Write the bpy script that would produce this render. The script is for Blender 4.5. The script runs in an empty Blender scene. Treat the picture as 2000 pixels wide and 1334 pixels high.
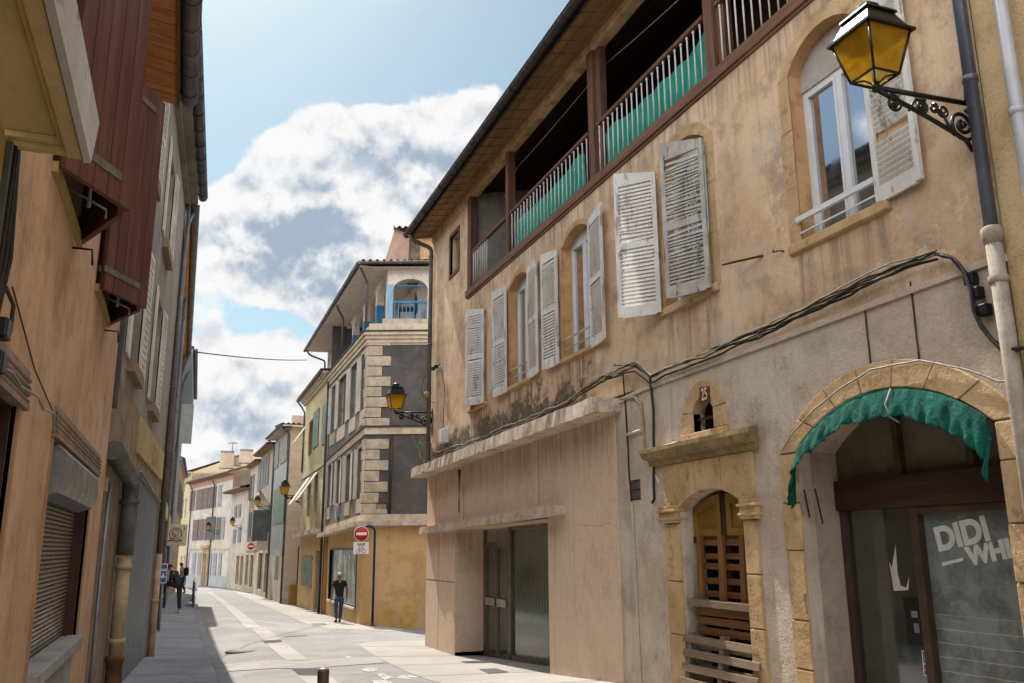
import bpy, bmesh, math, random
import numpy as np
from mathutils import Vector, Matrix
from mathutils.geometry import tessellate_polygon

random.seed(7)
R = math.radians
scene = bpy.context.scene
COL = scene.collection

# ------------------------------------------------------------------ camera
CAM_F = 1694.5                       # focal length in pixels of the 2000 px wide photograph
CAM_P, CAM_R, CAM_Y = R(13.36), R(-0.409), R(20.532)
_cp, _sp = math.cos(CAM_P), math.sin(CAM_P)
FW = Vector((math.sin(CAM_Y) * _cp, math.cos(CAM_Y) * _cp, _sp))
_rt = Vector((math.cos(CAM_Y), -math.sin(CAM_Y), 0))
_up = _rt.cross(FW)
RT = math.cos(CAM_R) * _rt + math.sin(CAM_R) * _up
UP = -math.sin(CAM_R) * _rt + math.cos(CAM_R) * _up
cam_d = bpy.data.cameras.new('camera')
cam = bpy.data.objects.new('camera', cam_d)
COL.objects.link(cam)
cam.matrix_world = Matrix(((RT.x, UP.x, -FW.x, 0), (RT.y, UP.y, -FW.y, 0), (RT.z, UP.z, -FW.z, 0), (0, 0, 0, 1)))
cam_d.sensor_width = 36
cam_d.lens = 36 * CAM_F / 2000
cam_d.clip_start = 0.05
cam_d.clip_end = 3000
scene.camera = cam

# ------------------------------------------------------------------ exposure
scene.view_settings.view_transform = 'Standard'
scene.view_settings.look = 'None'
scene.view_settings.exposure = 1.18
scene.view_settings.gamma = 1
scene.view_settings.use_curve_mapping = False

# ------------------------------------------------------------------ sun
SUN_EL, SUN_AZ = R(53), R(-8.8)      # azimuth measured from +Y towards +X
sdir = Vector((math.sin(SUN_AZ) * math.cos(SUN_EL), math.cos(SUN_AZ) * math.cos(SUN_EL), math.sin(SUN_EL)))
sd = bpy.data.lights.new('sun', 'SUN')
sd.energy = 3.6
sd.angle = R(0.5)
sd.color = (1.0, 0.96, 0.90)
sun = bpy.data.objects.new('sun', sd)
COL.objects.link(sun)
sun.location = sdir * 60
sun.rotation_euler = (-sdir).to_track_quat('-Z', 'Y').to_euler()

# ------------------------------------------------------------------ photograph pixel -> point in the place
def ray(px, py):
    d = FW * CAM_F + RT * (px - 1000) - UP * (py - 667)
    return d / d.y
def atX(px, py, X):
    d = ray(px, py); return d * (X / d.x)
def atY(px, py, Y):
    return ray(px, py) * Y

def lerp_tab(tab, y):
    if y <= tab[0][0]: return tab[0][1]
    for (a, za), (b, zb) in zip(tab, tab[1:]):
        if y <= b: return za + (zb - za) * (y - a) / (b - a)
    return tab[-1][1]
ZL = [(0, -1.60), (10, -1.80), (15, -1.97), (20, -2.12), (27, -2.17), (33, -2.17), (44, -2.32), (55, -2.50), (70, -2.85), (82, -3.12), (100, -3.2), (150, -3.4)]
ZR = [(0, -1.55), (8, -1.66), (11, -1.80), (14, -2.02), (19, -2.29), (22, -2.33), (32, -2.60), (42, -2.82), (53, -3.05), (70, -3.2), (82, -3.3), (100, -3.4), (150, -3.5)]
def gz(x, y):
    a, b = lerp_tab(ZL, y), lerp_tab(ZR, y)
    t = min(1, max(0, (x - 0.6) / 5.2))
    return a + (b - a) * t
def atG(px, py, dz=0.0):
    d = ray(px, py)
    lo, hi = 2.0, 200.0
    for _ in range(60):
        m = (lo + hi) / 2
        if m * d.z > gz(m * d.x, m) + dz: lo = m
        else: hi = m
    return d * lo

# ------------------------------------------------------------------ facade frames
class Fr:
    """vertical plane: u along d, o outwards along n, z up"""
    def __init__(s, P, d, side=1):
        s.P = Vector((P[0], P[1], 0)); s.d = Vector((d[0], d[1], 0)).normalized()
        s.n = Vector((-s.d.y, s.d.x, 0)) * side
    def p(s, u, z, o=0.0):
        v = s.P + s.d * u + s.n * o
        return Vector((v.x, v.y, z))
    def uz(s, px, py, o=0.0):
        r = ray(px, py); q = s.P + s.n * o
        t = q.dot(s.n) / r.dot(s.n)
        w = r * t
        return ((w - s.P).dot(s.d), w.z)
    def u(s, px, py, o=0.0): return s.uz(px, py, o)[0]
    def z(s, px, py, o=0.0): return s.uz(px, py, o)[1]
W0 = Fr((0, 0), (1, 0), -1)          # u = X, o = -n = Y reversed ; generic axes, o along -Y... used with P offsets

class G:
    """plain mesh buffer"""
    def __init__(s): s.v = []; s.f = []; s.sm = []; s.mi = []; s.cur = 0
    def add(s, vs, fs, smooth=False):
        b = len(s.v); s.v += [Vector(v) for v in vs]
        for f in fs:
            s.f.append(tuple(b + i for i in f)); s.sm.append(smooth); s.mi.append(s.cur)
        return s
    def hexa(s, a):                   # 8 points: bottom 4, top 4
        return s.add(a, [(0, 3, 2, 1), (4, 5, 6, 7), (0, 1, 5, 4), (1, 2, 6, 5), (2, 3, 7, 6), (3, 0, 4, 7)])
    def box(s, F, u0, u1, z0, z1, o0, o1):
        p = F.p
        return s.hexa([p(u0, z0, o0), p(u1, z0, o0), p(u1, z0, o1), p(u0, z0, o1), p(u0, z1, o0), p(u1, z1, o0), p(u1, z1, o1), p(u0, z1, o1)])
    def bar(s, F, a, b, h, o0, o1):   # slanted bar between (u,z) points, height h downwards
        (u0, z0), (u1, z1) = a, b; p = F.p
        return s.hexa([p(u0, z0 - h, o0), p(u1, z1 - h, o0), p(u1, z1 - h, o1), p(u0, z0 - h, o1), p(u0, z0, o0), p(u1, z1, o0), p(u1, z1, o1), p(u0, z0, o1)])
    def wbox(s, x0, x1, y0, y1, z0, z1):
        return s.hexa([(x0, y0, z0), (x1, y0, z0), (x1, y1, z0), (x0, y1, z0), (x0, y0, z1), (x1, y0, z1), (x1, y1, z1), (x0, y1, z1)])
    def poly(s, F, pts, o0, o1):      # polygon (u,z) extruded from o0 to o1
        n = len(pts)
        vs = [F.p(u, z, o0) for u, z in pts] + [F.p(u, z, o1) for u, z in pts]
        tri = tessellate_polygon([[Vector((u, z, 0)) for u, z in pts]])
        fs = [tuple(t) for t in tri] + [tuple(n + i for i in t[::-1]) for t in tri]
        fs += [(i, (i + 1) % n, n + (i + 1) % n, n + i) for i in range(n)]
        return s.add(vs, fs)
    def tube(s, pts, r, n=8, smooth=True, caps=True):
        pts = [Vector(p) for p in pts]; m = len(pts)
        rr = r if isinstance(r, (list, tuple)) else [r] * m
        b = len(s.v); prev = None
        for i, p in enumerate(pts):
            t = (pts[min(i + 1, m - 1)] - pts[max(i - 1, 0)])
            if t.length < 1e-9: t = Vector((0, 0, 1))
            t.normalize()
            if prev is None:
                a = Vector((0, 0, 1)) if abs(t.z) < .9 else Vector((1, 0, 0))
                x = t.cross(a).normalized()
            else:
                x = (prev - t * prev.dot(t))
                x = x.normalized() if x.length > 1e-6 else t.orthogonal().normalized()
            prev = x; y = t.cross(x)
            for k in range(n):
                a = 2 * math.pi * k / n
                s.v.append(p + (x * math.cos(a) + y * math.sin(a)) * rr[i])
        for i in range(m - 1):
            for k in range(n):
                s.f.append((b + i * n + k, b + i * n + (k + 1) % n, b + (i + 1) * n + (k + 1) % n, b + (i + 1) * n + k)); s.sm.append(smooth); s.mi.append(s.cur)
        if caps:
            s.f.append(tuple(b + k for k in range(n))[::-1]); s.sm.append(False); s.mi.append(s.cur)
            s.f.append(tuple(b + (m - 1) * n + k for k in range(n))); s.sm.append(False); s.mi.append(s.cur)
        return s
    def lathe(s, c, prof, n=16, axis=None):
        c = Vector(c); b = len(s.v); m = len(prof)
        ax = Vector(axis).normalized() if axis else Vector((0, 0, 1))
        x = ax.orthogonal().normalized(); y = ax.cross(x)
        for r, h in prof:
            for k in range(n):
                a = 2 * math.pi * k / n
                s.v.append(c + ax * h + (x * math.cos(a) + y * math.sin(a)) * r)
        for i in range(m - 1):
            for k in range(n):
                s.f.append((b + i * n + k, b + i * n + (k + 1) % n, b + (i + 1) * n + (k + 1) % n, b + (i + 1) * n + k)); s.sm.append(True); s.mi.append(s.cur)
        for i0, rv in ((0, True), (m - 1, False)):
            if prof[i0][0] > 1e-4:
                f = tuple(b + i0 * n + k for k in range(n)); s.f.append(f[::-1] if rv else f); s.sm.append(False); s.mi.append(s.cur)
        return s
    def sheet(s, fn, nu, nv, smooth=True):   # fn(i/nu, j/nv) -> point
        b = len(s.v)
        for j in range(nv + 1):
            for i in range(nu + 1): s.v.append(Vector(fn(i / nu, j / nv)))
        for j in range(nv):
            for i in range(nu):
                a = b + j * (nu + 1) + i
                s.f.append((a, a + 1, a + nu + 2, a + nu + 1)); s.sm.append(smooth); s.mi.append(s.cur)
        return s
    def holes(s, F, outer, holes, o=0.0, depth=0.25, flip=False):
        """wall face at o with openings; hole = polygon or (polygon, depth): reveal faces run inwards"""
        hs = [(h if isinstance(h, tuple) else (h, depth)) for h in holes]
        loops = [[Vector((u, z, 0)) for u, z in outer]] + [[Vector((u, z, 0)) for u, z in h] for h, _ in hs]
        tri = tessellate_polygon(loops)
        flat = [q for l in loops for q in l]
        s.add([F.p(q.x, q.y, o) for q in flat], [tuple(t) for t in tri])
        for h, dp in hs:
            n = len(h)
            s.add([F.p(u, z, o) for u, z in h] + [F.p(u, z, o - dp) for u, z in h], [(i, (i + 1) % n, n + (i + 1) % n, n + i) for i in range(n)])
        return s

def rect(u0, u1, z0, z1): return [(u0, z0), (u1, z0), (u1, z1), (u0, z1)]
def arch(u0, u1, z0, zs, za, n=12):
    """opening with segmental head: spring zs, apex za"""
    w = (u1 - u0) / 2; h = za - zs; rr = (w * w + h * h) / (2 * h); c = (u0 + u1) / 2; zc = za - rr
    a0 = math.asin(min(1, w / rr))
    if h > w: a0 = math.pi - a0
    return [(u0, z0), (u1, z0)] + [(c + rr * math.sin(a0 - 2 * a0 * i / n), zc + rr * math.cos(a0 - 2 * a0 * i / n)) for i in range(n + 1)]

_nm = {}
def O(name, g, mat, parent=None, bevel=0.0, loc=None, weld=False):
    """link one mesh object; under a thing its vertices are stored relative to the thing's Empty"""
    me = bpy.data.meshes.new(name)
    base = Vector((0, 0, 0))
    if parent is not None:
        q = parent
        while q is not None: base += q.location; q = q.parent
    elif loc is not None: base = Vector(loc)
    else:
        xs = [v.x for v in g.v]; ys = [v.y for v in g.v]; zs = [v.z for v in g.v]
        base = Vector(((min(xs) + max(xs)) / 2, (min(ys) + max(ys)) / 2, min(zs)))
    me.from_pydata([tuple(v - base) for v in g.v], [], g.f)
    mats = mat if isinstance(mat, (list, tuple)) else [mat]
    for m in mats: me.materials.append(m)
    me.polygons.foreach_set('use_smooth', g.sm)
    me.polygons.foreach_set('material_index', g.mi)
    bm = bmesh.new(); bm.from_mesh(me)
    if weld: bmesh.ops.remove_doubles(bm, verts=bm.verts, dist=1e-4)
    bmesh.ops.recalc_face_normals(bm, faces=bm.faces)
    bm.to_mesh(me); bm.free()
    me.update()
    ob = bpy.data.objects.new(name, me)
    COL.objects.link(ob)
    if parent is not None: ob.parent = parent
    else: ob.location = base
    if bevel:
        b = ob.modifiers.new('bevel', 'BEVEL'); b.width = bevel; b.segments = 2; b.limit_method = 'ANGLE'; b.angle_limit = R(40)
        b.harden_normals = False
    return ob
def thing(name, label, cat, loc, group=None):
    o = bpy.data.objects.new(name, None); COL.objects.link(o)
    o.location = loc; o.empty_display_size = .2
    o['label'] = label; o['category'] = cat
    if group: o['group'] = group
    return o
def tag(o, label, cat, group=None):
    o['label'] = label; o['category'] = cat
    if group: o['group'] = group
    return o
def struct(name, g, mat, kind='structure'):
    o = O(name, g, mat, loc=(0, 0, 0)); o['kind'] = kind; return o
# ------------------------------------------------------------------ sky and clouds (world, by direction)
def build_world():
    w = bpy.data.worlds.new('World'); scene.world = w; w.use_nodes = True
    t = w.node_tree; t.nodes.clear()
    def n(ty, **kw):
        x = t.nodes.new(ty)
        for k, v in kw.items(): setattr(x, k, v)
        return x
    def lk(a, s):
        if hasattr(a, 'is_output'): t.links.new(a, s)
        else: s.default_value = a
    def mth(op, a, b=0.0, c=None):
        x = n('ShaderNodeMath', operation=op); lk(a, x.inputs[0]); lk(b, x.inputs[1])
        if c is not None: lk(c, x.inputs[2])
        return x.outputs[0]
    def vm(op, a, b):
        x = n('ShaderNodeVectorMath', operation=op); lk(a, x.inputs[0]); lk(b, x.inputs[1]); return x
    def rng(f, a, b, c=0., d=1.):
        x = n('ShaderNodeMapRange'); x.interpolation_type = 'SMOOTHSTEP'; lk(f, x.inputs[0])
        for i, v in zip((1, 2, 3, 4), (a, b, c, d)): x.inputs[i].default_value = v
        return x.outputs[0]
    def mix(f, a, b):
        x = n('ShaderNodeMix', data_type='RGBA'); lk(f, x.inputs[0]); lk(a, x.inputs[6]); lk(b, x.inputs[7]); return x.outputs[2]
    d = n('ShaderNodeTexCoord').outputs['Generated']
    sky = n('ShaderNodeTexSky', sky_type='NISHITA'); sky.sun_disc = False
    sky.sun_elevation = SUN_EL; sky.sun_rotation = SUN_AZ
    sky.air_density = 1.0; sky.dust_density = 1.6; sky.ozone_density = 1.0; sky.altitude = 390
    def noise(v, sc, det, rough):
        x = n('ShaderNodeTexNoise'); lk(v, x.inputs['Vector']); x.inputs['Scale'].default_value = sc
        x.inputs['Detail'].default_value = det; x.inputs['Roughness'].default_value = rough; return x
    # a soft union of round masses, nudged sideways so that the outlines billow
    def masses(vec, lst, k, top):
        m = None
        for px, py, r, a in lst:
            c = (FW * CAM_F + RT * (px - 1000) - UP * (py - 667)).normalized()
            dt = vm('DOT_PRODUCT', vec, tuple(c)).outputs['Value']
            b = rng(dt, math.cos(r * k / 1760), 1.0, 0, a)
            m = b if m is None else mth('ADD', m, b)
        return mth('MINIMUM', m, top)
    def warp(sc, amt, det):
        x = noise(d, sc, det, .5)
        v = vm('MULTIPLY_ADD', x.outputs['Color'], (amt,) * 3); lk(d, v.inputs[2])
        v = vm('ADD', v.outputs[0], (-amt * .5,) * 3)
        return vm('NORMALIZE', v.outputs[0], (0, 0, 0)).outputs[0]
    wob = warp(9.0, .085, 4)
    blobs = [(450, 440, 95, .9), (530, 380, 100, .9), (610, 310, 85, .85), (690, 270, 80, .9), (750, 235, 60, .8), (830, 270, 75, .8), (910, 255, 65, .8), (970, 235, 55, .8), (470, 520, 90, .8), (570, 470, 130, 1), (680, 400, 130, 1), (800, 360, 110, 1), (610, 545, 75, .7), (540, 540, 60, .5), (700, 520, 100, .8), (900, 360, 120, 1),
             (430, 700, 60, .7), (520, 700, 55, .6), (580, 730, 70, .8), (640, 710, 50, .6), (500, 780, 100, .9), (590, 800, 90, .9), (400, 800, 90, .9), (450, 880, 110, 1), (330, 760, 120, 1), (640, 880, 120, 1), (300, 480, 90, .8), (520, 900, 110, 1), (1000, 460, 150, 1), (370, 900, 110, 1)]
    mask = masses(wob, blobs, 1.45, 1.25)
    lightdir = Vector((-.10, -.42, .80)) * .020
    n1 = noise(d, 11, 8, .55).outputs['Fac']
    n1u = noise(vm('ADD', d, tuple(lightdir)).outputs[0], 11, 8, .55).outputs['Fac']
    n2 = noise(d, 2.6, 6, .55).outputs['Fac']
    z = n('ShaderNodeSeparateXYZ'); lk(d, z.inputs[0])
    # loose unseen cumulus everywhere else in the sky, brightened to fill the shaded street
    front = rng(z.outputs['Y'], .45, .75)
    rest = mth('MULTIPLY', rng(n2, .40, .60), mth('SUBTRACT', 1.0, front))
    field = mth('ADD', mth('MAXIMUM', mask, rest), mth('MULTIPLY_ADD', n1, 2.6, -1.3))
    dens = rng(field, .28, .66)
    wv = n('ShaderNodeMapping'); lk(d, wv.inputs['Vector']); wv.inputs['Scale'].default_value = (3, 3, 9)
    wis = rng(noise(wv.outputs[0], 2.4, 8, .62).outputs['Fac'], .50, .82, 0, .5)
    greys = [(550, 445, 110, .40), (640, 480, 95, .42), (580, 600, 60, .3), (690, 420, 80, .35), (490, 480, 60, .45), (650, 545, 60, .4), (770, 315, 60, .40), (690, 300, 45, .3), (860, 380, 90, .5), (620, 370, 50, .25), (470, 765, 50, .4), (560, 765, 45, .35), (400, 830, 45, .35), (480, 870, 60, .4), (900, 300, 50, .2), (520, 410, 40, .25)]
    bl = masses(warp(8.0, .07, 4), greys, 1.5, 1.0)
    emb = mth('MULTIPLY', mth('SUBTRACT', n1u, n1), 6.0)       # which side of a billow faces away from the light
    n4 = noise(d, 16, 6, .55).outputs['Fac']
    thick = mth('ADD', mth('MULTIPLY', mth('MAXIMUM', bl, mth('MULTIPLY', rest, .4)), rng(n4, .34, .62, .50, 1.2)), mth('MULTIPLY', emb, mth('MULTIPLY_ADD', bl, .5, .55)))
    thick = mth('MULTIPLY', rng(thick, -.06, .95), rng(field, .30, .9, .3, 1.0))
    ccol = mix(thick, mix(front, (18.5, 18.5, 18.5, 1), (4.25, 4.25, 4.27, 1)), mix(front, (8.0, 8.4, 9.0, 1), (1.72, 2.12, 2.6, 1)))
    lowhaze = rng(z.outputs['Z'], -.05, .30, .75, .0)
    skyc = n('ShaderNodeMix', data_type='RGBA', blend_type='MULTIPLY'); skyc.inputs[0].default_value = 1
    lk(sky.outputs[0], skyc.inputs[6]); lk(mix(front, (.9, .9, .9, 1), (.53, .60, .53, 1)), skyc.inputs[7])  # open sky out of view is kept brighter too, as added fill
    base = mix(lowhaze, skyc.outputs[2], (2.8, 3.15, 3.55, 1))
    base = mix(wis, base, (3.4, 3.65, 3.8, 1))
    col = mix(dens, base, ccol)
    bg = n('ShaderNodeBackground'); lk(col, bg.inputs['Color']); bg.inputs['Strength'].default_value = 0.1
    out = n('ShaderNodeOutputWorld'); t.links.new(bg.outputs[0], out.inputs['Surface'])
build_world()
# ------------------------------------------------------------------ node helpers
def hexc(h):
    h = h.lstrip('#'); c = [int(h[i:i + 2], 16) / 255 for i in (0, 2, 4)]
    return tuple(((x / 12.92) if x <= .04045 else ((x + .055) / 1.055) ** 2.4) for x in c) + (1,)
class NT:
    def __init__(s, name):
        s.m = bpy.data.materials.new(name); s.m.use_nodes = True
        s.t = s.m.node_tree; s.t.nodes.clear()
        s.out = s.n('ShaderNodeOutputMaterial')
        s.pos = s.n('ShaderNodeNewGeometry').outputs['Position']
    def n(s, t, **kw):
        x = s.t.nodes.new(t)
        for k, v in kw.items(): setattr(x, k, v)
        return x
    def l(s, a, sock):
        if hasattr(a, 'is_output'): s.t.links.new(a, sock)
        else: sock.default_value = a
    def scale(s, v, sc, loc=(0, 0, 0), rot=(0, 0, 0)):
        x = s.n('ShaderNodeMapping'); s.l(v, x.inputs['Vector'])
        x.inputs['Scale'].default_value = sc; x.inputs['Location'].default_value = loc; x.inputs['Rotation'].default_value = rot
        return x.outputs[0]
    def noise(s, sc, det=4, rough=.55, vec=None, dist=0, off=0):
        x = s.n('ShaderNodeTexNoise'); v = vec if vec is not None else s.pos
        if off: v = s.scale(v, (1, 1, 1), (off, off * 1.7, off * .6))
        s.l(v, x.inputs['Vector']); x.inputs['Scale'].default_value = sc; x.inputs['Detail'].default_value = det
        x.inputs['Roughness'].default_value = rough; x.inputs['Distortion'].default_value = dist
        return x.outputs['Fac']
    def vor(s, sc, feat='DISTANCE_TO_EDGE', vec=None):
        x = s.n('ShaderNodeTexVoronoi', feature=feat); s.l(vec if vec is not None else s.pos, x.inputs['Vector'])
        x.inputs['Scale'].default_value = sc
        return x.outputs['Distance'] if feat != 'F1c' else x.outputs['Color']
    def rng(s, f, a, b, c=0, d=1, smooth=True):
        x = s.n('ShaderNodeMapRange'); x.interpolation_type = 'SMOOTHSTEP' if smooth else 'LINEAR'
        s.l(f, x.inputs[0])
        for i, v in zip((1, 2, 3, 4), (a, b, c, d)): x.inputs[i].default_value = v
        return x.outputs[0]
    def mix(s, f, a, b, blend='MIX'):
        x = s.n('ShaderNodeMix', data_type='RGBA', blend_type=blend)
        s.l(f, x.inputs[0]); s.l(a, x.inputs[6]); s.l(b, x.inputs[7]); return x.outputs[2]
    def math(s, op, a, b=0.0, c=None):
        x = s.n('ShaderNodeMath', operation=op); s.l(a, x.inputs[0]); s.l(b, x.inputs[1])
        if c is not None: s.l(c, x.inputs[2])
        return x.outputs[0]
    def xyz(s, v=None):
        x = s.n('ShaderNodeSeparateXYZ'); s.l(v if v is not None else s.pos, x.inputs[0]); return x.outputs
    def bump(s, h, strength=.3, dist=.01, base=None):
        x = s.n('ShaderNodeBump'); s.l(h, x.inputs['Height']); x.inputs['Strength'].default_value = strength; x.inputs['Distance'].default_value = dist
        if base is not None: s.l(base, x.inputs['Normal'])
        return x.outputs[0]
    def fin(s, col, rough=.85, normal=None, metal=0.0, spec=.3, **kw):
        b = s.n('ShaderNodeBsdfPrincipled')
        s.l(col, b.inputs['Base Color']); s.l(rough, b.inputs['Roughness']); s.l(metal, b.inputs['Metallic'])
        b.inputs['Specular IOR Level'].default_value = spec
        if normal is not None: s.l(normal, b.inputs['Normal'])
        for k, v in kw.items(): s.l(v, b.inputs[k])
        s.t.links.new(b.outputs[0], s.out.inputs['Surface']); return s.m

def dark(c, k): return tuple(x * k for x in c[:3]) + (1,)

def plaster(name, a, b, c=None, big=.5, rough_bump=.25, grain=45, streak=.25, dirt='#3a342c', dirtamt=.25, crack=.0, off=0, zdirt=None, gdist=.012, gain=1.3, patch=0.0, drips=()):
    """lime render: tones in patches, flaked repairs, runs of dirt, a grain you can feel in raking light"""
    def gn(k):
        k = [x * gain for x in k[:3]]; m = max(k); f = min(1, .60 / m); return tuple(x * f for x in k) + (1,)
    t = NT(name); A, B = gn(hexc(a)), gn(hexc(b)); C = gn(hexc(c)) if c else dark(A, .7)
    n1 = t.noise(big, 7, .66, off=off + 1); n2 = t.noise(big * 3.7, 7, .66, off=off + 4); n3 = t.noise(big * 26, 5, .65, off=off + 2)
    col = t.mix(t.rng(n1, .40, .60), A, B)
    col = t.mix(t.math('MULTIPLY', t.rng(n2, .47, .66), .75), col, C)
    col = t.mix(t.math('MULTIPLY', t.rng(n3, .42, .68), .30), col, dark(B, 1.3))
    col = t.mix(t.math('MULTIPLY', t.rng(t.noise(big * 60, 3, .6, off=off + 6), .55, .72), .35), col, dark(C, .7))
    if patch:                        # repairs and flaked paint: torn edges, a paler greyer body
        pn = t.noise(big * 1.9, 8, .70, off=off + 13)
        col = t.mix(t.math('MULTIPLY', t.rng(pn, .575, .60), patch), col, t.mix(t.rng(n2, .4, .6), gn(hexc('#a3998b')), gn(hexc('#8d8072'))))
        pn2 = t.noise(big * 2.3, 8, .72, off=off + 17)
        col = t.mix(t.math('MULTIPLY', t.rng(pn2, .60, .62), patch * .8), col, dark(A, 1.22))
    sv = t.scale(t.pos, (2.6, 2.6, .16), (off, off, 0))
    s1 = t.noise(2.2, 7, .70, vec=sv)
    col = t.mix(t.math('MULTIPLY', t.rng(s1, .52, .70), streak), col, dark(C, .62))
    s2 = t.noise(1.1, 8, .74, off=off + 9)
    col = t.mix(t.math('MULTIPLY', t.rng(s2, .56, .70), dirtamt), col, hexc(dirt))
    x, y, z = t.xyz()
    if zdirt:                        # mould band: (z low, z high, y min, y max, amount)
        m = t.rng(z, zdirt[0], zdirt[1], 1, 0)
        m = t.math('MULTIPLY', m, t.rng(y, zdirt[2], zdirt[2] + 1.2, 0, 1))
        mm = t.math('ADD', t.noise(1.3, 8, .72, off=off + 3), t.math('MULTIPLY', t.math('SUBTRACT', m, .5), .32))
        m = t.math('MULTIPLY', t.rng(mm, .50, .60), t.rng(m, 0, .15))
        col = t.mix(t.math('MULTIPLY', m, zdirt[4]), col, t.mix(t.rng(n3, .4, .6), hexc('#3a332a'), hexc('#6b5f50')))
    for (y0, y1, zt, ln, am) in drips:  # rain runs under sills: (from, to, top, length, amount)
        m = t.math('MULTIPLY', t.math('MULTIPLY', t.rng(y, y0, y0 + .1), t.rng(y, y1 - .1, y1, 1, 0)), t.math('MULTIPLY', t.rng(z, zt - ln, zt, 0, 1), t.rng(z, zt, zt + .02, 1, 0)))
        m = t.math('MULTIPLY', m, t.rng(t.noise(4.0, 5, .7, vec=t.scale(t.pos, (3, 3, .12), (off, 0, 0))), .42, .60))
        col = t.mix(t.math('MULTIPLY', m, am), col, hexc('#544a3e'))
    g = t.noise(grain, 4, .65); g2 = t.noise(grain * .22, 5, .65)
    h = t.math('ADD', t.math('MULTIPLY', g, .6), t.math('MULTIPLY', g2, .9))
    nrm = t.bump(h, rough_bump, gdist)
    return t.fin(col, .92, nrm, spec=.12)
def _nv(s, sc, amt):
    x = s.n('ShaderNodeTexNoise'); s.l(s.pos, x.inputs['Vector']); x.inputs['Scale'].default_value = sc; x.inputs['Detail'].default_value = 4
    a = s.n('ShaderNodeVectorMath', operation='MULTIPLY_ADD'); s.l(x.outputs['Color'], a.inputs[0]); a.inputs[1].default_value = (amt,) * 3; s.l(s.pos, a.inputs[2])
    return a.outputs[0]
NT.noise_vec = _nv

def stone(name, a, b, c, scale=1.6, bump=.35, off=0):
    t = NT(name)
    n1 = t.noise(scale, 6, .65, off=off); n2 = t.noise(scale * 6, 5, .65, off=off + 3); n3 = t.noise(scale * 30, 3, .6)
    col = t.mix(t.rng(n1, .38, .62), hexc(a), hexc(b))
    col = t.mix(t.math('MULTIPLY', t.rng(n2, .5, .72), .7), col, hexc(c))
    col = t.mix(t.math('MULTIPLY', t.rng(n3, .55, .75), .3), col, dark(hexc(c), .6))
    h = t.math('ADD', n2, t.math('MULTIPLY', n3, .5))
    return t.fin(col, .9, t.bump(h, bump, .02), spec=.15)

def paint(name, a, b, wear='#8a8379', amount=.35, rough=.55, scale=9, stretch=(1, 1, .25), spec=.3, off=0, bump=.15):
    """weathered paint: chips and streaks along the grain"""
    t = NT(name); v = t.scale(t.pos, stretch, (off, off, off))
    n1 = t.noise(scale, 6, .7, vec=v); n2 = t.noise(scale * .25, 4, .6, off=off + 2); n3 = t.noise(scale * 5, 4, .7, vec=v)
    col = t.mix(t.rng(n2, .35, .65), hexc(a), hexc(b))
    chip = t.math('MULTIPLY', t.rng(n1, .55, .63), amount)
    col = t.mix(chip, col, hexc(wear))
    col = t.mix(t.math('MULTIPLY', t.rng(n3, .5, .7), .22), col, dark(hexc(wear), .6))
    return t.fin(col, rough, t.bump(n1, bump, .004), spec=spec)

def wood(name, a, b, c, scale=3.0, axis=1, rough=.7, off=0, bump=.3):
    t = NT(name); sc = [6, 6, 6]; sc[axis] = .35
    v = t.scale(t.pos, tuple(sc), (off, off, off))
    n1 = t.noise(scale, 6, .65, vec=v, dist=.6); n2 = t.noise(scale * 5, 4, .6, vec=v); n3 = t.noise(.9, 4, .6, off=off)
    col = t.mix(t.rng(n1, .35, .65), hexc(a), hexc(b))
    col = t.mix(t.math('MULTIPLY', t.rng(n2, .5, .7), .5), col, hexc(c))
    col = t.mix(t.math('MULTIPLY', t.rng(n3, .5, .7), .35), col, dark(hexc(a), .6))
    return t.fin(col, rough, t.bump(n1, bump, .006), spec=.2)

def plain(name, a, rough=.6, var=.25, scale=6, metal=0.0, spec=.3, bump=.08, **kw):
    t = NT(name); n1 = t.noise(scale, 6, .65)
    col = t.mix(t.rng(n1, .35, .68), dark(hexc(a), 1 - var), dark(hexc(a), 1 + var * .5))
    r = t.rng(t.noise(scale * 2.3, 4, .6, off=3), .3, .7, max(.02, rough - .1), min(1, rough + .12))
    return t.fin(col, r, t.bump(n1, bump, .004) if bump else None, metal, spec, **kw)

def glass(name, tint='#0c1012', rough=.03, wav=.02, refl=.42):
    """pane seen from outside: dark room behind, a strong double-glazed reflection in front"""
    t = NT(name); n = t.noise(1.4, 2)
    d = t.noise(4, 6, .7, off=5)
    col = t.mix(t.rng(d, .45, .8), hexc(tint), dark(hexc(tint), 2.2))
    nr = t.bump(n, wav, .05)
    b = t.n('ShaderNodeBsdfPrincipled'); t.l(col, b.inputs['Base Color']); t.l(t.rng(d, .4, .8, .1, .3), b.inputs['Roughness']); t.l(nr, b.inputs['Normal'])
    gl = t.n('ShaderNodeBsdfGlossy'); gl.inputs['Color'].default_value = (.92, .95, 1, 1); t.l(t.rng(d, .4, .8, rough, rough + .08), gl.inputs['Roughness']); t.l(nr, gl.inputs['Normal'])
    lw = t.n('ShaderNodeLayerWeight'); lw.inputs['Blend'].default_value = refl; t.l(nr, lw.inputs['Normal'])
    m = t.n('ShaderNodeMixShader'); t.l(t.rng(lw.outputs['Facing'], 0, 1, refl * .55, .95, False), m.inputs[0])
    t.t.links.new(b.outputs[0], m.inputs[1]); t.t.links.new(gl.outputs[0], m.inputs[2]); t.t.links.new(m.outputs[0], t.out.inputs[0])
    return t.m

MT = {}
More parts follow.
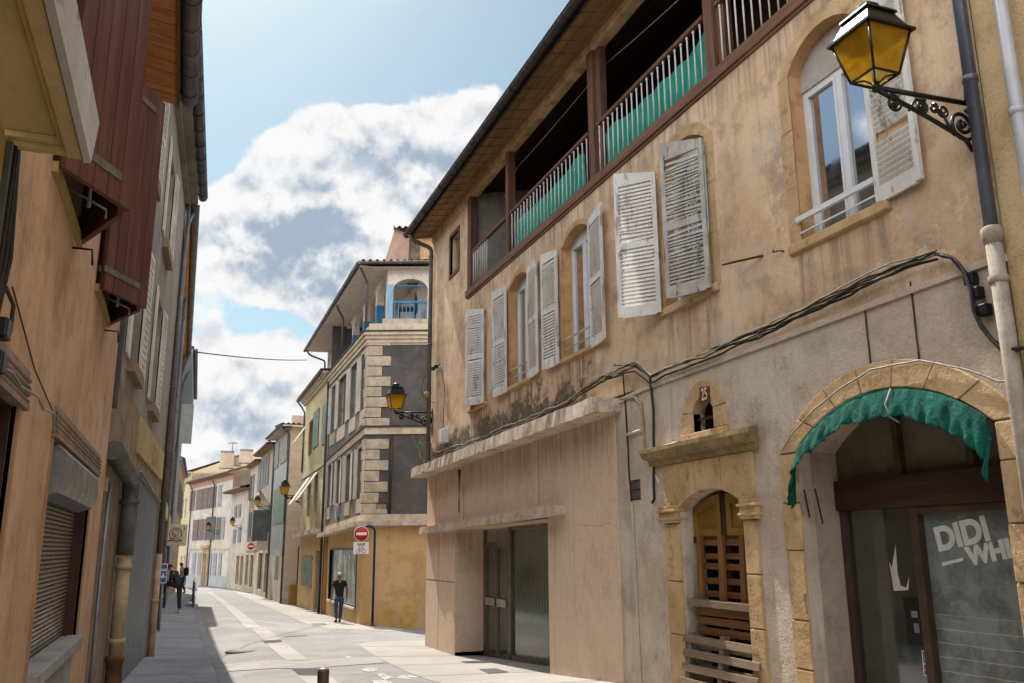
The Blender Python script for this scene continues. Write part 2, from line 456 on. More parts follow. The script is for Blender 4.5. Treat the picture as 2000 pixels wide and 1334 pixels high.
# walls, near right house
MT['r1_upper'] = plaster('render_ochre', '#b59d82', '#a58b70', '#876f58', gain=1.3, big=.55, rough_bump=.5, grain=38, streak=.34, dirtamt=.30, dirt='#6f5f4e', patch=.5, zdirt=(2.15, 3.4, 11.5, 25, .9), off=2,
    drips=((14.5, 15.9, 2.95, .9, .8), (11.9, 13.2, 2.98, .9, .8), (8.5, 9.8, 2.95, .9, .6), (5.7, 7.1, 2.95, .75, .5), (17.1, 18.3, 2.95, .9, .8), (4.7, 18.5, 5.6, .7, .45)))
MT['r1_low'] = plaster('roughcast_grey', '#a89b8c', '#978878', '#8a7c6d', gain=1.4, big=.6, rough_bump=1.0, grain=34, streak=.30, dirtamt=.30, dirt='#61564a', patch=.25, off=5, gdist=.02)
MT['r1_shop'] = plaster('shopfront_slab', '#b49f8c', '#a7917d', '#9a846f', gain=1.6, big=.4, rough_bump=.22, grain=50, streak=.2, dirt='#6e5a48', dirtamt=.25, patch=.12, off=8, drips=((11.3, 21.7, 1.9, 1.2, .35), (13.2, 21.7, .34, .8, .35)))
MT['canopy'] = plaster('canopy_concrete', '#b8a899', '#a0907f', '#7d6f60', gain=1.35, big=.9, rough_bump=.5, grain=26, streak=.45, dirt='#3f382f', dirtamt=.7, off=12)
MT['stone'] = stone('sandstone', '#bea17b', '#a88a64', '#7d6444', 1.1, .7)
MT['stone_b'] = stone('sandstone_dark', '#a07a48', '#8d6a3e', '#6f5334', 1.3, .45, off=4)
MT['stone_pale'] = stone('pale_limestone', '#c2b296', '#a8947a', '#8b7960', 1.7, .5, off=7)
MT['ochre_reveal'] = plaster('ochre_reveal', '#a88560', '#977552', '#816243', big=1.2, rough_bump=.2, streak=.2, dirtamt=.15)
MT['white_paint'] = paint('white_shutter_paint', '#d0ccc3', '#c0bbb1', '#7d7365', .75, .6, 8)
MT['grey_paint'] = paint('grey_worn_paint', '#aaa59b', '#938d82', '#5f5549', .95, .7, 12)
MT['upvc'] = plain('white_window_frame', '#c9c9c8', .35, .08, 3)
MT['glass'] = glass('window_glass')
MT['glass_dim'] = glass('dusty_glass', '#1c1e1f', .10, .03, .25)
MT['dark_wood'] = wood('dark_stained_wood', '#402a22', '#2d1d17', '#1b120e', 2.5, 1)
MT['post_wood'] = wood('brown_post_wood', '#6b4b37', '#503829', '#36261b', 2.5, 2)
MT['beam_wood'] = wood('beam_wood', '#7a5741', '#5f4332', '#3c2a1f', 2.2, 1)
MT['eave_wood'] = wood('eave_planks', '#93744f', '#76593c', '#4d3927', 1.8, 1)
MT['gutter'] = plain('zinc_gutter_dark', '#3d3734', .5, .35, 3, .3)
MT['zinc'] = plain('zinc_grey', '#7e8086', .38, .25, 4, .55)
MT['zinc_dark'] = plain('zinc_weathered', '#5d5b58', .55, .3, 3, .3)
MT['iron'] = plain('black_iron', '#16130f', .42, .4, 20, .3, .45)
MT['rust'] = plain('rusty_iron', '#4a2f1f', .85, .5, 14)
MT['tile'] = stone('clay_tile', '#8a6c5c', '#775d50', '#5e4c44', 3.5, .3)
MT['tile_old'] = stone('old_clay_tile', '#85695a', '#705849', '#4e4139', 2.5, .3, off=3)
MT['cable'] = plain('cable_black', '#2b2825', .6, .3, 20)
MT['cable_pale'] = plain('cable_pale', '#8d857a', .6, .3, 20)
MT['pipe_cream'] = plain('cream_pipe', '#a08a6c', .6, .25, 5)
MT['pipe_roughcast'] = plaster('painted_pipe', '#9d9385', '#8d8375', '#7b7164', gain=1.1, big=2, rough_bump=.6, grain=30)
MT['black'] = plain('dark_interior', '#0b0908', .9, .2, 3)
MT['white'] = plain('white_enamel', '#d6d4cf', .4, .06, 4)
# ------------------------------------------------------------------ ground, road, pavements
def gz(x, y):
    a, b = lerp_tab(ZL, y), lerp_tab(ZR, y)
    t = min(1.6, max(-.6, (x - 0.6) / 5.2))
    return a + (b - a) * t
CURB = sorted([(v.y, v.x) for v in (atG(*q) for q in ((470, 1380), (452, 1334), (437, 1300), (408, 1252), (391, 1200), (384, 1176), (384, 1158), (386, 1144)))])
CURB = [(0, .95)] + CURB + [(95, CURB[-1][1] + .4)]
def xcurb(y): return lerp_tab(CURB, y)
def rz(x, y):
    d = max(0, 1 - (x - xcurb(y)) / .9)
    return gz(x, y) - .10 * min(1, d)
ROWS = [i * .5 for i in range(0, 200)] + [100 + 5 * i for i in range(0, 21)]
def gsheet(g, xl, xr, y0, y1, dz, zf, cols=10):
    rows = [y0] + [y for y in ROWS if y0 + .01 < y < y1 - .01] + [y1]
    b = len(g.v)
    for y in rows:
        a, c = xl(y), xr(y)
        for i in range(cols + 1):
            x = a + (c - a) * i / cols
            g.v.append(Vector((x, y, zf(x, y) + dz)))
    for j in range(len(rows) - 1):
        for i in range(cols):
            a = b + j * (cols + 1) + i
            g.f.append((a, a + 1, a + cols + 2, a + cols + 1)); g.sm.append(True); g.mi.append(0)

def ground_mat(name, a, b, c, big, grain, joint=None, bump=.3, sp=.2):
    t = NT(name)
    n1 = t.noise(big, 6, .62); n2 = t.noise(big * 7, 5, .6, off=3); n3 = t.noise(grain, 3, .6); n4 = t.vor(grain * 1.6, 'F1')
    col = t.mix(t.rng(n1, .36, .64), hexc(a), hexc(b))
    col = t.mix(t.math('MULTIPLY', t.rng(n2, .5, .72), .55), col, hexc(c))
    col = t.mix(t.math('MULTIPLY', t.rng(n3, .40, .68), .40), col, dark(hexc(c), .55))
    col = t.mix(t.math('MULTIPLY', t.rng(n4, .15, .5, 1, 0), .18), col, dark(hexc(a), 1.3))
    st = t.noise(.5, 7, .72, off=21)
    col = t.mix(t.math('MULTIPLY', t.rng(st, .56, .72), .45), col, dark(hexc(c), .6))
    h = t.math('ADD', n3, t.math('MULTIPLY', n2, .6))
    if not joint:
        rp = t.noise(.35, 4, .6, off=31); col = t.mix(t.math('MULTIPLY', t.rng(rp, .56, .565), .35), col, dark(hexc(b), .72))
        ck = t.rng(t.vor(.45, vec=t.noise_vec(1.1, .5)), 0, .010, 1, 0); col = t.mix(t.math('MULTIPLY', ck, .45), col, dark(hexc(c), .3))
        sp_ = t.vor(3.0, 'F1'); col = t.mix(t.math('MULTIPLY', t.rng(sp_, .03, .05, 1, 0), .6), col, dark(hexc(c), .35))
    if joint:
        x, y, z = t.xyz()
        wob = t.math('MULTIPLY_ADD', t.noise(1.2, 3), .05, y)
        f = t.math('FRACT', t.math('DIVIDE', wob, joint))
        line = t.rng(t.math('ABSOLUTE', t.math('SUBTRACT', f, .5)), .472, .488, 0, 1)
        col = t.mix(t.math('MULTIPLY', line, .75), col, dark(hexc(c), .3))
        cell = t.n('ShaderNodeTexWhiteNoise', noise_dimensions='1D'); t.l(t.math('FLOOR', t.math('DIVIDE', wob, joint)), cell.inputs['W'])
        col = t.mix(t.math('MULTIPLY', cell.outputs['Value'], .22), col, dark(hexc(b), .72))
        h = t.math('SUBTRACT', h, t.math('MULTIPLY', line, 1.5))
    return t.fin(col, .88, t.bump(h, bump, .01), spec=sp)
MT['asphalt'] = ground_mat('pale_asphalt', '#84817d', '#75726e', '#908c88', .5, 45)
MT['concrete'] = ground_mat('pavement_concrete', '#a09a91', '#928c83', '#847e75', .45, 40, 2.4)
MT['flag'] = ground_mat('pavement_slabs', '#8b8b90', '#7b7c80', '#6a6b6e', .5, 35, 1.35)
MT['kerb'] = ground_mat('kerb_stone', '#8b8a8c', '#7c7b7d', '#6a696b', .8, 40, 1.0)
MT['pale_slab'] = ground_mat('pale_gutter_slab', '#9a958f', '#8d8882', '#7e7973', .7, 50)
MT['earth'] = ground_mat('earth', '#7d756a', '#6f685e', '#615b52', .2, 20)
def road_paint():
    t = NT('worn_road_paint'); n = t.noise(9, 7, .72); n2 = t.noise(45, 4, .65); n3 = t.noise(1.2, 3)
    b = t.n('ShaderNodeBsdfPrincipled'); b.inputs['Base Color'].default_value = hexc('#b5b1aa'); b.inputs['Roughness'].default_value = .85
    tr = t.n('ShaderNodeBsdfTransparent'); m = t.n('ShaderNodeMixShader')
    f = t.math('MULTIPLY', t.rng(t.math('MULTIPLY_ADD', n2, .5, n), .62, .82), .8)
    t.l(f, m.inputs[0]); t.t.links.new(tr.outputs[0], m.inputs[1]); t.t.links.new(b.outputs[0], m.inputs[2]); t.t.links.new(m.outputs[0], t.out.inputs[0])
    return t.m
MT['road_paint'] = road_paint()
MT['cast_iron'] = plain('cast_iron_cover', '#6d665d', .7, .4, 20, .15)

g = G(); gsheet(g, lambda y: -400 if y > 101 else -120, lambda y: 400 if y > 101 else 160, -30, 195, -.42, lambda x, y: gz(max(-3, min(9, x)), y), 40)
g.add([(-900, 190, -4.2), (900, 190, -4.2), (900, 1500, -4.6), (-900, 1500, -4.6)], [(0, 1, 2, 3)])
struct('ground', g, MT['earth'])
g = G(); gsheet(g, xcurb, lambda y: 22 if 21 < y < 33.4 else (14 if y > 86 else 9.5), -20, 97, 0, rz, 48)
struct('road', g, MT['asphalt'])
g = G()
gsheet(g, lambda y: -2.2, lambda y: xcurb(y) - .17, -20, 60, 0, gz, 6)
struct('pavement_left', g, MT['flag'])
g = G()
gsheet(g, lambda y: xcurb(y) - .165, lambda y: xcurb(y) + .015, -20, 60, .004, gz, 2)
rows = [-20 + .5 * i for i in range(161)]
b = len(g.v)
for y in rows:
    for dz in (.004, -.16): g.v.append(Vector((xcurb(y) + .015, y, gz(xcurb(y), y) + dz)))
for j in range(len(rows) - 1):
    g.f.append((b + 2 * j, b + 2 * j + 1, b + 2 * j + 3, b + 2 * j + 2)); g.sm.append(False); g.mi.append(0)
struct('kerb', g, MT['kerb'])

def tab(pxs):
    return sorted([(v.y, v.x) for v in (atG(*q) for q in pxs)])
T1 = tab(((857, 1334), (802, 1316), (745, 1288), (715, 1270), (699, 1260)))
T1 = [(0, T1[0][1] + 1.2)] + T1
ytop = T1[-1][0]
T1 += [(ytop + .9, T1[-1][1] + .35), (ytop + 1.6, T1[-1][1] + 1.6)]
g = G(); gsheet(g, lambda y: lerp_tab(T1, y), lambda y: max(7.4, lerp_tab(T1, y) + .1), -10, T1[-1][0], .005, rz, 10)
T2 = tab(((690, 1229), (640, 1227), (600, 1219), (585, 1213), (550, 1197), (510, 1180), (470, 1162), (446, 1149)))
y0 = T2[0][0]
T2 = [(y0 - .9, T2[0][1] + 1.6), (y0 - .4, T2[0][1] + .35)] + T2 + [(94, 2.6)]
gsheet(g, lambda y: lerp_tab(T2, y), lambda y: max(7.2, lerp_tab(T2, y) + .1) if y < 52 else max(6.4, lerp_tab(T2, y) + .1), T2[0][0], 94, .005, rz, 10)
struct('pavement_right', g, MT['concrete'])

def strip(name, left, right, mat, dz, n=10, k=6):
    """slab ribbon between two pixel polylines lying on the road"""
    L = [atG(*q) for q in left]; Rr = [atG(*q) for q in right]
    def at(pl, t):
        t *= len(pl) - 1; i = min(int(t), len(pl) - 2); return pl[i].lerp(pl[i + 1], t - i)
    g = G()
    def fn(a, b):
        p = at(L, b).lerp(at(Rr, b), a); return Vector((p.x, p.y, rz(p.x, p.y) + dz))
    g.sheet(fn, k, n * (len(left) - 1))
    return g
g = strip('', [(519, 1256), (558.7, 1290.4)], [(551.8, 1251.3), (604.7, 1289)], None, .006)
for a, b in (([(493, 1228), (516, 1253)], [(519.6, 1226), (549, 1249)]), ([(434.5, 1180), (479.3, 1227)], [(449.4, 1180), (510.4, 1226)]),
             ([(404, 1156), (434, 1179.5)], [(412, 1156), (449, 1179.5)]), ([(582, 1320), (640, 1372)], [(644, 1320), (705, 1372)])):
    h = strip('', a, b, None, .006); g.add(h.v, h.f, True)
struct('gutter_slabs', g, MT['pale_slab'])
g = strip('', [(428, 1288), (580, 1291), (733, 1283.5)], [(434.5, 1301), (590, 1307), (754, 1295)], None, .009)
struct('crossing_strip', g, MT['pale_slab'])

def flat_thing(name, label, cat, quad, mat, dz, slots=0, group=None):
    """iron cover lying flush in the road; quad = 4 pixel corners"""
    P = [atG(*q) for q in quad]
    c = sum(P, Vector()) / 4
    root = thing(name, label, cat, (c.x, c.y, rz(c.x, c.y)), group)
    def fn(a, b):
        p = P[0].lerp(P[1], a).lerp(P[3].lerp(P[2], a), b); return Vector((p.x, p.y, rz(p.x, p.y) + dz))
    g = G(); g.sheet(fn, 4, 4); O('cover_plate', g, mat, root)
    for i in range(slots):
        g = G(); a0 = (i + .22) / slots; a1 = (i + .78) / slots
        g.sheet(lambda a, b: fn(a0 + (a1 - a0) * a, .05 + .9 * b) + Vector((0, 0, .006)), 1, 2)
        O('slot', g, MT['black'], root)
    return root
flat_thing('drain_grate', 'iron drain grate with dark slots in the road just below the pale crossing strip', 'drain grate', [(570, 1307), (619, 1306), (630, 1319), (586, 1320)], MT['cast_iron'], .014, 9)
flat_thing('drain_grate', 'small iron drain grate between two pale gutter slabs in the road', 'drain grate', [(513, 1252.5), (547, 1250), (552, 1254.5), (519, 1257)], MT['cast_iron'], .014, 9)
flat_thing('manhole_cover', 'grey rectangular cover in the asphalt beside the pale gutter slabs', 'manhole cover', [(552, 1240), (596, 1238.5), (599, 1242), (553, 1245)], MT['cast_iron'], .012)
flat_thing('manhole_cover', 'grey rectangular cover in the pavement in front of the walking man', 'manhole cover', [(607, 1218), (634, 1217.5), (640, 1221), (612, 1222)], MT['cast_iron'], .012)
flat_thing('manhole_cover', 'dark square cover in the pavement in front of the shop window', 'manhole cover', [(935, 1308), (968, 1306.5), (994, 1313.5), (956, 1317)], plain('dark_cover', '#4b463f', .8, .3, 10), .012)
# worn bicycle symbol
g = G()
for cx, cy, rx, ry in ((722, 1309, 15, 4.0), (795, 1324, 20, 4.2)):
    b = [atG(cx + rx * math.cos(a), cy + ry * math.sin(a)) for a in [2 * math.pi * i / 20 for i in range(20)]]
    g.add([Vector((p.x, p.y, rz(p.x, p.y) + .010)) for p in b], [tuple(range(20))])
for poly in (((735, 1318), (748, 1316), (768, 1324), (752, 1330)), ((726, 1331), (755, 1330), (770, 1338), (735, 1340)), ((674, 1283), (684, 1282), (688, 1286), (678, 1287))):
    b = [atG(*q) for q in poly]; g.add([Vector((p.x, p.y, rz(p.x, p.y) + .010)) for p in b], [(0, 1, 2, 3)])
o = struct('road_marking', g, MT['road_paint'])
# round manhole: a thin ring
c = atG(474, 1269); cc = Vector((c.x, c.y, rz(c.x, c.y)))
root = thing('manhole_cover', 'round manhole cover sunk in the asphalt left of the gutter slabs', 'manhole cover', cc)
g = G(); g.lathe(cc, [(.34, .012), (.34, .02), (.0, .021)], 32); O('cover_plate', g, MT['asphalt'], root)
g = G(); g.lathe(cc, [(.345, .0), (.345, .019), (.375, .019), (.375, .0)], 32); O('rim', g, MT['cast_iron'], root)
# ------------------------------------------------------------------ shared pieces
def leaf(F, w, z0, zh, zf, th=.035, pitch=.055, stile=.065, rails=(0, .5, 1), broken=0.0, rnd=None, gap=None):
    """louvred shutter leaf in frame F (u from hinge to free edge)"""
    g = G()
    top = lambda u: zh + (zf - zh) * u / w
    for a, b in ((0, stile), (w - stile, w)):
        p = F.p
        g.hexa([p(a, z0, 0), p(b, z0, 0), p(b, z0, th), p(a, z0, th), p(a, top(a), 0), p(b, top(b), 0), p(b, top(b), th), p(a, top(a), th)])
    H = min(zh, zf) - z0; zr = []
    rh = .085
    for r in rails:
        c = z0 + rh * .7 + (H - rh * 1.4) * r
        if r == 1:
            p = F.p; a, b = stile, w - stile
            g.hexa([p(a, c - rh * .6, 0.002), p(b, c - rh * .6, 0.002), p(b, c - rh * .6, th - .002), p(a, c - rh * .6, th - .002), p(a, top(a) - .002, .002), p(b, top(b) - .002, .002), p(b, top(b) - .002, th - .002), p(a, top(a) - .002, th - .002)])
            zr.append((c - rh * .6, 9e9))
        else:
            hh = rh * (.9 if r == 0 else .55)
            g.box(F, stile, w - stile, c - hh + .0, c + hh, .002, th - .002); zr.append((c - hh, c + hh))
    z = z0 + .05
    while z < H + z0 - .05:
        if not any(a - pitch * .5 < z < b + pitch * .2 for a, b in zr) and not (gap and gap[0] < z < gap[1]):
            tl = 0.0; dz = 0.0
            if rnd and rnd.random() < broken: tl = rnd.uniform(-.02, .02); dz = rnd.uniform(-.012, .006)
            p = F.p; a, b = stile - .004, w - stile + .004; t2 = .007
            k = pitch * .98
            g.hexa([p(a, z - k * .5 + dz - tl, th - .003), p(b, z - k * .5 + dz + tl, th - .003), p(b, z + k * .5 + dz + tl, .004), p(a, z + k * .5 + dz - tl, .004),
                    p(a, z - k * .5 + t2 + dz - tl, th - .003), p(b, z - k * .5 + t2 + dz + tl, th - .003), p(b, z + k * .5 + t2 + dz + tl, .004), p(a, z + k * .5 + t2 + dz - tl, .004)])
        z += pitch
    return g
def sub_frame(F, u, o, ang):
    """frame of a leaf hinged at (u,o) on facade F, swung by ang degrees from lying along +u"""
    a = R(ang); d = F.d * math.cos(a) + F.n * math.sin(a)
    base = F.P + F.d * u + F.n * o
    side = 1 if F.d.cross(F.n).z > 0 else -1
    return Fr((base.x, base.y), (d.x, d.y), side)

def casement(parent, F, u0, u1, z0, zs, za, o, mat=None, gm=None, mull=True, fw=.055, name='window', panes=0):
    """frame with two sashes and panes set at depth o"""
    mat = mat or MT['upvc']; gm = gm or MT['glass']
    g = G(); outer = arch(u0, u1, z0, zs, za) if za > zs + .005 else rect(u0, u1, z0, zs)
    top = zs - .02 if za > zs + .005 else zs - fw
    c = (u0 + u1) / 2
    parts = [(u0 + fw, c - fw * .6, z0 + fw, top), (c + fw * .6, u1 - fw, z0 + fw, top)] if mull else [(u0 + fw, u1 - fw, z0 + fw, top)]
    hs = [rect(*q) for q in parts]
    g.holes(F, outer, hs, o, .035)
    for a, b, c0, c1 in parts:        # sash bead, proud of the frame
        bw = .03
        g.box(F, a, a + bw, c0, c1, o - .03, o + .012); g.box(F, b - bw, b, c0, c1, o - .03, o + .012)
        g.box(F, a + bw, b - bw, c0, c0 + bw, o - .03, o + .012); g.box(F, a + bw, b - bw, c1 - bw, c1, o - .03, o + .012)
        for k in range(panes):
            zz = c0 + (c1 - c0) * (k + 1) / (panes + 1); g.box(F, a + bw, b - bw, zz - .014, zz + .014, o - .028, o + .006)
    wn = O(name, g, mat, parent)
    for a, b, c0, c1 in parts:
        g = G(); p = F.p
        g.add([p(a, c0, o - .024), p(b, c0, o - .024), p(b, c1, o - .024), p(a, c1, o - .024)], [(0, 1, 2, 3)])
        O('pane', g, gm, wn)
    return wn

def surround(F, u0, u1, z0, zs, za, w, o, mat, parent, name='window_surround', n=9, sill=True):
    """stone band round an opening, split in blocks by fine joints"""
    g = G(); inner = arch(u0, u1, z0, zs, za, n); outer = arch(u0 - w, u1 + w, z0, zs, za + w, n)
    k = len(inner)
    ring = inner[1:] + [inner[0]]; ro = outer[1:] + [outer[0]]
    for i in range(len(ring) - 1):
        q = [ring[i], ring[i + 1], ro[i + 1], ro[i]]
        if abs(q[0][1] - q[1][1]) > .7:      # jamb: cut in three blocks
            for s in range(3):
                a, b = s / 3, (s + 1) / 3
                l = lambda m, t: (m[0][0] + (m[1][0] - m[0][0]) * t, m[0][1] + (m[1][1] - m[0][1]) * t)
                A, B = (q[0], q[1]), (q[3], q[2]); e = random.uniform(-.02, .03)
                oo = [l(B, a), l(B, b)]
                oo = [(x + (e if x > u1 else -e), y) for x, y in oo]
                g.poly(F, [l(A, a + .004), l(A, b - .004), oo[1], oo[0]], o - .05, o + random.uniform(0, .006))
        else: g.poly(F, q, o - .05, o + .003)
    return O(name, g, mat, parent)

def spiral(c, ax, ay, r0, r1, a0, turns, n=26):
    pts = []
    for i in range(n + 1):
        t = i / n; r = r0 + (r1 - r0) * t; a = a0 + turns * 2 * math.pi * t
        pts.append(c + ax * (r * math.cos(a)) + ay * (r * math.sin(a)))
    return pts

# ------------------------------------------------------------------ near house on the right
F1 = Fr((5.85, 0), (0, 1), 1)
UF, UN = 21.7, 4.66                      # far corner, near end
r1 = thing('corner_house', 'long ochre house with open wooden gallery under the eaves, louvred shutters and an arched shop', 'house', F1.p(UF, -2.4))
ZT, ZG = 8.22, 5.66
WIN = dict(a=(17.2, 18.28, 3.0, 5.0, 5.16), b=(14.70, 15.76, 3.06, 5.05, 5.24), c=(12.0, 13.1, 3.08, 5.06, 5.26), d=(8.62, 9.72, 3.08, 5.06, 5.26), e=(5.86, 6.96, 3.07, 5.0, 5.30))
upper_holes = [arch(*v) for v in WIN.values()]
g = G()
sw = (19.28, 19.98, 6.62, 7.62)
outer = [(UN, 2.15), (UF, 2.15), (UF, ZT + .1), (18.5, ZT + .1), (18.5, ZG), (UN, ZG)]
g.holes(F1, outer, upper_holes + [rect(*sw)], 0, .26)
# far side, back and near side close the house
p = F1.p
g.add([p(UF, -3, 0), p(UF, ZT + .1, 0), p(UF, ZT + .1, -9), p(UF, -3, -9)], [(0, 1, 2, 3)])
g.add([p(UF, -3, -9), p(UN, -3, -9), p(UN, ZT + .1, -9), p(UF, ZT + .1, -9)], [(0, 1, 2, 3)])
O('wall', g, MT['r1_upper'], r1)
# lower wall: roughcast, slightly proud, slanting ledge on top
ARCH = (4.93, 7.29, -2.2, .93, 1.37)
DOOR = (8.26, 9.60, -2.4, .47, .66)
NICHE = (8.72, 9.18, 1.36, 1.60, 1.76)
o_lo = .025
g = G()
g.holes(F1, [(UN, -2.4), (11.29, -2.4), (11.29, 2.05), (10.4, 2.13), (UN, 2.19)], [(arch(*ARCH), .47), (arch(*DOOR), .34), (arch(*NICHE, 8), .16),
        (rect(10.60, 10.92, .62, .90), .06)], o_lo, .3)
for a, b, hh in (((UN, 2.20), (10.4, 2.14), .06), ((10.4, 2.14), (11.29, 2.06), .06)):
    g.bar(F1, a, b, hh, -.02, .055)
O('lower_wall', g, MT['r1_low'], r1)
for z0, z1, u0, u1 in ((1.0, 1.28, 0, 0),):
    pass
# gallery --------------------------------------------------
GU0, GU1 = UN, 18.42
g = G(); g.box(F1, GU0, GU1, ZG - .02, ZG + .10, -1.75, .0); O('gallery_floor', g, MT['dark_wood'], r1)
g = G()
def ceil(a, b): return F1.p(GU0 + (GU1 - GU0) * a, 8.2 + .38 * b, -1.75 * b)
nb = 14
for i in range(nb):                       # board by board
    o0, o1 = -1.75 * i / nb, -1.75 * (i + .93) / nb
    z0, z1 = 8.2 + .38 * i / nb, 8.2 + .38 * (i + .93) / nb
    g.hexa([F1.p(GU0, z0, o0), F1.p(GU1, z0, o0), F1.p(GU1, z1, o1), F1.p(GU0, z1, o1), F1.p(GU0, z0 + .02, o0), F1.p(GU1, z0 + .02, o0), F1.p(GU1, z1 + .02, o1), F1.p(GU0, z1 + .02, o1)])
g.add([F1.p(GU0, 8.24, .02), F1.p(GU1, 8.24, .02), F1.p(GU1, 8.63, -1.75), F1.p(GU0, 8.63, -1.75)], [(0, 1, 2, 3)])
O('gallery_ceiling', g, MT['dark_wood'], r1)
g = G()
g.holes(F1, rect(GU0, GU1, ZG + .1, 8.62), [(rect(4.9, 6.0, 6.5, 7.8), .1), (rect(6.9, 7.7, 5.8, 7.8), .1)], -1.75, .1)
MT['gal_wall'] = plaster('gallery_wall', '#9d978f', '#8b857c', '#777067', big=.7, rough_bump=.15, grain=50, dirtamt=.2)
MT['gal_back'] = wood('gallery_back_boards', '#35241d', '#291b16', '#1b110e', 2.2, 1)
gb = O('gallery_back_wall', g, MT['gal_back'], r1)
g = G(); g.box(F1, UN, 6.85, ZG + .1, 6.5, -1.745, -1.70); g.box(F1, UN, 4.9, 6.5, 8.0, -1.745, -1.70); g.box(F1, 6.0, 6.85, 6.5, 7.9, -1.745, -1.70); O('gallery_panel', g, MT['gal_wall'], r1)
for q in (rect(4.9, 6.0, 6.5, 7.8), rect(6.9, 7.7, 5.8, 7.8)):
    g = G(); g.poly(F1, q, -1.87, -1.85); O('pane', g, MT['glass'], gb)
g = G(); g.box(F1, GU1, GU1 + .08, ZG + .1, 8.62, -1.75, -.02); O('gallery_end_wall', g, MT['gal_wall'], r1)
g = G(); g.box(F1, GU0 - .06, GU0, ZG, 8.62, -1.75, -.02); O('gallery_end_wall', g, MT['gal_wall'], r1)
# sill beam and head beam
g = G(); g.bar(F1, (UN, 5.80), (18.62, 5.825), .16, -.12, .05); g.bar(F1, (UN, 5.655), (18.5, 5.66), .05, -.1, .025); O('gallery_sill_beam', g, MT['beam_wood'], r1, bevel=.012)
MT['cream_beam'] = plaster('limewashed_beam', '#b09674', '#9b8058', '#7d6240', big=.8, rough_bump=.25, streak=.5, dirt='#5d452c', dirtamt=.5)
g = G(); g.box(F1, UN, UF, 8.08, 8.32, -.16, .03); O('gallery_head_beam', g, MT['cream_beam'], r1, bevel=.012)
# posts
POSTS = [(18.34, .17), (15.80, .17), (11.78, .20), (8.34, .20)]
for u, w in POSTS:
    g = G(); g.box(F1, u - w / 2, u + w / 2, 5.8, 8.1, -.14, .028)
    if w > .18: g.box(F1, u - w / 2 - .16, u - w / 2 - .002, 5.8, 8.1, -.16, -.03)
    O('post', g, MT['post_wood'], r1, bevel=.01)
g = G(); g.box(F1, 18.44, 18.52, 5.62, 8.25, -.05, .022); O('corner_board', g, MT['post_wood'], r1)
# railings: handrail and balusters
def railing(u0, u1, count, first_only=None):
    g = G(); g.box(F1, u0, u1, 6.66, 6.725, -.06, .012); g.box(F1, u0, u1, 5.83, 5.86, -.055, -.02)
    rl = O('railing', g, MT['post_wood'], r1, bevel=.006)
    n = count
    src = None
    for i in range(n):
        if first_only and i < n - first_only: continue
        u = u0 + (u1 - u0) * (i + .6) / n
        base = F1.p(u, 5.83, -.025)
        if src is None:
            g = G(); g.tube([base, F1.p(u, 6.665, -.025)], .011, 8); g.lathe(F1.p(u, 6.60, -.025), [(.011, 0), (.017, .02), (.02, .04), (.011, .06)], 8)
            src = O('baluster', g, MT['white_paint'], rl); src_u = u
        else:
            c = src.copy(); COL.objects.link(c); c.parent = rl; c.location = F1.d * (u - src_u)
railing(15.92, 18.24, 17, 8)
railing(11.96, 15.70, 22)
railing(8.50, 11.64, 20)
railing(4.75, 8.20, 22)
# clothes line in the gallery (white cord)
# eaves: planked soffit, rafters ends, gutter
E0, E1 = UN - .2, UF + .12
SO = [(0.03, 8.26), (.22, 8.22), (.40, 8.19), (.60, 8.15)]
g = G()
for (o0, z0), (o1, z1) in zip(SO, SO[1:]):
    g.hexa([p(E0, z0, o0), p(E1, z0, o0), p(E1, z1 + .006, o1 - .012), p(E0, z1 + .006, o1 - .012), p(E0, z0 + .03, o0), p(E1, z0 + .03, o0), p(E1, z1 + .03, o1), p(E0, z1 + .03, o1)])
for i in range(42):                       # stubby battens along the soffit
    u = E0 + (E1 - E0) * (i + .5) / 42
    g.hexa([p(u, 8.245, .04), p(u + .05, 8.245, .04), p(u + .05, 8.135, .58), p(u, 8.135, .58), p(u, 8.27, .04), p(u + .05, 8.27, .04), p(u + .05, 8.17, .58), p(u, 8.17, .58)])
O('soffit', g, MT['eave_wood'], r1)
g = G(); g.box(F1, E0, E1, 8.13, 8.28, .60, .63); O('fascia', g, MT['gutter'], r1)
def gutter(F, pts, r, parent, mat, name='gutter', clips=0):
    """half-round gutter along (u,z) points at offset o"""
    g = G(); n = 10
    for (a, b) in zip(pts, pts[1:]):
        rows = []
        for (u, z, o) in (a, b):
            rows.append([F.p(u, z - r * math.sin(math.pi * k / n), o + r * math.cos(math.pi * k / n)) for k in range(n + 1)])
        v = rows[0] + rows[1]
        g.add(v, [(k, k + 1, n + 2 + k, n + 1 + k) for k in range(n)], True)
        inn = [[F.p(u, z - (r - .012) * math.sin(math.pi * k / n), o + (r - .012) * math.cos(math.pi * k / n)) for k in range(n + 1)] for (u, z, o) in (a, b)]
        g.add(inn[0] + inn[1], [(k, k + 1, n + 2 + k, n + 1 + k) for k in range(n)], True)
        for e, rr in ((0, rows[0]), (1, rows[1])):
            g.add(rr, [tuple(range(n + 1))])
        g.tube([F.p(a[0], a[1], a[2] + r), F.p(b[0], b[1], b[2] + r)], .012, 6)
    if clips:
        (u0, z0, o0), (u1, z1, o1) = pts[0], pts[-1]
        for i in range(clips):
            t = (i + .5) / clips; u = u0 + (u1 - u0) * t; z = z0 + (z1 - z0) * t
            q = [F.p(u, z - (r + .008) * math.sin(math.pi * k / 8), o0 + (r + .008) * math.cos(math.pi * k / 8)) for k in range(9)]
            g.tube(q, .009, 5)
    return O(name, g, mat, parent)
gutter(F1, [(E0, 8.24, .71), (E1, 8.27, .71)], .095, r1, MT['gutter'], clips=22)
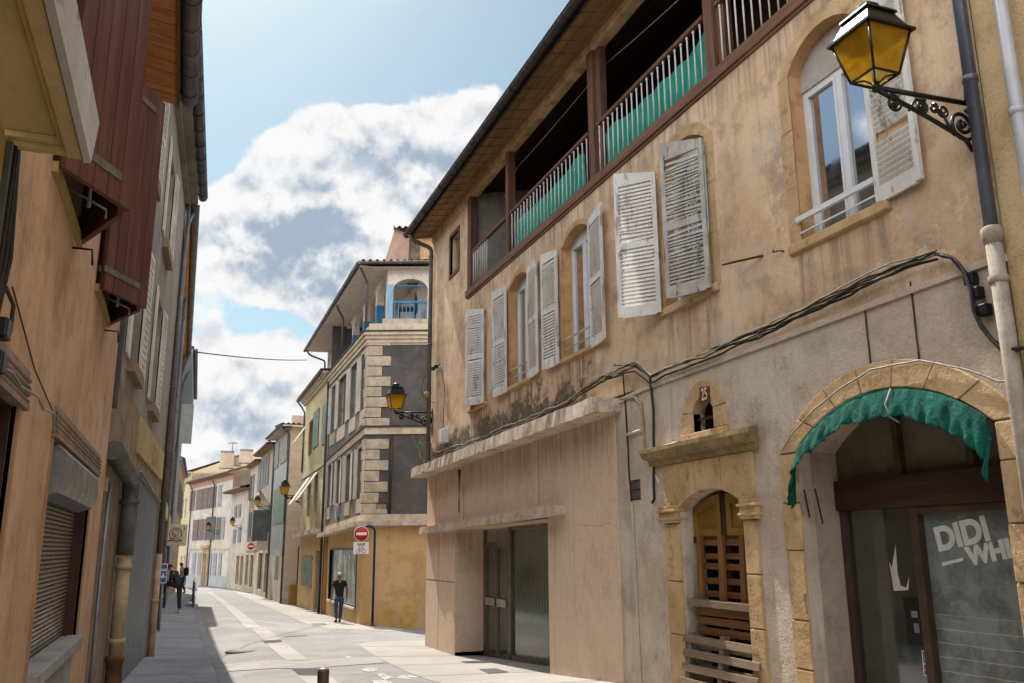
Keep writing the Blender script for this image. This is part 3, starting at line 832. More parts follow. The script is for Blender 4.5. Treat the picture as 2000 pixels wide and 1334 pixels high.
# roof: tiles running up from the eaves
def tile_roof(F, u0, u1, z0, o0, z1, o1, parent, mat, name='roof', pitch=.22, seg=6, amp=.045, thick=.05):
    g = G(); n = max(2, int((u1 - u0) / pitch)) * seg; m = 8
    def fn(a, b):
        u = u0 + (u1 - u0) * a; ph = a * n / seg * 2 * math.pi
        step = .018 * (1 - ((b * 14) % 1))
        return F.p(u, z0 + (z1 - z0) * b + amp * (math.cos(ph)) + step, o0 + (o1 - o0) * b)
    g.sheet(fn, n, m)
    g.add([F.p(u0, z0 - thick, o0), F.p(u1, z0 - thick, o0), F.p(u1, z1 - thick, o1), F.p(u0, z1 - thick, o1)], [(0, 1, 2, 3)])
    return O(name, g, mat, parent)
tile_roof(F1, E0 - .2, E1, 8.33, .72, 10.4, -4.5, r1, MT['tile_old'])
g = G(); g.add([p(E0, 10.4, -4.5), p(E1, 10.4, -4.5), p(E1, 8.3, -9.2), p(E0, 8.3, -9.2)], [(0, 1, 2, 3)])
g.add([p(UF, ZT, 0), p(UF, 10.38, -4.5), p(UF, ZT, -9)], [(0, 1, 2)])
O('roof', g, MT['tile_old'], r1)
# downpipe at the far corner
def pipe(F, pts, r, parent, mat, name='downpipe', rings=()):
    g = G(); q = [F.p(*k) for k in pts]
    sm = [q[0]]
    for a, b, c in zip(q, q[1:], q[2:]):   # soft elbows
        l = min((b - a).length, (c - b).length) * .45; l = min(l, r * 2.5)
        A = b + (a - b).normalized() * l; C = b + (c - b).normalized() * l
        sm += [A * (1 - t) ** 2 + b * 2 * t * (1 - t) + C * t * t for t in (0, .25, .5, .75, 1)]
    sm.append(q[-1]); g.tube(sm, r, 12)
    for u, z, o in rings:
        c = F.p(u, z, o); g.lathe(c, [(r * 1.0, -.03), (r * 1.22, -.025), (r * 1.22, .025), (r * 1.0, .03)], 12)
    return O(name, g, mat, parent)
pipe(F1, [(21.50, 8.18, .70), (21.52, 8.02, .60), (21.50, 7.86, .10), (21.50, 7.6, .10), (21.50, 1.95, .10)], .055, r1, MT['zinc_dark'], rings=[(21.5, 7.62, .1), (21.5, 5.2, .1), (21.5, 3.9, .1), (21.5, 2.6, .1)])
# small window in the far strip
g = G(); a, b, c, d = sw
g.box(F1, a - .09, a, c - .09, d + .09, -.05, .02); g.box(F1, b, b + .09, c - .09, d + .09, -.05, .02); g.box(F1, a, b, d, d + .09, -.05, .02); g.box(F1, a, b, c - .09, c, -.05, .024)
o = O('small_window', g, MT['post_wood'], r1)
g = G(); g.box(F1, a, b, c, d, -.16, -.13); O('pane', g, MT['glass_dim'], o)
g = G(); g.box(F1, a + .18, a + .21, c, d, -.13, -.10); O('glazing_bar', g, MT['upvc'], o)

# ------------------------------------------------ first-floor windows
rnd = random.Random(3)
def sill(F, u0, u1, z, o, mat, parent, h=.11, slope=.0):
    g = G(); q = F.p
    g.hexa([q(u0, z - h, -.05), q(u1, z - h, -.05), q(u1, z - h + .02, o), q(u0, z - h + .02, o), q(u0, z + .02, -.2), q(u1, z + .02, -.2), q(u1, z, o), q(u0, z, o)])
    return O('window_sill', g, mat, parent, bevel=.012)
for k, (u0, u1, z0, zs, za) in WIN.items():
    if k == 'e':
        wn = casement(r1, F1, u0 + .01, u1 - .01, z0 + .02, 4.80, 4.80, -.17)
        g = G(); g.poly(F1, arch(u0 + .008, u1 - .008, 4.80, zs, za - .01), -.22, -.15); O('arch_infill', g, MT['gal_wall'], wn)
    else: wn = casement(r1, F1, u0 + .01, u1 - .01, z0 + .02, zs - .0, za - .02, -.17)
    surround(F1, u0, u1, z0, zs, za, .17 if k in 'de' else .10, .004, MT['stone'] if k in 'de' else MT['ochre_reveal'], r1)
    g = G()
    inner = arch(u0, u1, z0, zs, za)
    n = len(inner)
    sh = lambda q, e: [(x + (e if x < (u0 + u1) / 2 else -e), y - (e if y > zs - .01 else 0)) for x, y in q]
    i2 = sh(inner, .006)
    g.add([F1.p(x, y, .0) for x, y in i2] + [F1.p(x, y, -.165) for x, y in i2], [(i, (i + 1) % n, n + (i + 1) % n, n + i) for i in range(1, n)])
    O('reveal', g, MT['ochre_reveal'], wn)
    sill(F1, u0 - .14, u1 + .14 if k != 'e' else u1 + .18, z0 + .01, .055, MT['stone'], r1, .12 if k in 'de' else .09)
    # safety bar
    if k in 'bce':
        g = G(); zz = z0 + (.22 if k == 'e' else .30)
        if k == 'e': g.box(F1, u0 + .01, u1 + .02, zz, zz + .055, .01, .05); g.box(F1, u0, u1, z0 + .09, z0 + .105, .015, .03)
        else: g.box(F1, u0, u1, zz, zz + .03, .02, .04); g.box(F1, u0, u1, zz - .16, zz - .145, .02, .035)
        O('guard_bar', g, MT['upvc'] if k == 'e' else MT['grey_paint'], wn)
def shutter(u, o, ang, w, z0, zh, zf, mat, wn=None, **kw):
    Fs = sub_frame(F1, u, o, ang)
    return O('shutter', leaf(Fs, w, z0, zh, zf, **kw), mat, r1)
kw = dict(rnd=rnd, broken=.12)
# a: far leaf edge-on, near leaf half closed
shutter(18.28, .03, 163, .54, 2.99, 5.06, 5.12, MT['grey_paint'], **kw)
shutter(17.22, .03, 27, .56, 2.99, 5.05, 5.14, MT['white_paint'], **kw)
# b
shutter(15.78, .05, 4, .68, 2.98, 5.12, 5.20, MT['white_paint'], **kw)
shutter(14.68, .05, 174, .62, 3.04, 5.16, 5.22, MT['white_paint'], **kw)
# c
shutter(13.2, .05, 4, .60, 3.03, 5.06, 5.16, MT['white_paint'], **kw)
shutter(11.98, .05, 172, .66, 3.04, 5.13, 5.22, MT['white_paint'], **kw)
# d: worn leaves standing ajar
shutter(9.76, .05, 40, .62, 3.04, 5.05, 5.16, MT['white_paint'], **kw)
shutter(8.56, .06, 22, .66, 3.04, 5.0, 5.16, MT['grey_paint'], rnd=rnd, broken=.9, pitch=.048, rails=(0, .47, 1))
# e: single near leaf with slats missing
shutter(5.86, .05, 176, .58, 3.08, 5.02, 5.16, MT['white_paint'], gap=(3.62, 3.76), pitch=.058, rails=(0, 1))
# iron rod, rings, hooks
g = G(); a = F1.uz(1424, 535, .03); g.tube([F1.p(8.05, a[1] + .03, .25), F1.p(7.62, a[1] + .03, .0)], .014, 8); O('iron_rod', g, MT['rust'], r1)
g = G(); q = F1.uz(1137, 744); g.tube([F1.p(q[0] + .05 * math.cos(t), q[1] + .06 * math.sin(t), .03) for t in [i * .524 for i in range(13)]], .008, 6); O('iron_ring', g, MT['cable_pale'], r1)
for px, py in ((1525, 494), (1283, 615), (1072, 676), (1210, 716)):
    g = G(); u, z = F1.uz(px, py); g.tube([F1.p(u - .06, z, 0), F1.p(u - .02, z + .01, .06), F1.p(u + .05, z + .015, .06), F1.p(u + .06, z + .05, .05)], .008, 6); O('shutter_hook', g, MT['iron'], r1)

# ------------------------------------------------ shopfront cladding, canopies, recess
SH0, SH1 = 11.27, 21.7
RC0, RC1, RD = 13.83, 19.21, .66
zsl = lambda u: 2.0 - .13 * (u - SH0) / (SH1 - SH0)
zlo = lambda u: .50 - .16 * (u - 13.4) / (21.7 - 13.4)
g = G()
g.holes(F1, [(SH0, -2.4), (RC0, -2.4), (RC0, zlo(RC0)), (RC1, zlo(RC1)), (RC1, -2.7), (SH1, -2.7), (SH1, zsl(SH1)), (SH0, zsl(SH0))], [], .05)
g.add([p(SH0, -2.4, .05), p(SH0, 2, .05), p(SH0, 2, .0), p(SH0, -2.4, 0)], [(0, 1, 2, 3)])
g.add([p(SH1, -2.7, .05), p(SH1, 2, .05), p(SH1, 2, -.5), p(SH1, -2.7, -.5)], [(0, 1, 2, 3)])
g.add([p(RC1, -2.7, .05), p(RC1, .6, .05), p(RC1, .6, -RD), p(RC1, -2.7, -RD)], [(0, 1, 2, 3)])
g.add([p(RC0, -2.7, .05), p(RC0, .6, .05), p(RC0, .6, -RD), p(RC0, -2.7, -RD)], [(0, 1, 2, 3)])
g.add([p(RC0, .47, .05), p(RC1, .40, .05), p(RC1, .40, -RD), p(RC0, .47, -RD)], [(0, 1, 2, 3)])
g.add([p(RC0, -2.7, -RD - .02), p(RC1, -2.7, -RD - .02), p(RC1, .6, -RD - .02), p(RC0, .6, -RD - .02)], [(0, 1, 2, 3)])
O('shopfront_cladding', g, MT['r1_shop'], r1)
# panel joints (dark grooves as thin fillets)
g = G()
for u, z0, z1 in ((20.9, .45, 1.7), (18.6, .55, 1.75), (14.2, .7, 1.85), (20.55, -2.3, .3)):
    g.box(F1, u - .006, u + .006, z0, z1, .045, .0525)
g.box(F1, 19.25, 21.68, -.755, -.74, .045, .0525)
O('panel_joint', g, MT['cable'], r1)
MT['soot'] = plain('soot_stain', '#453a30', .9, .4, 20)
g = G(); u_ = F1.u(897, 940, .05)
g.poly(F1, [(u_ - .16, 1.72), (u_ + .14, 1.74), (u_ + .07, 1.5), (u_ + .03, 1.2), (u_ + .06, .95), (u_ + .05, .80), (u_ - .04, .74), (u_ - .06, .9), (u_ - .02, 1.15), (u_ - .05, 1.45)], .045, .0515); O('drip_stain', g, MT['soot'], r1)
rr_ = random.Random(6)
for ua_, ub_, z_ in ((11.35, 12.7, .30), (19.3, 20.4, -1.6)):
    g = G(); n_ = 16; zz_ = [z_]
    for _ in range(n_): zz_.append(zz_[-1] + rr_.uniform(-.03, .03))
    g.tube([F1.p(ua_ + (ub_ - ua_) * i / n_, zz_[i], .0495) for i in range(n_ + 1)], [.001] + [rr_.uniform(.0012, .003) for _ in range(n_ - 1)] + [.001], 5); O('crack', g, MT['soot'], r1)
g = G(); g.box(F1, RC1 - .0, SH1 - .02, -2.75, -2.22, -RD, .035); g.box(F1, SH0 + .02, RC0 - .01, -2.5, -1.86, -.3, .035); O('plinth', g, plain('dark_plinth', '#3a322a', .9, .3, 8), r1)
def slab(F, u0, z0a, u1, z1a, h, o0, o1, name, mat, parent, rag=.012):
    """concrete slab with a ragged, broken front edge"""
    g = G(); n = 60; q = F.p; rr = random.Random(11)
    tops = []; bots = []
    for i in range(n + 1):
        t = i / n; u = u0 + (u1 - u0) * t; z = z0a + (z1a - z0a) * t
        e = rr.uniform(-rag, rag) + (rr.uniform(-.03, 0) if rr.random() < .12 else 0)
        f = rr.uniform(-rag, rag) * .6 + (rr.uniform(0, .05) if rr.random() < .14 else 0)
        tops.append((u, z + e * .4, e)); bots.append((u, z - h + f, rr.uniform(-rag, rag)))
    v = []
    for (u, zt, e), (_, zb, f) in zip(tops, bots):
        v += [q(u, zt, o0), q(u, zt, o1 + e), q(u, zb, o1 + f - .004), q(u, zb + .02, o0)]
    fs = []
    for i in range(n):
        a, b = 4 * i, 4 * i + 4
        fs += [(a + k, a + (k + 1) % 4, b + (k + 1) % 4, b + k) for k in range(4)]
    fs += [(0, 1, 2, 3), (4 * n + 3, 4 * n + 2, 4 * n + 1, 4 * n)]
    g.add(v, fs)
    return O(name, g, mat, parent)
slab(F1, 11.08, 2.09, 21.75, 1.97, .225, -.05, .49, 'canopy', MT['canopy'], r1)
slab(F1, 13.05, .665, 21.72, .505, .165, -.05, .26, 'door_canopy', MT['canopy'], r1)
# shop door and window in the recess
FR = Fr((5.85 + RD, 0), (0, 1), 1)
MT['alu'] = plain('bronze_aluminium', '#6d6558', .45, .2, 4, .5)
MT['curtain'] = plaster('pleated_curtain', '#6f7468', '#5f655a', '#50564c', big=.8, rough_bump=.1, streak=.8)
zt_r = .46
g = G()
g.box(FR, 17.38, 17.56, -2.3, zt_r, 0, .07); g.box(FR, 13.8, 17.38, -2.24, -2.12, .0, .07); g.box(FR, 13.8, 17.38, .36, zt_r, 0, .06); g.box(FR, 17.56, 19.24, .05, .12, 0, .06)
g.box(FR, 19.1, 19.21, -2.3, zt_r, 0, .05); g.box(FR, 13.8, 13.9, -2.2, zt_r, 0, .05)
shop = O('shop_window', g, MT['alu'], r1, bevel=.008)
def shop_glass(name):
    t = NT(name); x, y, z = t.xyz()
    w = t.math('SINE', t.math('MULTIPLY', y, 46.0))
    pl = t.rng(w, -1, 1, .75, 1.15, False)
    col = t.mix(t.rng(z, -2.2, .4), hexc('#4c5148'), hexc('#414a43'))
    m = t.n('ShaderNodeMix', data_type='RGBA', blend_type='MULTIPLY'); m.inputs[0].default_value = 1; t.l(col, m.inputs[6])
    cc = t.n('ShaderNodeCombineColor'); [t.l(pl, cc.inputs[i]) for i in range(3)]; t.l(cc.outputs[0], m.inputs[7])
    return t.fin(m.outputs[2], .10, None, spec=.55)
MT['shop_glass'] = shop_glass('curtained_shop_glass')
g = G(); g.box(FR, 13.85, 17.4, -2.14, .38, .0, .02); O('pane', g, MT['shop_glass'], shop)
g = G()
for u0, u1 in ((17.60, 18.28), (18.32, 19.05)):
    g.box(FR, u0, u0 + .05, -2.28, .05, .0, .05); g.box(FR, u1 - .05, u1, -2.28, .05, .0, .05); g.box(FR, u0 + .05, u1 - .05, -.02, .05, .0, .05); g.box(FR, u0 + .05, u1 - .05, -2.28, -2.2, .0, .05)
dr = O('shop_door', g, MT['alu'], r1, bevel=.006)
for u0, u1 in ((17.62, 18.26), (18.34, 19.03)):
    g = G(); g.box(FR, u0, u1, -2.24, .02, .0, .02); O('pane', g, MT['shop_glass'], dr)
    g = G(); g.box(FR, u0 + .06, u1 - .04, -1.22, -1.06, .05, .085); O('push_plate', g, plain('push_plate', '#a79d8c', .4, .2, 6, .4), dr, bevel=.006)
g = G(); g.box(FR, 17.56, 19.15, .12, zt_r, .0, .02); O('transom_pane', g, MT['glass_dim'], shop)

# ------------------------------------------------ old door, number 25
u0, u1, z0, zs, za = DOOR
g = G()
def blocks(g, F, ua, ub, zlist, o0, o1, jit=.01):
    for a, b in zip(zlist, zlist[1:]):
        e = random.uniform(-jit, jit); g.box(F, ua - (0 if ua > (ARCH[0] + 1 if ua < 8 else 9) else max(e, 0)) + .005, ub - .005 + (max(e, 0) if ua > (ARCH[0] + 1 if ua < 8 else 9) else 0), a + .006, b - .006, o0, o1 + random.uniform(-.004, .004))
zj = [-2.2, -1.72, -1.05, -.52, .28]
blocks(g, F1, u1, u1 + .36, [-2.3, -1.05, -.42, .28], -.10, .055); blocks(g, F1, u0 - .25, u0, [-2.2, -.86, -.30, .28], -.10, .055)
g.box(F1, u1 + .005, u1 + .42, .285, .50, -.10, .10); g.box(F1, u0 - .31, u0 - .005, .285, .50, -.10, .10)
for zz, oo in ((.32, .115), (.42, .13)): g.box(F1, u1 - .01, u1 + .44, zz, zz + .03, -.08, oo); g.box(F1, u0 - .33, u0 + .01, zz, zz + .03, -.08, oo)
inn = arch(*DOOR, 10)[2:]
cut = [0, 3, 7, 10]
for a, b in zip(cut, cut[1:]):
    seg = inn[a:b + 1]; lo = [(u, z) for u, z in seg]
    e = .008
    ul, ur = seg[0][0], seg[-1][0]
    if a == 0: ul = u1 + .36
    if b == 10: ur = u0 - .25
    pts = [(ul - e, 1.02)] + ([(ul - e, .505)] if a == 0 else []) + [(seg[0][0] - e, seg[0][1])] + seg[1:-1] + [(seg[-1][0] + e, seg[-1][1])] + ([(ur + e, .505)] if b == 10 else []) + [(ur + e, 1.02)]
    g.poly(F1, pts, -.10, .05)
O('door_surround', g, MT['stone'], r1, bevel=.008)
# cornice over the door
g = G(); prof = [(.03, 1.02), (.08, 1.03), (.10, 1.10), (.17, 1.13), (.20, 1.20), (.20, 1.25), (.03, 1.285)]
ua, ub = 7.84, 10.28
n = len(prof)
g.add([F1.p(ua + (.2 - o) * .4, z, o) for o, z in prof] + [F1.p(ub - (.2 - o) * .4, z, o) for o, z in prof], [(i, (i + 1) % n, n + (i + 1) % n, n + i) for i in range(n)] + [tuple(range(n)), tuple(range(2 * n - 1, n - 1, -1))])
MT['stone_mossy'] = stone('mossy_cornice_stone', '#97825c', '#7d6c4a', '#4a4330', 2.2, .5, off=9)
O('door_cornice', g, MT['stone_mossy'], r1)
MT['yellow_wood'] = paint('yellow_door_paint', '#86662a', '#745620', '#4d3a1c', .4, .6, 6)
g = G(); g.add([p(u0, -2.4, -.31), p(u1, -2.4, -.31), p(u1, .7, -.31), p(u0, .7, -.31)], [(0, 1, 2, 3)]); od = O('old_door', g, MT['black'], r1)
for a, b in ((8.28, 8.86), (8.98, 9.58)):
    zt = lambda u: .47 + .17 * (1 - ((u - 8.93) / .67) ** 2)
    n = 8; us = [a + (b - a) * i / n for i in range(n + 1)]
    g = G(); out = [(a, .12), (b, .12)] + [(u, zt(u) - .03) for u in us[::-1]]
    s = .085; us2 = [a + s + (b - a - 2 * s) * i / n for i in range(n + 1)]
    inn2 = [(a + s, .12 + s), (b - s, .12 + s)] + [(u, zt(u) - .03 - s * 1.3) for u in us2[::-1]]
    g.holes(F1, out, [inn2], -.14, .03); g.poly(F1, inn2, -.19, -.17)
    g.poly(F1, out, -.215, -.2)
    O('door_panel', g, MT['yellow_wood'], od)
g = G(); g.box(F1, 8.86, 8.98, -2.3, .58, -.24, -.15); g.box(F1, u0, u1, .04, .12, -.26, -.14); O('door_rail', g, MT['dark_wood'], od)
g = G(); g.box(F1, 9.43, 9.50, -.62, -.46, -.17, -.06); O('letter_plate', g, MT['zinc'], od)
# niche with number plate
g = G()
u0n, u1n, z0n, zsn, zan = NICHE
inn = arch(*NICHE, 6); op = [(8.46, 1.36), (8.46, 1.66), (8.70, 1.93), (9.12, 1.96), (9.42, 1.66), (9.42, 1.36)]
top = [q for q in inn if q[1] >= zsn - 1e-6]
g.poly(F1, [(8.46, 1.36), (u0n, 1.36), (u0n, 1.60), (8.47, 1.61)], -.08, .05); g.poly(F1, [(9.43, 1.36), (9.43, 1.60), (u1n, 1.60), (u1n, 1.36)], -.08, .05)
rt_ = [q for q in top if q[0] >= 8.95]; lf = [q for q in top if q[0] <= 8.95]
g.poly(F1, [(9.42, 1.615), (9.3, 1.80), (9.12, 1.93), (8.955, 1.97)] + [(max(8.955, x), y) for x, y in rt_[::-1]], -.08, .048)
g.poly(F1, [(8.945, 1.97), (8.78, 1.93), (8.58, 1.80), (8.47, 1.62)] + [(min(8.945, x), y) for x, y in lf[::-1]], -.08, .052)
g.box(F1, 8.44, 9.44, 1.235, 1.35, -.05, .07)
O('niche_surround', g, MT['stone'], r1, bevel=.008)
g = G(); g.poly(F1, arch(u0n, u1n, z0n, zsn, zan, 6), -.19, -.135); nb_ = O('niche_window', g, MT['black'], r1)
g = G(); g.box(F1, u0n, u1n, 1.50, 1.53, -.06, -.03); O('bar', g, MT['rust'], nb_)
g = G(); q = [F1.uz(*k, .06) for k in ((1366, 757), (1385, 754), (1387, 784), (1367, 788))]
g.poly(F1, q, .05, .064); pl = O('number_plate', g, plain('brown_enamel', '#5a3320', .45, .25, 12), r1, bevel=.003)
def lettering(txt, F, u, z, h, o, mat, parent, name, rot=0, width=1.0, fat=0.0, align='CENTER'):
    cu = bpy.data.curves.new(name, 'FONT'); cu.body = txt; cu.size = h; cu.extrude = .0015; cu.align_x = align; cu.align_y = 'CENTER'; cu.offset = fat
    tmp = bpy.data.objects.new('lettering_source', cu); COL.objects.link(tmp)
    dg = bpy.context.evaluated_depsgraph_get(); me = bpy.data.meshes.new_from_object(tmp.evaluated_get(dg))
    bpy.data.objects.remove(tmp)
    me.materials.clear(); me.materials.append(mat); me.name = name
    ob = bpy.data.objects.new(name, me); COL.objects.link(ob)
    right = -F.d if F.d.cross(F.n).z > 0 else F.d          # reading direction seen from the street
    M = Matrix((( right.x, 0, F.n.x), (right.y, 0, F.n.y), (0, 1, 0))).to_4x4() @ Matrix.Rotation(rot, 4, 'Z') @ Matrix.Diagonal((width, 1, 1, 1))
    base = Vector((0, 0, 0)); k = parent
    while k is not None: base += k.location; k = k.parent
    M.translation = F.p(u, z, o) - base
    for v in me.vertices: v.co = M @ v.co
    ob.parent = parent
    return ob
lettering('25', F1, sum(k[0] for k in q) / 4, sum(k[1] for k in q) / 4, .21, .066, plain('number_cream', '#cfc2a8', .5, .1), pl, 'number', width=.62, fat=.002)
# vent
g = G()
for i in (0, 1):
    for j in (0, 1): g.box(F1, 10.62 + i * .15, 10.62 + i * .15 + .13, .64 + j * .13, .64 + j * .13 + .115, -.03, .012)
g.box(F1, 10.60, 10.92, .62, .90, -.08, -.03); O('vent_grille', g, plain('vent', '#564b43', .7, .2, 10), r1)

# ------------------------------------------------ arched shop
a0, a1, az0, azs, aza = ARCH
g = G(); inner = arch(*ARCH, 14); outer = arch(a0 - .27, a1 + .27, az0, azs, aza + .25, 14)
ri, ro = inner[2:], outer[2:]
jo = [0, 2, 4, 6, 8, 10, 12, 14]
for a, b in zip(jo, jo[1:]):
    A = ri[a:b + 1]; B = ro[a:b + 1]; s = .007
    A = [(A[0][0] - s, A[0][1])] + A[1:-1] + [(A[-1][0] + s, A[-1][1])]
    B = [(B[0][0] - s, B[0][1])] + B[1:-1] + [(B[-1][0] + s, B[-1][1])]
    g.poly(F1, A + B[::-1], -.12, .05 + random.uniform(-.004, .006))
blocks(g, F1, a1, a1 + .27, [-2.2, -1.62, -1.18, -.72, -.05, .42, .92], -.12, .05, .02)
blocks(g, F1, a0 - .27, a0, [-2.2, -1.3, -.70, -.28, .15, .62, .92], -.12, .05, .03)
O('arch_surround', g, MT['stone'], r1, bevel=.01)
FS = Fr((6.31, 0), (0, 1), 1)
MT['arch_reveal'] = plaster('arch_reveal_render', '#9a8d7e', '#8b7e6f', '#766a5c', big=.8, rough_bump=.7, grain=40, dirtamt=.35)
g = G(); inr = [(x + (.004 if x < 6.1 else -.004), y) for x, y in arch(*ARCH, 14)]; n = len(inr)
g.add([p(x, y, -.125) for x, y in inr] + [p(x, y, -.455) for x, y in inr], [(i, (i + 1) % n, n + (i + 1) % n, n + i) for i in range(1, n)]); O('arch_reveal', g, MT['arch_reveal'], r1)
FSn = .0
zb0, zb1 = .34, .64
g = G(); g.box(FS, a0 - .05, a1 + .05, zb0, zb1, -.1, .07); trb = O('transom_beam', g, MT['dark_wood'], r1, bevel=.01)
g = G()
for px in (1753, 1896): u = FS.u(px, 870); g.box(FS, u - .035, u + .035, zb1, 1.4, -.06, .03)
g.box(FS, a1 - .07, a1 + .05, -2.2, zb0, -.06, .03)
uf = FS.u(1806, 1150)
g.box(FS, uf - .05, uf + .04, -2.2, zb0, -.06, .05); g.box(FS, a0, uf, zb0 - .07, zb0, -.06, .04)
O('shop_frame', g, plain('brown_frame', '#44352b', .5, .3, 5), r1, bevel=.006)
MT['fan_pane'] = plaster('papered_fanlight', '#5f594c', '#554f43', '#484237', big=1, rough_bump=.03, streak=.2)
g = G(); fan = [(x, y) for x, y in arch(a0 - .04, a1 + .04, zb1, azs, aza + .03, 12)]; g.poly(FS, fan, -.06, -.04)
o = O('fanlight', g, MT['fan_pane'], r1)
MT['door_glass'] = glass('door_glass_dark', '#262925', .05, .01, .10)
g = G(); g.box(FS, uf + .04, a1 - .07, -2.2, zb0, -.05, -.02); dg_ = O('glass_door', g, MT['door_glass'], r1)
u_l = FS.u(1838, 1250)
g = G(); q0 = FS.uz(1768, 1165, .0); q1 = FS.uz(1816, 1265, .0)
g.box(FS, q1[0], q0[0], q1[1], q0[1], -.02, .03); O('door_handle', g, MT['iron'], dg_, bevel=.004)
g = G()
for (A, B) in (((1781, 1193), (1794, 1207)), ((1786, 1217), (1798, 1237))):
    g = G(); q0 = FS.uz(*A, .03); q1 = FS.uz(*B, .03); g.box(FS, q1[0], q0[0], q1[1], q0[1], .03, .04)
    O('lock', g, MT['zinc'], dg_)
g = G(); q0 = FS.uz(1793, 1124); q1 = FS.uz(1800, 1160); g.box(FS, q1[0], q0[0], q1[1], q0[1], -.02, -.015); O('sticker', g, MT['white'], dg_)
g = G(); g.poly(FS, [FS.uz(*k) for k in ((1743, 1154), (1771, 1153), (1772, 1128), (1767, 1148), (1756, 1144), (1750, 1120), (1746, 1066), (1739, 1110), (1734, 1098))], -.02, -.017)
O('torn_paper', g, plain('torn_paper', '#b1aaa0', .8, .1), dg_)
# plastic sheet behind the right pane
def plastic():
    t = NT('crumpled_plastic_sheet'); v = t.noise_vec(2.0, .5)
    w = t.noise(3.2, 6, .68, vec=v); c = t.vor(2.2, vec=v); f = t.noise(9, 5, .7, vec=v)
    z = t.xyz()[2]; fr = t.math('FRACT', t.math('MULTIPLY', t.math('MULTIPLY_ADD', w, .03, z), 8.5))
    ln = t.rng(t.math('ABSOLUTE', t.math('SUBTRACT', fr, .5)), .455, .49, 0, 1)
    ln = t.math('MULTIPLY', ln, t.rng(z, -.75, -.45, 1, 0))
    col = t.mix(t.rng(w, .40, .62), hexc('#565b59'), hexc('#767b7a'))
    col = t.mix(t.math('MULTIPLY', t.rng(c, 0, .03, 1, 0), .10), col, hexc('#8b8c86'))
    col = t.mix(t.math('MULTIPLY', ln, .7), col, hexc('#a9aba8'))
    h = t.math('ADD', t.math('MULTIPLY', t.rng(c, 0, .25, 1, 0), .3), t.math('MULTIPLY', f, .9))
    return t.fin(col, .22, t.bump(h, .55, .03), spec=.7)
MT['plastic'] = plastic()
g = G(); g.box(FS, a0 - .05, uf - .05, -2.2, zb0 - .07, -.055, -.03); sp = O('shop_pane', g, MT['plastic'], r1)
MT['letter'] = plain('faded_white_vinyl', '#c4c4c1', .6, .12, 8)
def word(txt, pxs, h, rot, width, fat):
    u, z = FS.uz(*pxs, -.025)
    lettering(txt, FS, u, z, h, -.028, MT['letter'], sp, 'lettering', rot, width, fat, 'LEFT')
word('DIDI', (1827, 1057), .275, R(9.5), 1.06, .013)
word('WHI', (1890, 1089), .20, R(9.5), 1.1, .012)
g = G(); g.poly(FS, [FS.uz(*k, -.025) for k in ((1839, 1099), (1880, 1089), (1881, 1095), (1840, 1106))], -.03, -.026); O('lettering', g, MT['letter'], sp)
# card sticker
F_ = FS
ST = [(1797, 1270), (1827, 1274), (1832, 1324), (1802, 1320)]
def stq(a, b):
    l = Vector(FS.uz(*ST[0]) + (0,)).lerp(Vector(FS.uz(*ST[1]) + (0,)), a); m = Vector(FS.uz(*ST[3]) + (0,)).lerp(Vector(FS.uz(*ST[2]) + (0,)), a)
    q = l.lerp(m, b); return (q.x, q.y)
def patch(name, a0_, a1_, b0_, b1_, o_, mat, par):
    g = G(); g.poly(FS, [stq(a0_, b0_), stq(a1_, b0_), stq(a1_, b1_), stq(a0_, b1_)], -.02, o_); return O(name, g, mat, par)
sk = patch('card_sticker', 0, 1, 0, 1, -.016, MT['white'], dg_)
for nm, q, c in (('blue_field', (.06, .94, .05, .50), '#1f6f93'), ('card_emblem', (.16, .46, .16, .40), '#b7c7cf'), ('card_emblem', (.50, .84, .16, .40), '#a9b9c4'), ('red_field', (.06, .47, .55, .76), '#b3433a'),
                 ('pale_field', (.52, .94, .55, .74), '#c9c4c4'), ('blue_field', (.06, .47, .78, .96), '#3d5c85'), ('red_field', (.30, .47, .78, .96), '#a33b46'), ('pale_field', (.52, .94, .78, .95), '#9aa3bd')):
    patch(nm, *q, -.0155 + .001 * (nm == 'card_emblem') + .0007 * (nm == 'red_field'), plain('sticker_' + nm, c, .5, .1), dg_)
# green patch of cement on the jamb
g = G(); g.poly(F1, [(max(7.305, F1.u(*k, .05)), F1.z(*k, .05)) for k in ((1572, 1160), (1575, 1164), (1579, 1160), (1583, 1163), (1586, 1166), (1588, 1200), (1584, 1196), (1581, 1199), (1577, 1190), (1573, 1178), (1570, 1168))], .0, .0565)
O('cement_patch', g, plaster('cement_patch', '#6f6a62', '#645f57', '#595349', rough_bump=.4), r1)
# ------------------------------------------------------------------ neighbour to the right of the arched shop
F0 = Fr((5.85, 0), (0, 1), 1)
r0 = thing('neighbour_house', 'sunlit beige roughcast house beyond the grey downpipe at the right edge', 'house', F0.p(2.0, -1.7))
MT['r0_up'] = plaster('beige_roughcast', '#b59d78', '#a48b66', '#937a57', big=.5, rough_bump=.9, grain=36, streak=.3, off=31, gdist=.02)
g = G()
g.add([F0.p(-8, -2.4, -.004), F0.p(UN - .004, -2.4, -.004), F0.p(UN - .004, 9.2, -.004), F0.p(-8, 9.2, -.004)], [(0, 1, 2, 3)])
g.add([F0.p(UN - .004, 8.0, -.004), F0.p(UN - .004, 9.2, -.004), F0.p(UN - .004, 9.2, -8), F0.p(UN - .004, 8.0, -8)], [(0, 1, 2, 3)])
g.add([F0.p(-8, 9.2, 0), F0.p(UN - .004, 9.2, 0), F0.p(UN - .004, 9.2, -8), F0.p(-8, 9.2, -8)], [(0, 1, 2, 3)])
O('wall', g, MT['r0_up'], r0)
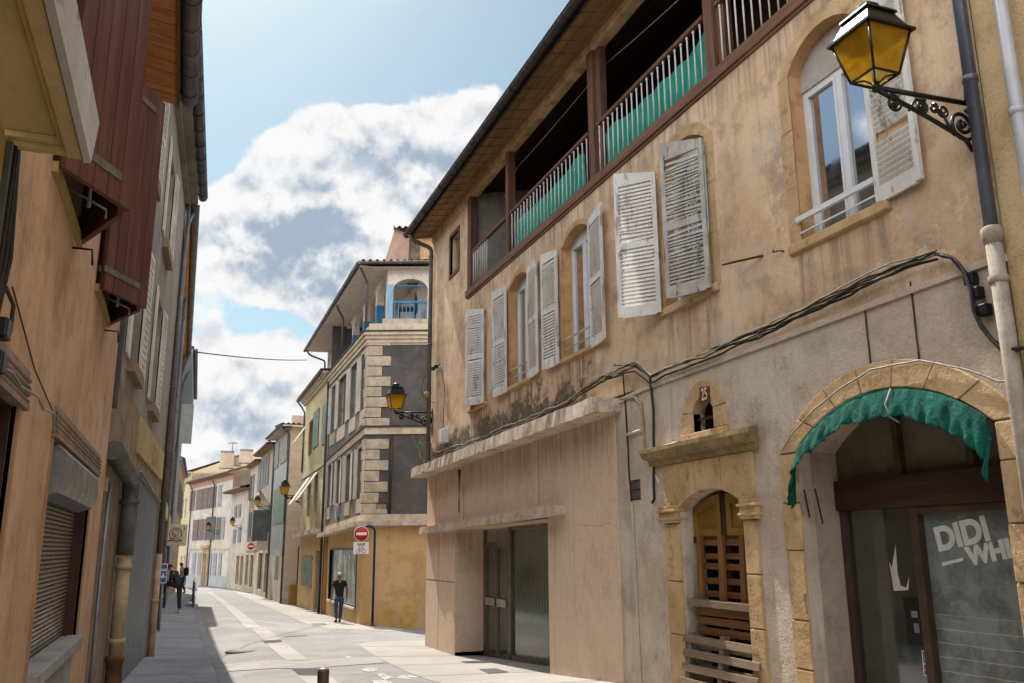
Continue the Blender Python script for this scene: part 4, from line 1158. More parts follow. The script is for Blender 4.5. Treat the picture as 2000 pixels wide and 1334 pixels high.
g = G(); g.box(F0, -8.3, UN - .03, 9.15, 9.3, -1, .5); O('eaves', g, MT['eave_wood'], r0)
u = F1.u(1905, 226, .10)
pipe(F1, [(u, 9.0, .1), (u, 2.2, .1)], .052, r0, plain('blue_grey_zinc', '#5c626e', .35, .15, 4, .5), rings=[(u, F1.z(1895, 155, .1), .1)])
g = G(); q = [F1.uz(1948, 470, .1), F1.uz(1968, 590, .1), F1.uz(1984, 700, .1)]
g.lathe(F1.p(u, 2.36, .1), [(.062, -.10), (.082, -.02), (.082, .03), (.06, .05)], 14); g.tube([F1.p(u, 2.32, .1), F1.p(u - .01, 1.2, .1), F1.p(u - .01, -2.0, .1)], .062, 14); g.lathe(F1.p(u, 1.98, .1), [(.062, -.03), (.075, -.025), (.075, .025), (.062, .03)], 14)
O('painted_pipe', g, MT['pipe_roughcast'], r0)
u2 = F1.u(1972, 120, .12)
pipe(F1, [(u2, 9.0, .12), (u2, -1.9, .12)], .05, r0, plain('pale_pipe', '#a9a9ac', .35, .1, 4, .1), rings=[(u2, F1.z(1990, 215, .12), .12)])

# ------------------------------------------------------------------ street lamps on scrolled brackets
MT['amber'] = None
def amber():
    t = NT('amber_lamp_glass')
    n = t.noise(5, 5, .6)
    col = t.mix(t.rng(n, .35, .7), hexc('#d9aa30'), hexc('#b58a22'))
    a = t.n('ShaderNodeBsdfTranslucent'); t.l(col, a.inputs[0])
    b = t.n('ShaderNodeBsdfPrincipled'); t.l(col, b.inputs['Base Color']); b.inputs['Roughness'].default_value = .12
    m = t.n('ShaderNodeMixShader'); m.inputs[0].default_value = .45
    t.t.links.new(a.outputs[0], m.inputs[1]); t.t.links.new(b.outputs[0], m.inputs[2])
    tr = t.n('ShaderNodeBsdfTransparent'); tr.inputs[0].default_value = (.95, .74, .22, 1)
    m2 = t.n('ShaderNodeMixShader'); m2.inputs[0].default_value = .42; t.t.links.new(m.outputs[0], m2.inputs[1]); t.t.links.new(tr.outputs[0], m2.inputs[2]); t.t.links.new(m2.outputs[0], t.out.inputs[0])
    return t.m
MT['amber'] = amber()
def street_lamp(label, wall, n, L, s=1.0, zarm=.0, detail=True):
    wall = Vector(wall); n = Vector((n[0], n[1], 0)).normalized(); t = Vector((-n.y, n.x, 0)); Z = Vector((0, 0, 1))
    root = thing('street_lamp', label, 'street lamp', wall, 'street lamps on wall brackets')
    P = lambda a, z, b=0.0: wall + n * a + Z * z + t * b      # a out from the wall
    k = 8 if detail else 5
    g = G()
    g.tube([P(.0, .02), P(L, -.02)], .021 * s, k)             # arm
    low = [P(L * .98, -.04)] + [P(L * (1 - q), -.05 - .33 * s * (q ** 1.25)) for q in (.12, .3, .5, .7, .85)] + [P(.10 * s, -.40 * s), P(.03, -.36 * s)]
    g.tube(low, .019 * s, k)
    if detail:
        g.tube(spiral(P(.17 * s, -.19 * s), n, Z, .155 * s, .035 * s, 1.9, 1.9, 34), .016 * s, 6)
        g.tube(spiral(P(L * .84, -.125 * s), n, Z, .075 * s, .018 * s, 1.2, 1.8, 24), .014 * s, 6)
        g.tube(spiral(P(L * .56, -.10 * s), n, Z, .055 * s, .018 * s, -1.6, -1.6, 20), .013 * s, 6)
        g.tube(spiral(P(L * .44, -.09 * s), n, Z, .045 * s, .015 * s, 1.6, 1.6, 18), .012 * s, 6)
        g.tube([P(L * .70, -.16 * s), P(L * .62, -.05 * s), P(L * .52, -.04 * s)], .012 * s, 6); g.tube([P(L * .36, -.12 * s), P(L * .30, -.24 * s), P(L * .26, -.30 * s)], .013 * s, 6); g.tube(spiral(P(.30 * s + .06, -.10 * s), n, Z, .06 * s, .015 * s, .4, -1.5, 18), .012 * s, 6)
        for c, r in ((P(.17 * s, -.19 * s), .034), (P(L * .84, -.125 * s), .02), (P(L * .56, -.10 * s), .017)):
            g.lathe(c - Z * r * s, [(.001, 0), (r * s * .8, r * s * .4), (r * s, r * s), (r * s * .8, r * s * 1.6), (.001, r * s * 2)], 8)
    else:
        g.tube(spiral(P(.2 * s, -.17 * s), n, Z, .13 * s, .03 * s, 1.9, 1.4, 14), .012 * s, 5)
    Fb = Fr((wall.x, wall.y), (t.x, t.y), 1)
    if Fb.n.dot(n) < 0: Fb = Fr((wall.x, wall.y), (t.x, t.y), -1)
    g.box(Fb, -.022, .022, wall.z - .55 * s, wall.z + .12, 0, .022)
    O('bracket', g, MT['iron'], root)
    c = P(L, 0)
    sq = lambda h, z: [c + n * (h * a) + t * (h * b) + Z * z for a, b in ((-1, -1), (1, -1), (1, 1), (-1, 1))]
    g = G()
    zb, ze = .06 * s, .41 * s; hb, he = .125 * s, .205 * s
    B, T = sq(hb, zb), sq(he, ze)
    for a, b in zip(B, T): g.tube([a, b], .011 * s, 6)
    for r_ in (B, T):
        for i in range(4): g.tube([r_[i], r_[(i + 1) % 4]], .011 * s, 6)
    g.tube([c - Z * .05 * s, c + Z * .02 * s], .03 * s, 8)
    for a in B: g.tube([c - Z * .0, c + (a - c) * .45 + Z * .03 * s, a], .008 * s, 5)
    O('lantern_frame', g, MT['iron'], root)
    g = G(); r0_, r1_, r2_ = sq(.235 * s, ze - .01), sq(.235 * s, ze + .01), sq(.20 * s, ze + .03)
    r3_, r4_, r5_ = sq(.135 * s, ze + .17 * s), sq(.155 * s, ze + .175 * s), sq(.15 * s, ze + .195 * s)
    v = r0_ + r1_ + r2_ + r3_ + r4_ + r5_
    fs = [(0, 1, 2, 3)]
    for l in range(5): fs += [(4 * l + i, 4 * l + (i + 1) % 4, 4 * l + 4 + (i + 1) % 4, 4 * l + 4 + i) for i in range(4)]
    fs.append((20, 21, 22, 23)); g.add(v, fs)
    g.lathe(c + Z * (ze + .195 * s), [(.085 * s, 0), (.085 * s, .02 * s), (.06 * s, .03 * s), (.09 * s, .05 * s), (.095 * s, .07 * s), (.06 * s, .10 * s), (.001, .12 * s)], 12)
    O('lantern_roof', g, MT['iron'], root)
    for i in range(4):
        e = lambda q: c + (q - c) * .985
        g = G(); g.add([e(B[i]), e(B[(i + 1) % 4]), e(T[(i + 1) % 4]), e(T[i])], [(0, 1, 2, 3)]); O('lantern_glass', g, MT['amber'], root)
    g = G(); g.lathe(c + Z * .10 * s, [(.02 * s, -.06 * s), (.02 * s, .06 * s), (.035 * s, .09 * s), (.03 * s, .18 * s), (.001, .2 * s)], 8); O('bulb', g, MT['white'], root)
    return root
street_lamp('large amber lantern nearest to the viewer, on a scrolled bracket beside the grey downpipe', (5.85, 4.74, 3.49), (-1, 0), 1.03)
street_lamp('amber lantern on the far corner of the ochre house, before the dark wall', (5.85, 21.5, 3.38), (-1, 0), .97, 1.03)

# ------------------------------------------------------------------ cloths hung behind the gallery railing
def cloth_mat(name, a, b):
    t = NT(name); n = t.noise(5, 5, .65)
    v = t.scale(t.pos, (14, 14, 1.5)); f = t.noise(1.0, 4, .6, vec=v)
    col = t.mix(t.rng(f, .35, .65), hexc(a), hexc(b)); col = t.mix(t.math('MULTIPLY', t.rng(n, .55, .75), .35), col, dark(hexc(a), 1.7))
    w = t.math('ADD', t.noise(30, 5, .7), t.math('MULTIPLY', t.noise(9, 5, .7, dist=1.5), 1.5)); col = t.mix(t.math('MULTIPLY', t.rng(t.noise(14, 6, .72, off=4), .56, .68), .22), col, hexc('#5f8a7b')); d = t.fin(col, .88, t.bump(t.math('ADD', f, w), .6, .02), spec=.12)
    return d
MT['green_cloth'] = cloth_mat('green_cloth', '#33937f', '#277b6a')
MT['awning_cloth'] = cloth_mat('awning_canvas', '#115446', '#083a31')
def cloth(label, u0, u1, top, bot, seed):
    r = random.Random(seed); ph = [r.uniform(0, 6) for _ in range(6)]
    def fn(a, b):
        u = u0 + (u1 - u0) * a; zt = lerp_tab(top, a); zb = lerp_tab(bot, a)
        w = .02 * math.sin(a * 34 + ph[0] + 1.5 * b) + .014 * math.sin(a * 77 + ph[1] - 2 * b) + .01 * math.sin(a * 15 + 6 * b)
        return F1.p(u, zt + (zb - zt) * b + .012 * math.sin(a * 40 + ph[2]), -.09 + w * (.4 + .6 * b))
    g = G(); g.sheet(fn, 90, 14)
    o = O('green_cloth', g, MT['green_cloth']); m = o.modifiers.new('thickness', 'SOLIDIFY'); m.thickness = .004
    return tag(o, label, 'cloth', 'green cloths on the gallery railing')
cloth('green cloth sagging along the third gallery bay, behind the railing above the closed grey shutters', 8.55, 11.5, [(0, 6.60), (.04, 6.5), (.15, 6.42), (.35, 6.44), (.55, 6.42), (.75, 6.44), (.9, 6.54), (1, 6.46)], [(0, 5.86), (1, 5.86)], 1)
cloth('green cloth tied along the second gallery bay, above the two arched windows', 12.3, 15.55, [(0, 6.52), (.06, 6.56), (.25, 6.46), (.5, 6.42), (.75, 6.44), (1, 6.46)], [(0, 5.86), (1, 5.86)], 5)
# clothes lines
def wire(name, pts, r, mat, label, cat, sag=.0, n=16):
    g = G(); P = [Vector(q) for q in pts]; out = []
    for a, b in zip(P, P[1:]):
        for i in range(n):
            t = i / n; v = a.lerp(b, t); v.z -= sag * 4 * t * (1 - t) * (b - a).length; out.append(v)
    out.append(P[-1]); g.tube(out, r, 5)
    return tag(O(name, g, mat, loc=tuple(P[0])), label, cat)
def on(px, py, o): u, z = F1.uz(px, py, o); return F1.p(u, z, o)
wire('clothes_line', [on(1325, 0, -.25), on(1173, 133, -.25), on(1152, 163, -.25), on(1010, 328, -.25), on(985, 385, -.25)], .008, MT['cable_pale'], 'pale cord strung along the inside of the wooden gallery', 'clothes line', .006)

# ------------------------------------------------------------------ green canvas valance under the shop arch
def valance():
    inn = arch(*ARCH, 40)[2:]            # from far jamb over to the near jamb
    pts = [(7.33, .42), (7.31, .72)] + inn[1:-1] + [(4.95, .80)]
    r = random.Random(8); ph = [r.uniform(0, 6) for _ in range(8)]
    n = len(pts) - 1; L = [0]
    for a, b in zip(pts, pts[1:]): L.append(L[-1] + math.hypot(b[0] - a[0], b[1] - a[1]))
    tot = L[-1]
    def at(a):
        s = a * tot
        for i in range(n):
            if s <= L[i + 1] + 1e-9:
                t = (s - L[i]) / max(1e-9, L[i + 1] - L[i]); return (pts[i][0] + (pts[i + 1][0] - pts[i][0]) * t, pts[i][1] + (pts[i + 1][1] - pts[i][1]) * t)
        return pts[-1]
    def fn(a, b):
        u, z = at(a)
        w = .5 + .5 * math.sin(a * 52 + ph[0]) * math.sin(a * 23 + ph[1])
        drop = .265 + .010 * math.sin(a * 61 + ph[2]) + .014 * math.sin(a * 29 + ph[3])
        end = min(1, a / .08); drop *= .25 + .75 * end if a < .08 else (1 - .25 * max(0, (a - .8) / .2) * -1)
        o = .01 + .11 * (b ** .8) * (1 if a > .06 else .6) + .016 * b * math.sin(a * 95 + ph[4] + 2 * b) + .014 * b * math.sin(a * 157 + ph[5] - 3 * b) + .012 * b * math.sin(a * 57 + ph[5])
        crinkle = .008 * math.sin(a * 230 + 9 * b) * b
        return F1.p(u, z - .01 - drop * b + crinkle, o + .045)
    g = G(); g.sheet(fn, 260, 12)
    root = thing('awning_valance', 'torn green canvas valance hanging under the stone shop arch', 'awning', F1.p(6.1, 1.1))
    o = O('canvas', g, MT['awning_cloth'], root); m = o.modifiers.new('thickness', 'SOLIDIFY'); m.thickness = .004
    g = G(); g.tube([F1.p(x, y - .02, .03) for x, y in inn], .014, 6); O('rail', g, MT['iron'], root)
    g = G(); q = F1.uz(1737, 770, .1)
    g.tube([F1.p(q[0], q[1] + .05, .08), F1.p(q[0] - .02, q[1] - .1, .18), F1.p(q[0] - .08, q[1] - .22, .19), F1.p(q[0] - .12, q[1] - .27, .14)], .008, 6); O('pull_cord', g, MT['cable_pale'], root)
    for i in range(4):
        g = G(); u = 7.27 - .045 * i
        g.tube([F1.p(u, .55, .06 - .03 * i), F1.p(u + .0, .30 - .03 * i, .03 - .04 * i)], .009, 6); O('folding_arm', g, MT['iron'] if i % 2 else MT['cable_pale'], root)
    return root
valance()

# ------------------------------------------------------------------ pallets in the doorway
MT['pal_a'] = wood('pallet_wood_warm', '#6f4c2c', '#573a22', '#3a2617', 3, 1, off=3)
MT['pal_av'] = wood('pallet_wood_upright', '#80592f', '#634425', '#402a18', 3, 2, off=4)
MT['pal_g'] = wood('pallet_wood_grey', '#83705c', '#6b5a4a', '#463a30', 3.5, 1, off=6)
def pallet(label, u0, u1, z0, z1, o0, o1, uprights, rows, mh, mv, front_h=True, hw=.09, back=None):
    """o at foot and o at head: it leans"""
    ln = lambda z: o0 + (o1 - o0) * (z - z0) / (z1 - z0)
    root = thing('pallet', label, 'pallet', F1.p((u0 + u1) / 2, z0, o0), 'wooden pallets blocking the old door')
    r = random.Random(len(label)); q = F1.p
    def sl(ua, ub, za, zb, d0, d1):
        return [q(ua, za, ln(za) + d0), q(ub, za, ln(za) + d0), q(ub, za, ln(za) + d1), q(ua, za, ln(za) + d1), q(ua, zb, ln(zb) + d0), q(ub, zb, ln(zb) + d0), q(ub, zb, ln(zb) + d1), q(ua, zb, ln(zb) + d1)]
    for u, w in uprights:
        g = G(); g.hexa(sl(u - w / 2, u + w / 2, z0, z1, -.045, .045) if front_h else sl(u - w / 2, u + w / 2, z0, z1, .0, .05)); O('stringer', g, mv, root, bevel=.004)
    for i in range(rows):
        z = z0 + (z1 - z0) * (i + .5) / rows; e = r.uniform(-.012, .012); t = r.uniform(-.012, .012)
        g = G(); d = (.047, .068) if front_h else (-.03, -.008)
        a = sl(u0 + r.uniform(-.02, .01), u1 + r.uniform(-.01, .02), z - hw / 2 + e, z + hw / 2 + e, *d)
        for k in (1, 2, 5, 6): a[k].z += t
        g.hexa(a); O('board', g, mh, root, bevel=.004)
    if back:
        for i in range(back):
            z = z0 + (z1 - z0) * (i + .5) / back; g = G(); g.hexa(sl(u0, u1, z - .05, z + .05, -.068, -.047)); O('board', g, mh, root, bevel=.004)
    return root
pallet('brown pallet with three tall uprights standing just under the yellow door panels', 8.3, 9.5, -.62, .12, -.10, -.12, [(8.50, .09), (8.92, .09), (9.38, .09)], 5, MT['pal_a'], MT['pal_av'], False, .07)
g = G(); g.box(F1, 8.2, 9.56, -.70, -.62, -.12, .02)
pallet('brown slatted pallet in the middle of the doorway, behind the grey one', 8.22, 9.45, -1.16, -.68, -.13, -.11, [(8.26, .08), (8.80, .07), (9.38, .08)], 4, MT['pal_a'], MT['pal_av'], True, .085)
o = tag(O('plank', g, MT['pal_g'], bevel=.004), 'grey plank lying crosswise between the two brown pallets in the doorway', 'plank')
pallet('weathered grey pallet leaning against the foot of the old doorway', 8.12, 9.62, -1.80, -1.0, .10, -.02, [(8.2, .08), (8.85, .08), (9.52, .08)], 5, MT['pal_g'], MT['pal_g'], True, .085, back=3)

# ------------------------------------------------------------------ cables, conduits and boxes on the front
def strand(px, o, jit, seed, drop=0):
    r = random.Random(seed); out = []
    pts = [F1.uz(x, y, o) for x, y in px]
    dense = []
    for (u0, z0), (u1, z1) in zip(pts, pts[1:]):
        n = max(2, int(math.hypot(u1 - u0, z1 - z0) / .12))
        for i in range(n): dense.append((u0 + (u1 - u0) * i / n, z0 + (z1 - z0) * i / n))
    dense.append(pts[-1])
    w = [0]
    for _ in dense: w.append(w[-1] * .8 + r.uniform(-jit, jit))
    return [F1.p(u, z + w[i] + drop, o + abs(w[i + 1]) * .6) for i, (u, z) in enumerate(dense)]
CB = [(845, 888), (905, 872), (985, 838), (1065, 806), (1085, 800), (1120, 778), (1180, 737), (1225, 719), (1242, 714), (1272, 737), (1300, 723), (1400, 683), (1470, 655), (1530, 627), (1620, 585), (1700, 545), (1770, 518), (1830, 496)]
cb = thing('cable_bundle', 'bundle of black cables running along the ochre house above canopy and shop arch', 'cables', F1.p(13, 2.1))
for i in range(7):
    g = G(); g.tube(strand(CB, .065 + .010 * i, .016, 20 + i, (i - 3) * .014), .008 if i else .012, 6); O('cable', g, MT['cable'] if i not in (3, 6) else MT['cable_pale'], cb)
dn = [(1830, 496), (1862, 503), (1885, 530), (1898, 565), (1903, 600), (1918, 635), (1940, 665), (1962, 684), (1998, 678)]
for i in range(5):
    g = G(); g.tube(strand([(x - 3 + 3.0 * (i % 3), y) for x, y in dn], .07 + .015 * i, .012, 40 + i), .011, 6); O('cable', g, MT['cable'], cb)
for px, py in ((1898, 545), (1910, 573), (1925, 606)):
    g = G(); u, z = F1.uz(px, py, .07); g.box(F1, u - .045, u + .045, z - .05, z + .05, .04, .12)
    O('junction_box', g, MT['iron'], cb, bevel=.012)
def single(label, px, o, r, mat, name='cable', cat='cable', jit=.006, seed=1):
    g = G(); g.tube(strand(px, o, jit, seed), r, 6)
    P = F1.p(*F1.uz(*px[len(px) // 2], o), o)
    return tag(O(name, g, mat, loc=tuple(P)), label, cat)
single('thin black cable dropping from the bundle past the vent to the white conduit', [(1216, 722), (1222, 800), (1227, 880), (1229, 930), (1234, 980)], .04, .011, MT['cable'])
single('thick black cable hanging loose beside the old door cornice', [(1270, 738), (1276, 800), (1277, 880), (1277, 950), (1278, 975), (1274, 982)], .05, .017, MT['cable'])
single('pale conduit pipe running down the wall left of the old door', [(1234, 980), (1240, 1100), (1246, 1230), (1252, 1345)], .04, .022, plain('conduit', '#b0a795', .5, .15, 6), 'conduit', 'pipe', .0)
single('thin white-grey pipe bent like a step beside the canopy end', [(1212, 779), (1240, 776), (1251, 790), (1256, 840), (1258, 880), (1290, 874), (1326, 864)], .05, .022, MT['pipe_cream'], 'conduit', 'pipe', .0)
single('short white pipe stub crossing the cables under the canopy end', [(1222, 850), (1252, 840)], .06, .02, plain('conduit_w', '#b9b2a4', .5, .1), 'conduit', 'pipe', 0)
single('rusty seam cable climbing from the arch to the cable bundle, left one', [(1702, 722), (1694, 650), (1688, 592)], .035, .008, MT['rust'])
single('rusty seam cable climbing from the arch to the cable bundle, right one', [(1796, 704), (1786, 620), (1778, 550)], .035, .008, MT['rust'])
single('pale cable clipped along the top of the stone shop arch', [(1527, 880), (1545, 850), (1590, 800), (1640, 760), (1700, 722), (1796, 703), (1880, 720), (1950, 745), (1996, 742)], .08, .009, MT['cable_pale'], jit=.004)
single('black wire running down the wall left of the grey downpipe to the lamp', [(1861, -5), (1870, 65), (1880, 130), (1886, 205)], .02, .008, MT['cable'], jit=.002)
single('black wire running down from the lamp bracket beside the grey downpipe', [(1908, 290), (1920, 350), (1926, 420), (1930, 462)], .03, .01, MT['cable'], jit=.004)
single('thin wire at the far corner beside the dark downpipe', [(862, 715), (868, 760), (866, 840)], .03, .008, MT['cable'], jit=.004)
u, z = F1.uz(868, 852, .05)
b = thing('meter_box', 'small white box on the wall above the canopy end', 'box', F1.p(u, z - .17, .05))
g = G(); g.box(F1, u - .2, u + .2, z - .17, z + .17, .0, .16); O('casing', g, MT['upvc'], b, bevel=.015); g = G(); g.box(F1, u - .17, u + .17, z - .14, z + .14, .161, .168); O('lid', g, MT['white_paint'], b)
# insulator cluster at the far corner
u, z = F1.uz(850, 718, .1)
b = thing('cable_anchor', 'cluster of black cable anchors on the far corner of the ochre house', 'cable anchor', F1.p(u, z, .1))
g = G(); g.tube([F1.p(u - .35, z + .02, .08), F1.p(u + .3, z, .08)], .022, 6); g.lathe(F1.p(u + .1, z - .06, .12), [(.0, 0), (.05, .01), (.05, .1), (.0, .12)], 8); g.lathe(F1.p(u - .15, z - .06, .12), [(.0, 0), (.05, .01), (.05, .1), (.0, .12)], 8); O('bracket', g, MT['iron'], b)
g = G(); g.tube([F1.p(u - .1, z, .1), F1.p(u + .35, z - .2, .3), F1.p(u + .45, z - .55, .35), F1.p(u + .2, z - .85, .2), F1.p(u, z - .9, .1)], .009, 5); O('cable', g, MT['cable'], b)
g = G(); g.lathe(F1.p(u + .25, z - .75, .25), [(.0, 0), (.07, .02), (.07, .15), (.0, .17)], 8); O('insulator', g, plain('amber_insulator', '#8f7d3e', .4, .2), b)

# ------------------------------------------------------------------ weeds rooted on the canopy and at the shop sill
def weed(label, base, h, n, spread, cols, seed, leaf_s=.03):
    r = random.Random(seed); base = Vector(base)
    root = thing('weed', label, 'plant', base)
    gs, gl = G(), G()
    for i in range(n):
        a = r.uniform(0, 6.28); q = Vector((math.cos(a), math.sin(a), 0)) * spread * r.uniform(.3, 1); hh = h * r.uniform(.5, 1)
        pts = [base, base + q * .3 + Vector((0, 0, hh * .5)), base + q + Vector((0, 0, hh))]
        gs.tube(pts, [.004, .003, .0015], 4)
        for k in range(int(10 + hh * 22)):
            t = r.uniform(.2, 1); c = pts[0].lerp(pts[1], t * 2) if t < .5 else pts[1].lerp(pts[2], t * 2 - 1)
            d = Vector((r.uniform(-1, 1), r.uniform(-1, 1), r.uniform(-.3, .8))).normalized(); s = leaf_s * r.uniform(.5, 1.3); w = d.orthogonal().normalized()
            gl.add([c, c + d * s * .5 + w * s * .25, c + d * s, c + d * s * .5 - w * s * .25], [(0, 1, 2, 3)])
    O('stem', gs, cols[0], root); O('leaf', gl, cols[1], root)
MT['stem'] = plain('weed_stem', '#5a5230', .8, .3); MT['leaf_y'] = plain('weed_leaf_yellow', '#8a8a34', .7, .4, 30); MT['leaf_g'] = plain('weed_leaf', '#46602a', .7, .4, 30); MT['dry'] = plain('dry_weed', '#4b4234', .9, .4, 30)
weed('spindly yellow-green weed growing over the far end of the concrete canopy', F1.p(21.5, 1.99, .28), 1.35, 6, .5, (MT['stem'], MT['leaf_y']), 3)
weed('small green weed at the foot of the shop window post', Vector((6.45, 17.4, gz(6.4, 17.4))), .2, 8, .14, (MT['stem'], MT['leaf_g']), 4, .05)
for i, u in enumerate((20.6, 19.3, 17.0)):
    weed(('dry brown weeds on the canopy beside the white box', 'dry brown weeds on the canopy below the far grey shutters', 'dry brown weeds on the canopy below the second window')[i], F1.p(u, 2.02 + .03 * i, .12), .45, 6, .35, (MT['dry'], MT['dry']), 10 + i, .025)
# ------------------------------------------------------------------ shared far-house pieces
def board_leaf(F, w, z0, z1, th=.03, louver=True, pitch=.1):
    g = G(); g.box(F, 0, w, z0, z1, .0, th * .55)
    for a, b in ((0, .06), (w - .06, w)): g.box(F, a, b, z0, z1, th * .55, th)
    for z in (z0, z0 + (z1 - z0) * .48, z1 - .08): g.box(F, .06, w - .06, z, z + .08, th * .55, th)
    if louver:
        z = z0 + .11; mid = z0 + (z1 - z0) * .48
        while z < z1 - .12:
            if not mid - .05 < z < mid + .09:
                p = F.p; g.hexa([p(.06, z, th * .55), p(w - .06, z, th * .55), p(w - .06, z, th * .95), p(.06, z, th * .95), p(.06, z + pitch * .5, th * .55), p(w - .06, z + pitch * .5, th * .55), p(w - .06, z + pitch * .5, th * .6), p(.06, z + pitch * .5, th * .6)])
            z += pitch
    return g
def win_unit(parent, F, u0, u1, z0, z1, depth=.2, frame=None, pane=None, za=None, leaves='', lmat=None, lw=None, ang=(6, 174), sillm=None, name='window', louver=True):
    """opening filled with frame and pane; leaves: 'f' far leaf, 'n' near leaf, 'c' closed pair"""
    frame = frame or MT['grey_paint']; pane = pane or MT['glass_dim']
    wn = casement(parent, F, u0, u1, z0, z1, za or z1, -depth * .7, frame, pane, name=name, fw=.06)
    lw = lw or (u1 - u0) / 2
    def lf(u, a, w):
        Fs = sub_frame(F, u, .02, a); O('shutter', board_leaf(Fs, w, z0 + .02, z1, louver=louver), lmat, wn)
    if 'f' in leaves: lf(u1, ang[0], lw)
    if 'n' in leaves: lf(u0, ang[1], lw)
    if 'c' in leaves: lf(u0 + .01, 2, (u1 - u0) / 2 - .015); lf(u1 - .01, 178, (u1 - u0) / 2 - .015)
    if sillm:
        g = G(); g.box(F, u0 - .08, u1 + .08, z0 - .1, z0 + .006, -.05, .05); O('window_sill', g, sillm, wn)
    return wn

# ------------------------------------------------------------------ corner house with quoins and loggia
F2 = Fr((6.2, 32.2), (0, 1), 1)
sdv = Vector((2.4, -.80, 0)).normalized()
F2s = Fr((6.2, 32.2), (sdv.x, sdv.y), -1)
r2 = thing('quoined_corner_house', 'dark grey corner house with pale quoins, ochre ground floor and blue-posted loggia on top', 'house', (6.2, 32.2, -2.6))
L2_, S2 = 9.3, 8.0
MT['r2_grey'] = plaster('dark_grey_render', '#4d4a47', '#43403e', '#585450', big=.6, rough_bump=.3, grain=30, streak=.25, dirt='#35312c', dirtamt=.3, off=40)
MT['r2_ochre'] = plaster('ochre_render', '#ab9068', '#a2875f', '#967b55', gain=1.42, big=.35, rough_bump=.15, grain=40, streak=.2, dirt='#7a6240', dirtamt=.15, off=44)
MT['quoin'] = stone('quoin_stone', '#bdb09b', '#a59783', '#82766a', 3.2, .9, off=13)
MT['cornice'] = plaster('cornice_stucco', '#b6a993', '#a59883', '#8f826f', big=.8, rough_bump=.2, streak=.3, dirt='#6a5a42', off=47)
MT['loggia_white'] = plaster('loggia_white', '#c0bab1', '#b2aca2', '#9a948a', gain=1.35, big=.9, rough_bump=.1, streak=.15, off=50)
MT['blue_paint'] = plain('blue_paint', '#35739b', .5, .2, 5)
MT['blue_pale'] = plain('pale_blue_paint', '#7d9fb9', .5, .15, 5)
MT['white_leaf'] = paint('white_leaf_paint', '#c2bcae', '#b1ab9d', '#837a6c', .35, .6, 8)
# street front
MT['r2_street'] = plaster('street_front_render', '#6f675c', '#625a50', '#7d7467', big=.8, rough_bump=.3, streak=.35, off=42)
UPW = [((706, 716), (697, 800)), ((684, 695), (735, 850)), ((660, 674), (760, 880)), ((645, 653), (800, 915))]
up = []
for (a, b), (ya, yb) in UPW: up.append((F2.u(b, (ya + yb) / 2 + 8), F2.u(a, (ya + yb) / 2 + 8)))
LOW = [(698.5, 707, 935), (675.5, 683.5, 948), (657.5, 663, 960), (639.5, 645.5, 970)]
lo = [(F2.u(b, y), F2.u(a, y)) for a, b, y in LOW]
cl = lambda L: [(max(.45, a), min(9.0, b)) for a, b in L]
up, lo = cl(up), cl(lo)
Sw = (F2.u(694, 1130), F2.u(642, 1130), -2.12, -.05)
g = G()
g.holes(F2, [(0, .95), (L2_, .80), (L2_, 8.0), (0, 8.0)], [rect(a, b, 5.2, 7.4) for a, b in up] + [rect(a, b, 1.85, 3.75) for a, b in lo], 0, .2)
O('street_wall', g, MT['r2_street'], r2)
g = G()
g.holes(F2s, rect(0, S2, .95, 8.2), [], 0)
O('side_wall', g, MT['r2_grey'], r2)
g = G()
F2e = Fr((6.2, 32.2 + L2_), (1, 0), 1)
g.add([F2e.p(0, -3, 0), F2e.p(9, -3, 0), F2e.p(9, 11, 0), F2e.p(0, 11, 0)], [(0, 1, 2, 3)])
O('end_wall', g, MT['r2_grey'], r2)
g = G(); g.holes(F2, [(.30, -3), (L2_, -3.2), (L2_, .9), (.30, 1.0)], [rect(*Sw)], -.03, .12)
c0, c1 = F2.p(.30, 0, -.03), F2s.p(.34, 0, -.03)
g.add([(c0.x, c0.y, -3), (c1.x, c1.y, -3), (c1.x, c1.y, 1.1), (c0.x, c0.y, 1.1)], [(0, 1, 2, 3)])
g.holes(F2s, [(.34, -3.2), (S2, -3.2), (S2, 1.1), (.34, 1.1)], [], -.03)
O('ground_floor_wall', g, MT['r2_ochre'], r2)
# quoins
g = G(); zq = 1.22; i = 0; rq = random.Random(4)
while zq < 7.55:
    h = .395
    if not 3.9 < zq + h / 2 < 4.42:
        lng = i % 2 == 0
        a, b = (.62, .36) if lng else (.54, .52)
        g.poly(F2s, [(-.02, zq + .012), (a + .25 * lng, zq + .012), (a + .25 * lng, zq + h - .012), (-.02, zq + h - .012)], -.02, .05)
        g.box(F2, .0, b, zq + .012, zq + h - .012, -.02, .05 + rq.uniform(0, .02))
    zq += h; i += 1
O('quoins', g, MT['quoin'], r2, bevel=.025)
# pale frames and painted panels on the side
g = G()
pn = [((757, 836), (828, 836), (825, 992), (752, 992)), ((762, 680), (828, 680), (826, 805), (757, 832))]
up_s = F2s.u(762, 760); 
g.box(F2s, 2.33, 2.62, 1.45, 4.35, -.01, .03); g.box(F2s, 2.33, 2.62, 5.0, 7.6, -.01, .03); g.box(F2s, .9, S2, 7.58, 7.95, -.01, .03); g.box(F2s, 2.33, 2.39, 5.0, 7.6, .03, .045)
for z0, z1 in ((1.45, 4.35), (5.0, 7.5)):
    z = z0
    while z < z1 - .2: g.box(F2s, 2.40, 2.58, z + .03, z + .36, .03, .05); z += .42
O('side_pilaster', g, MT['quoin'], r2)
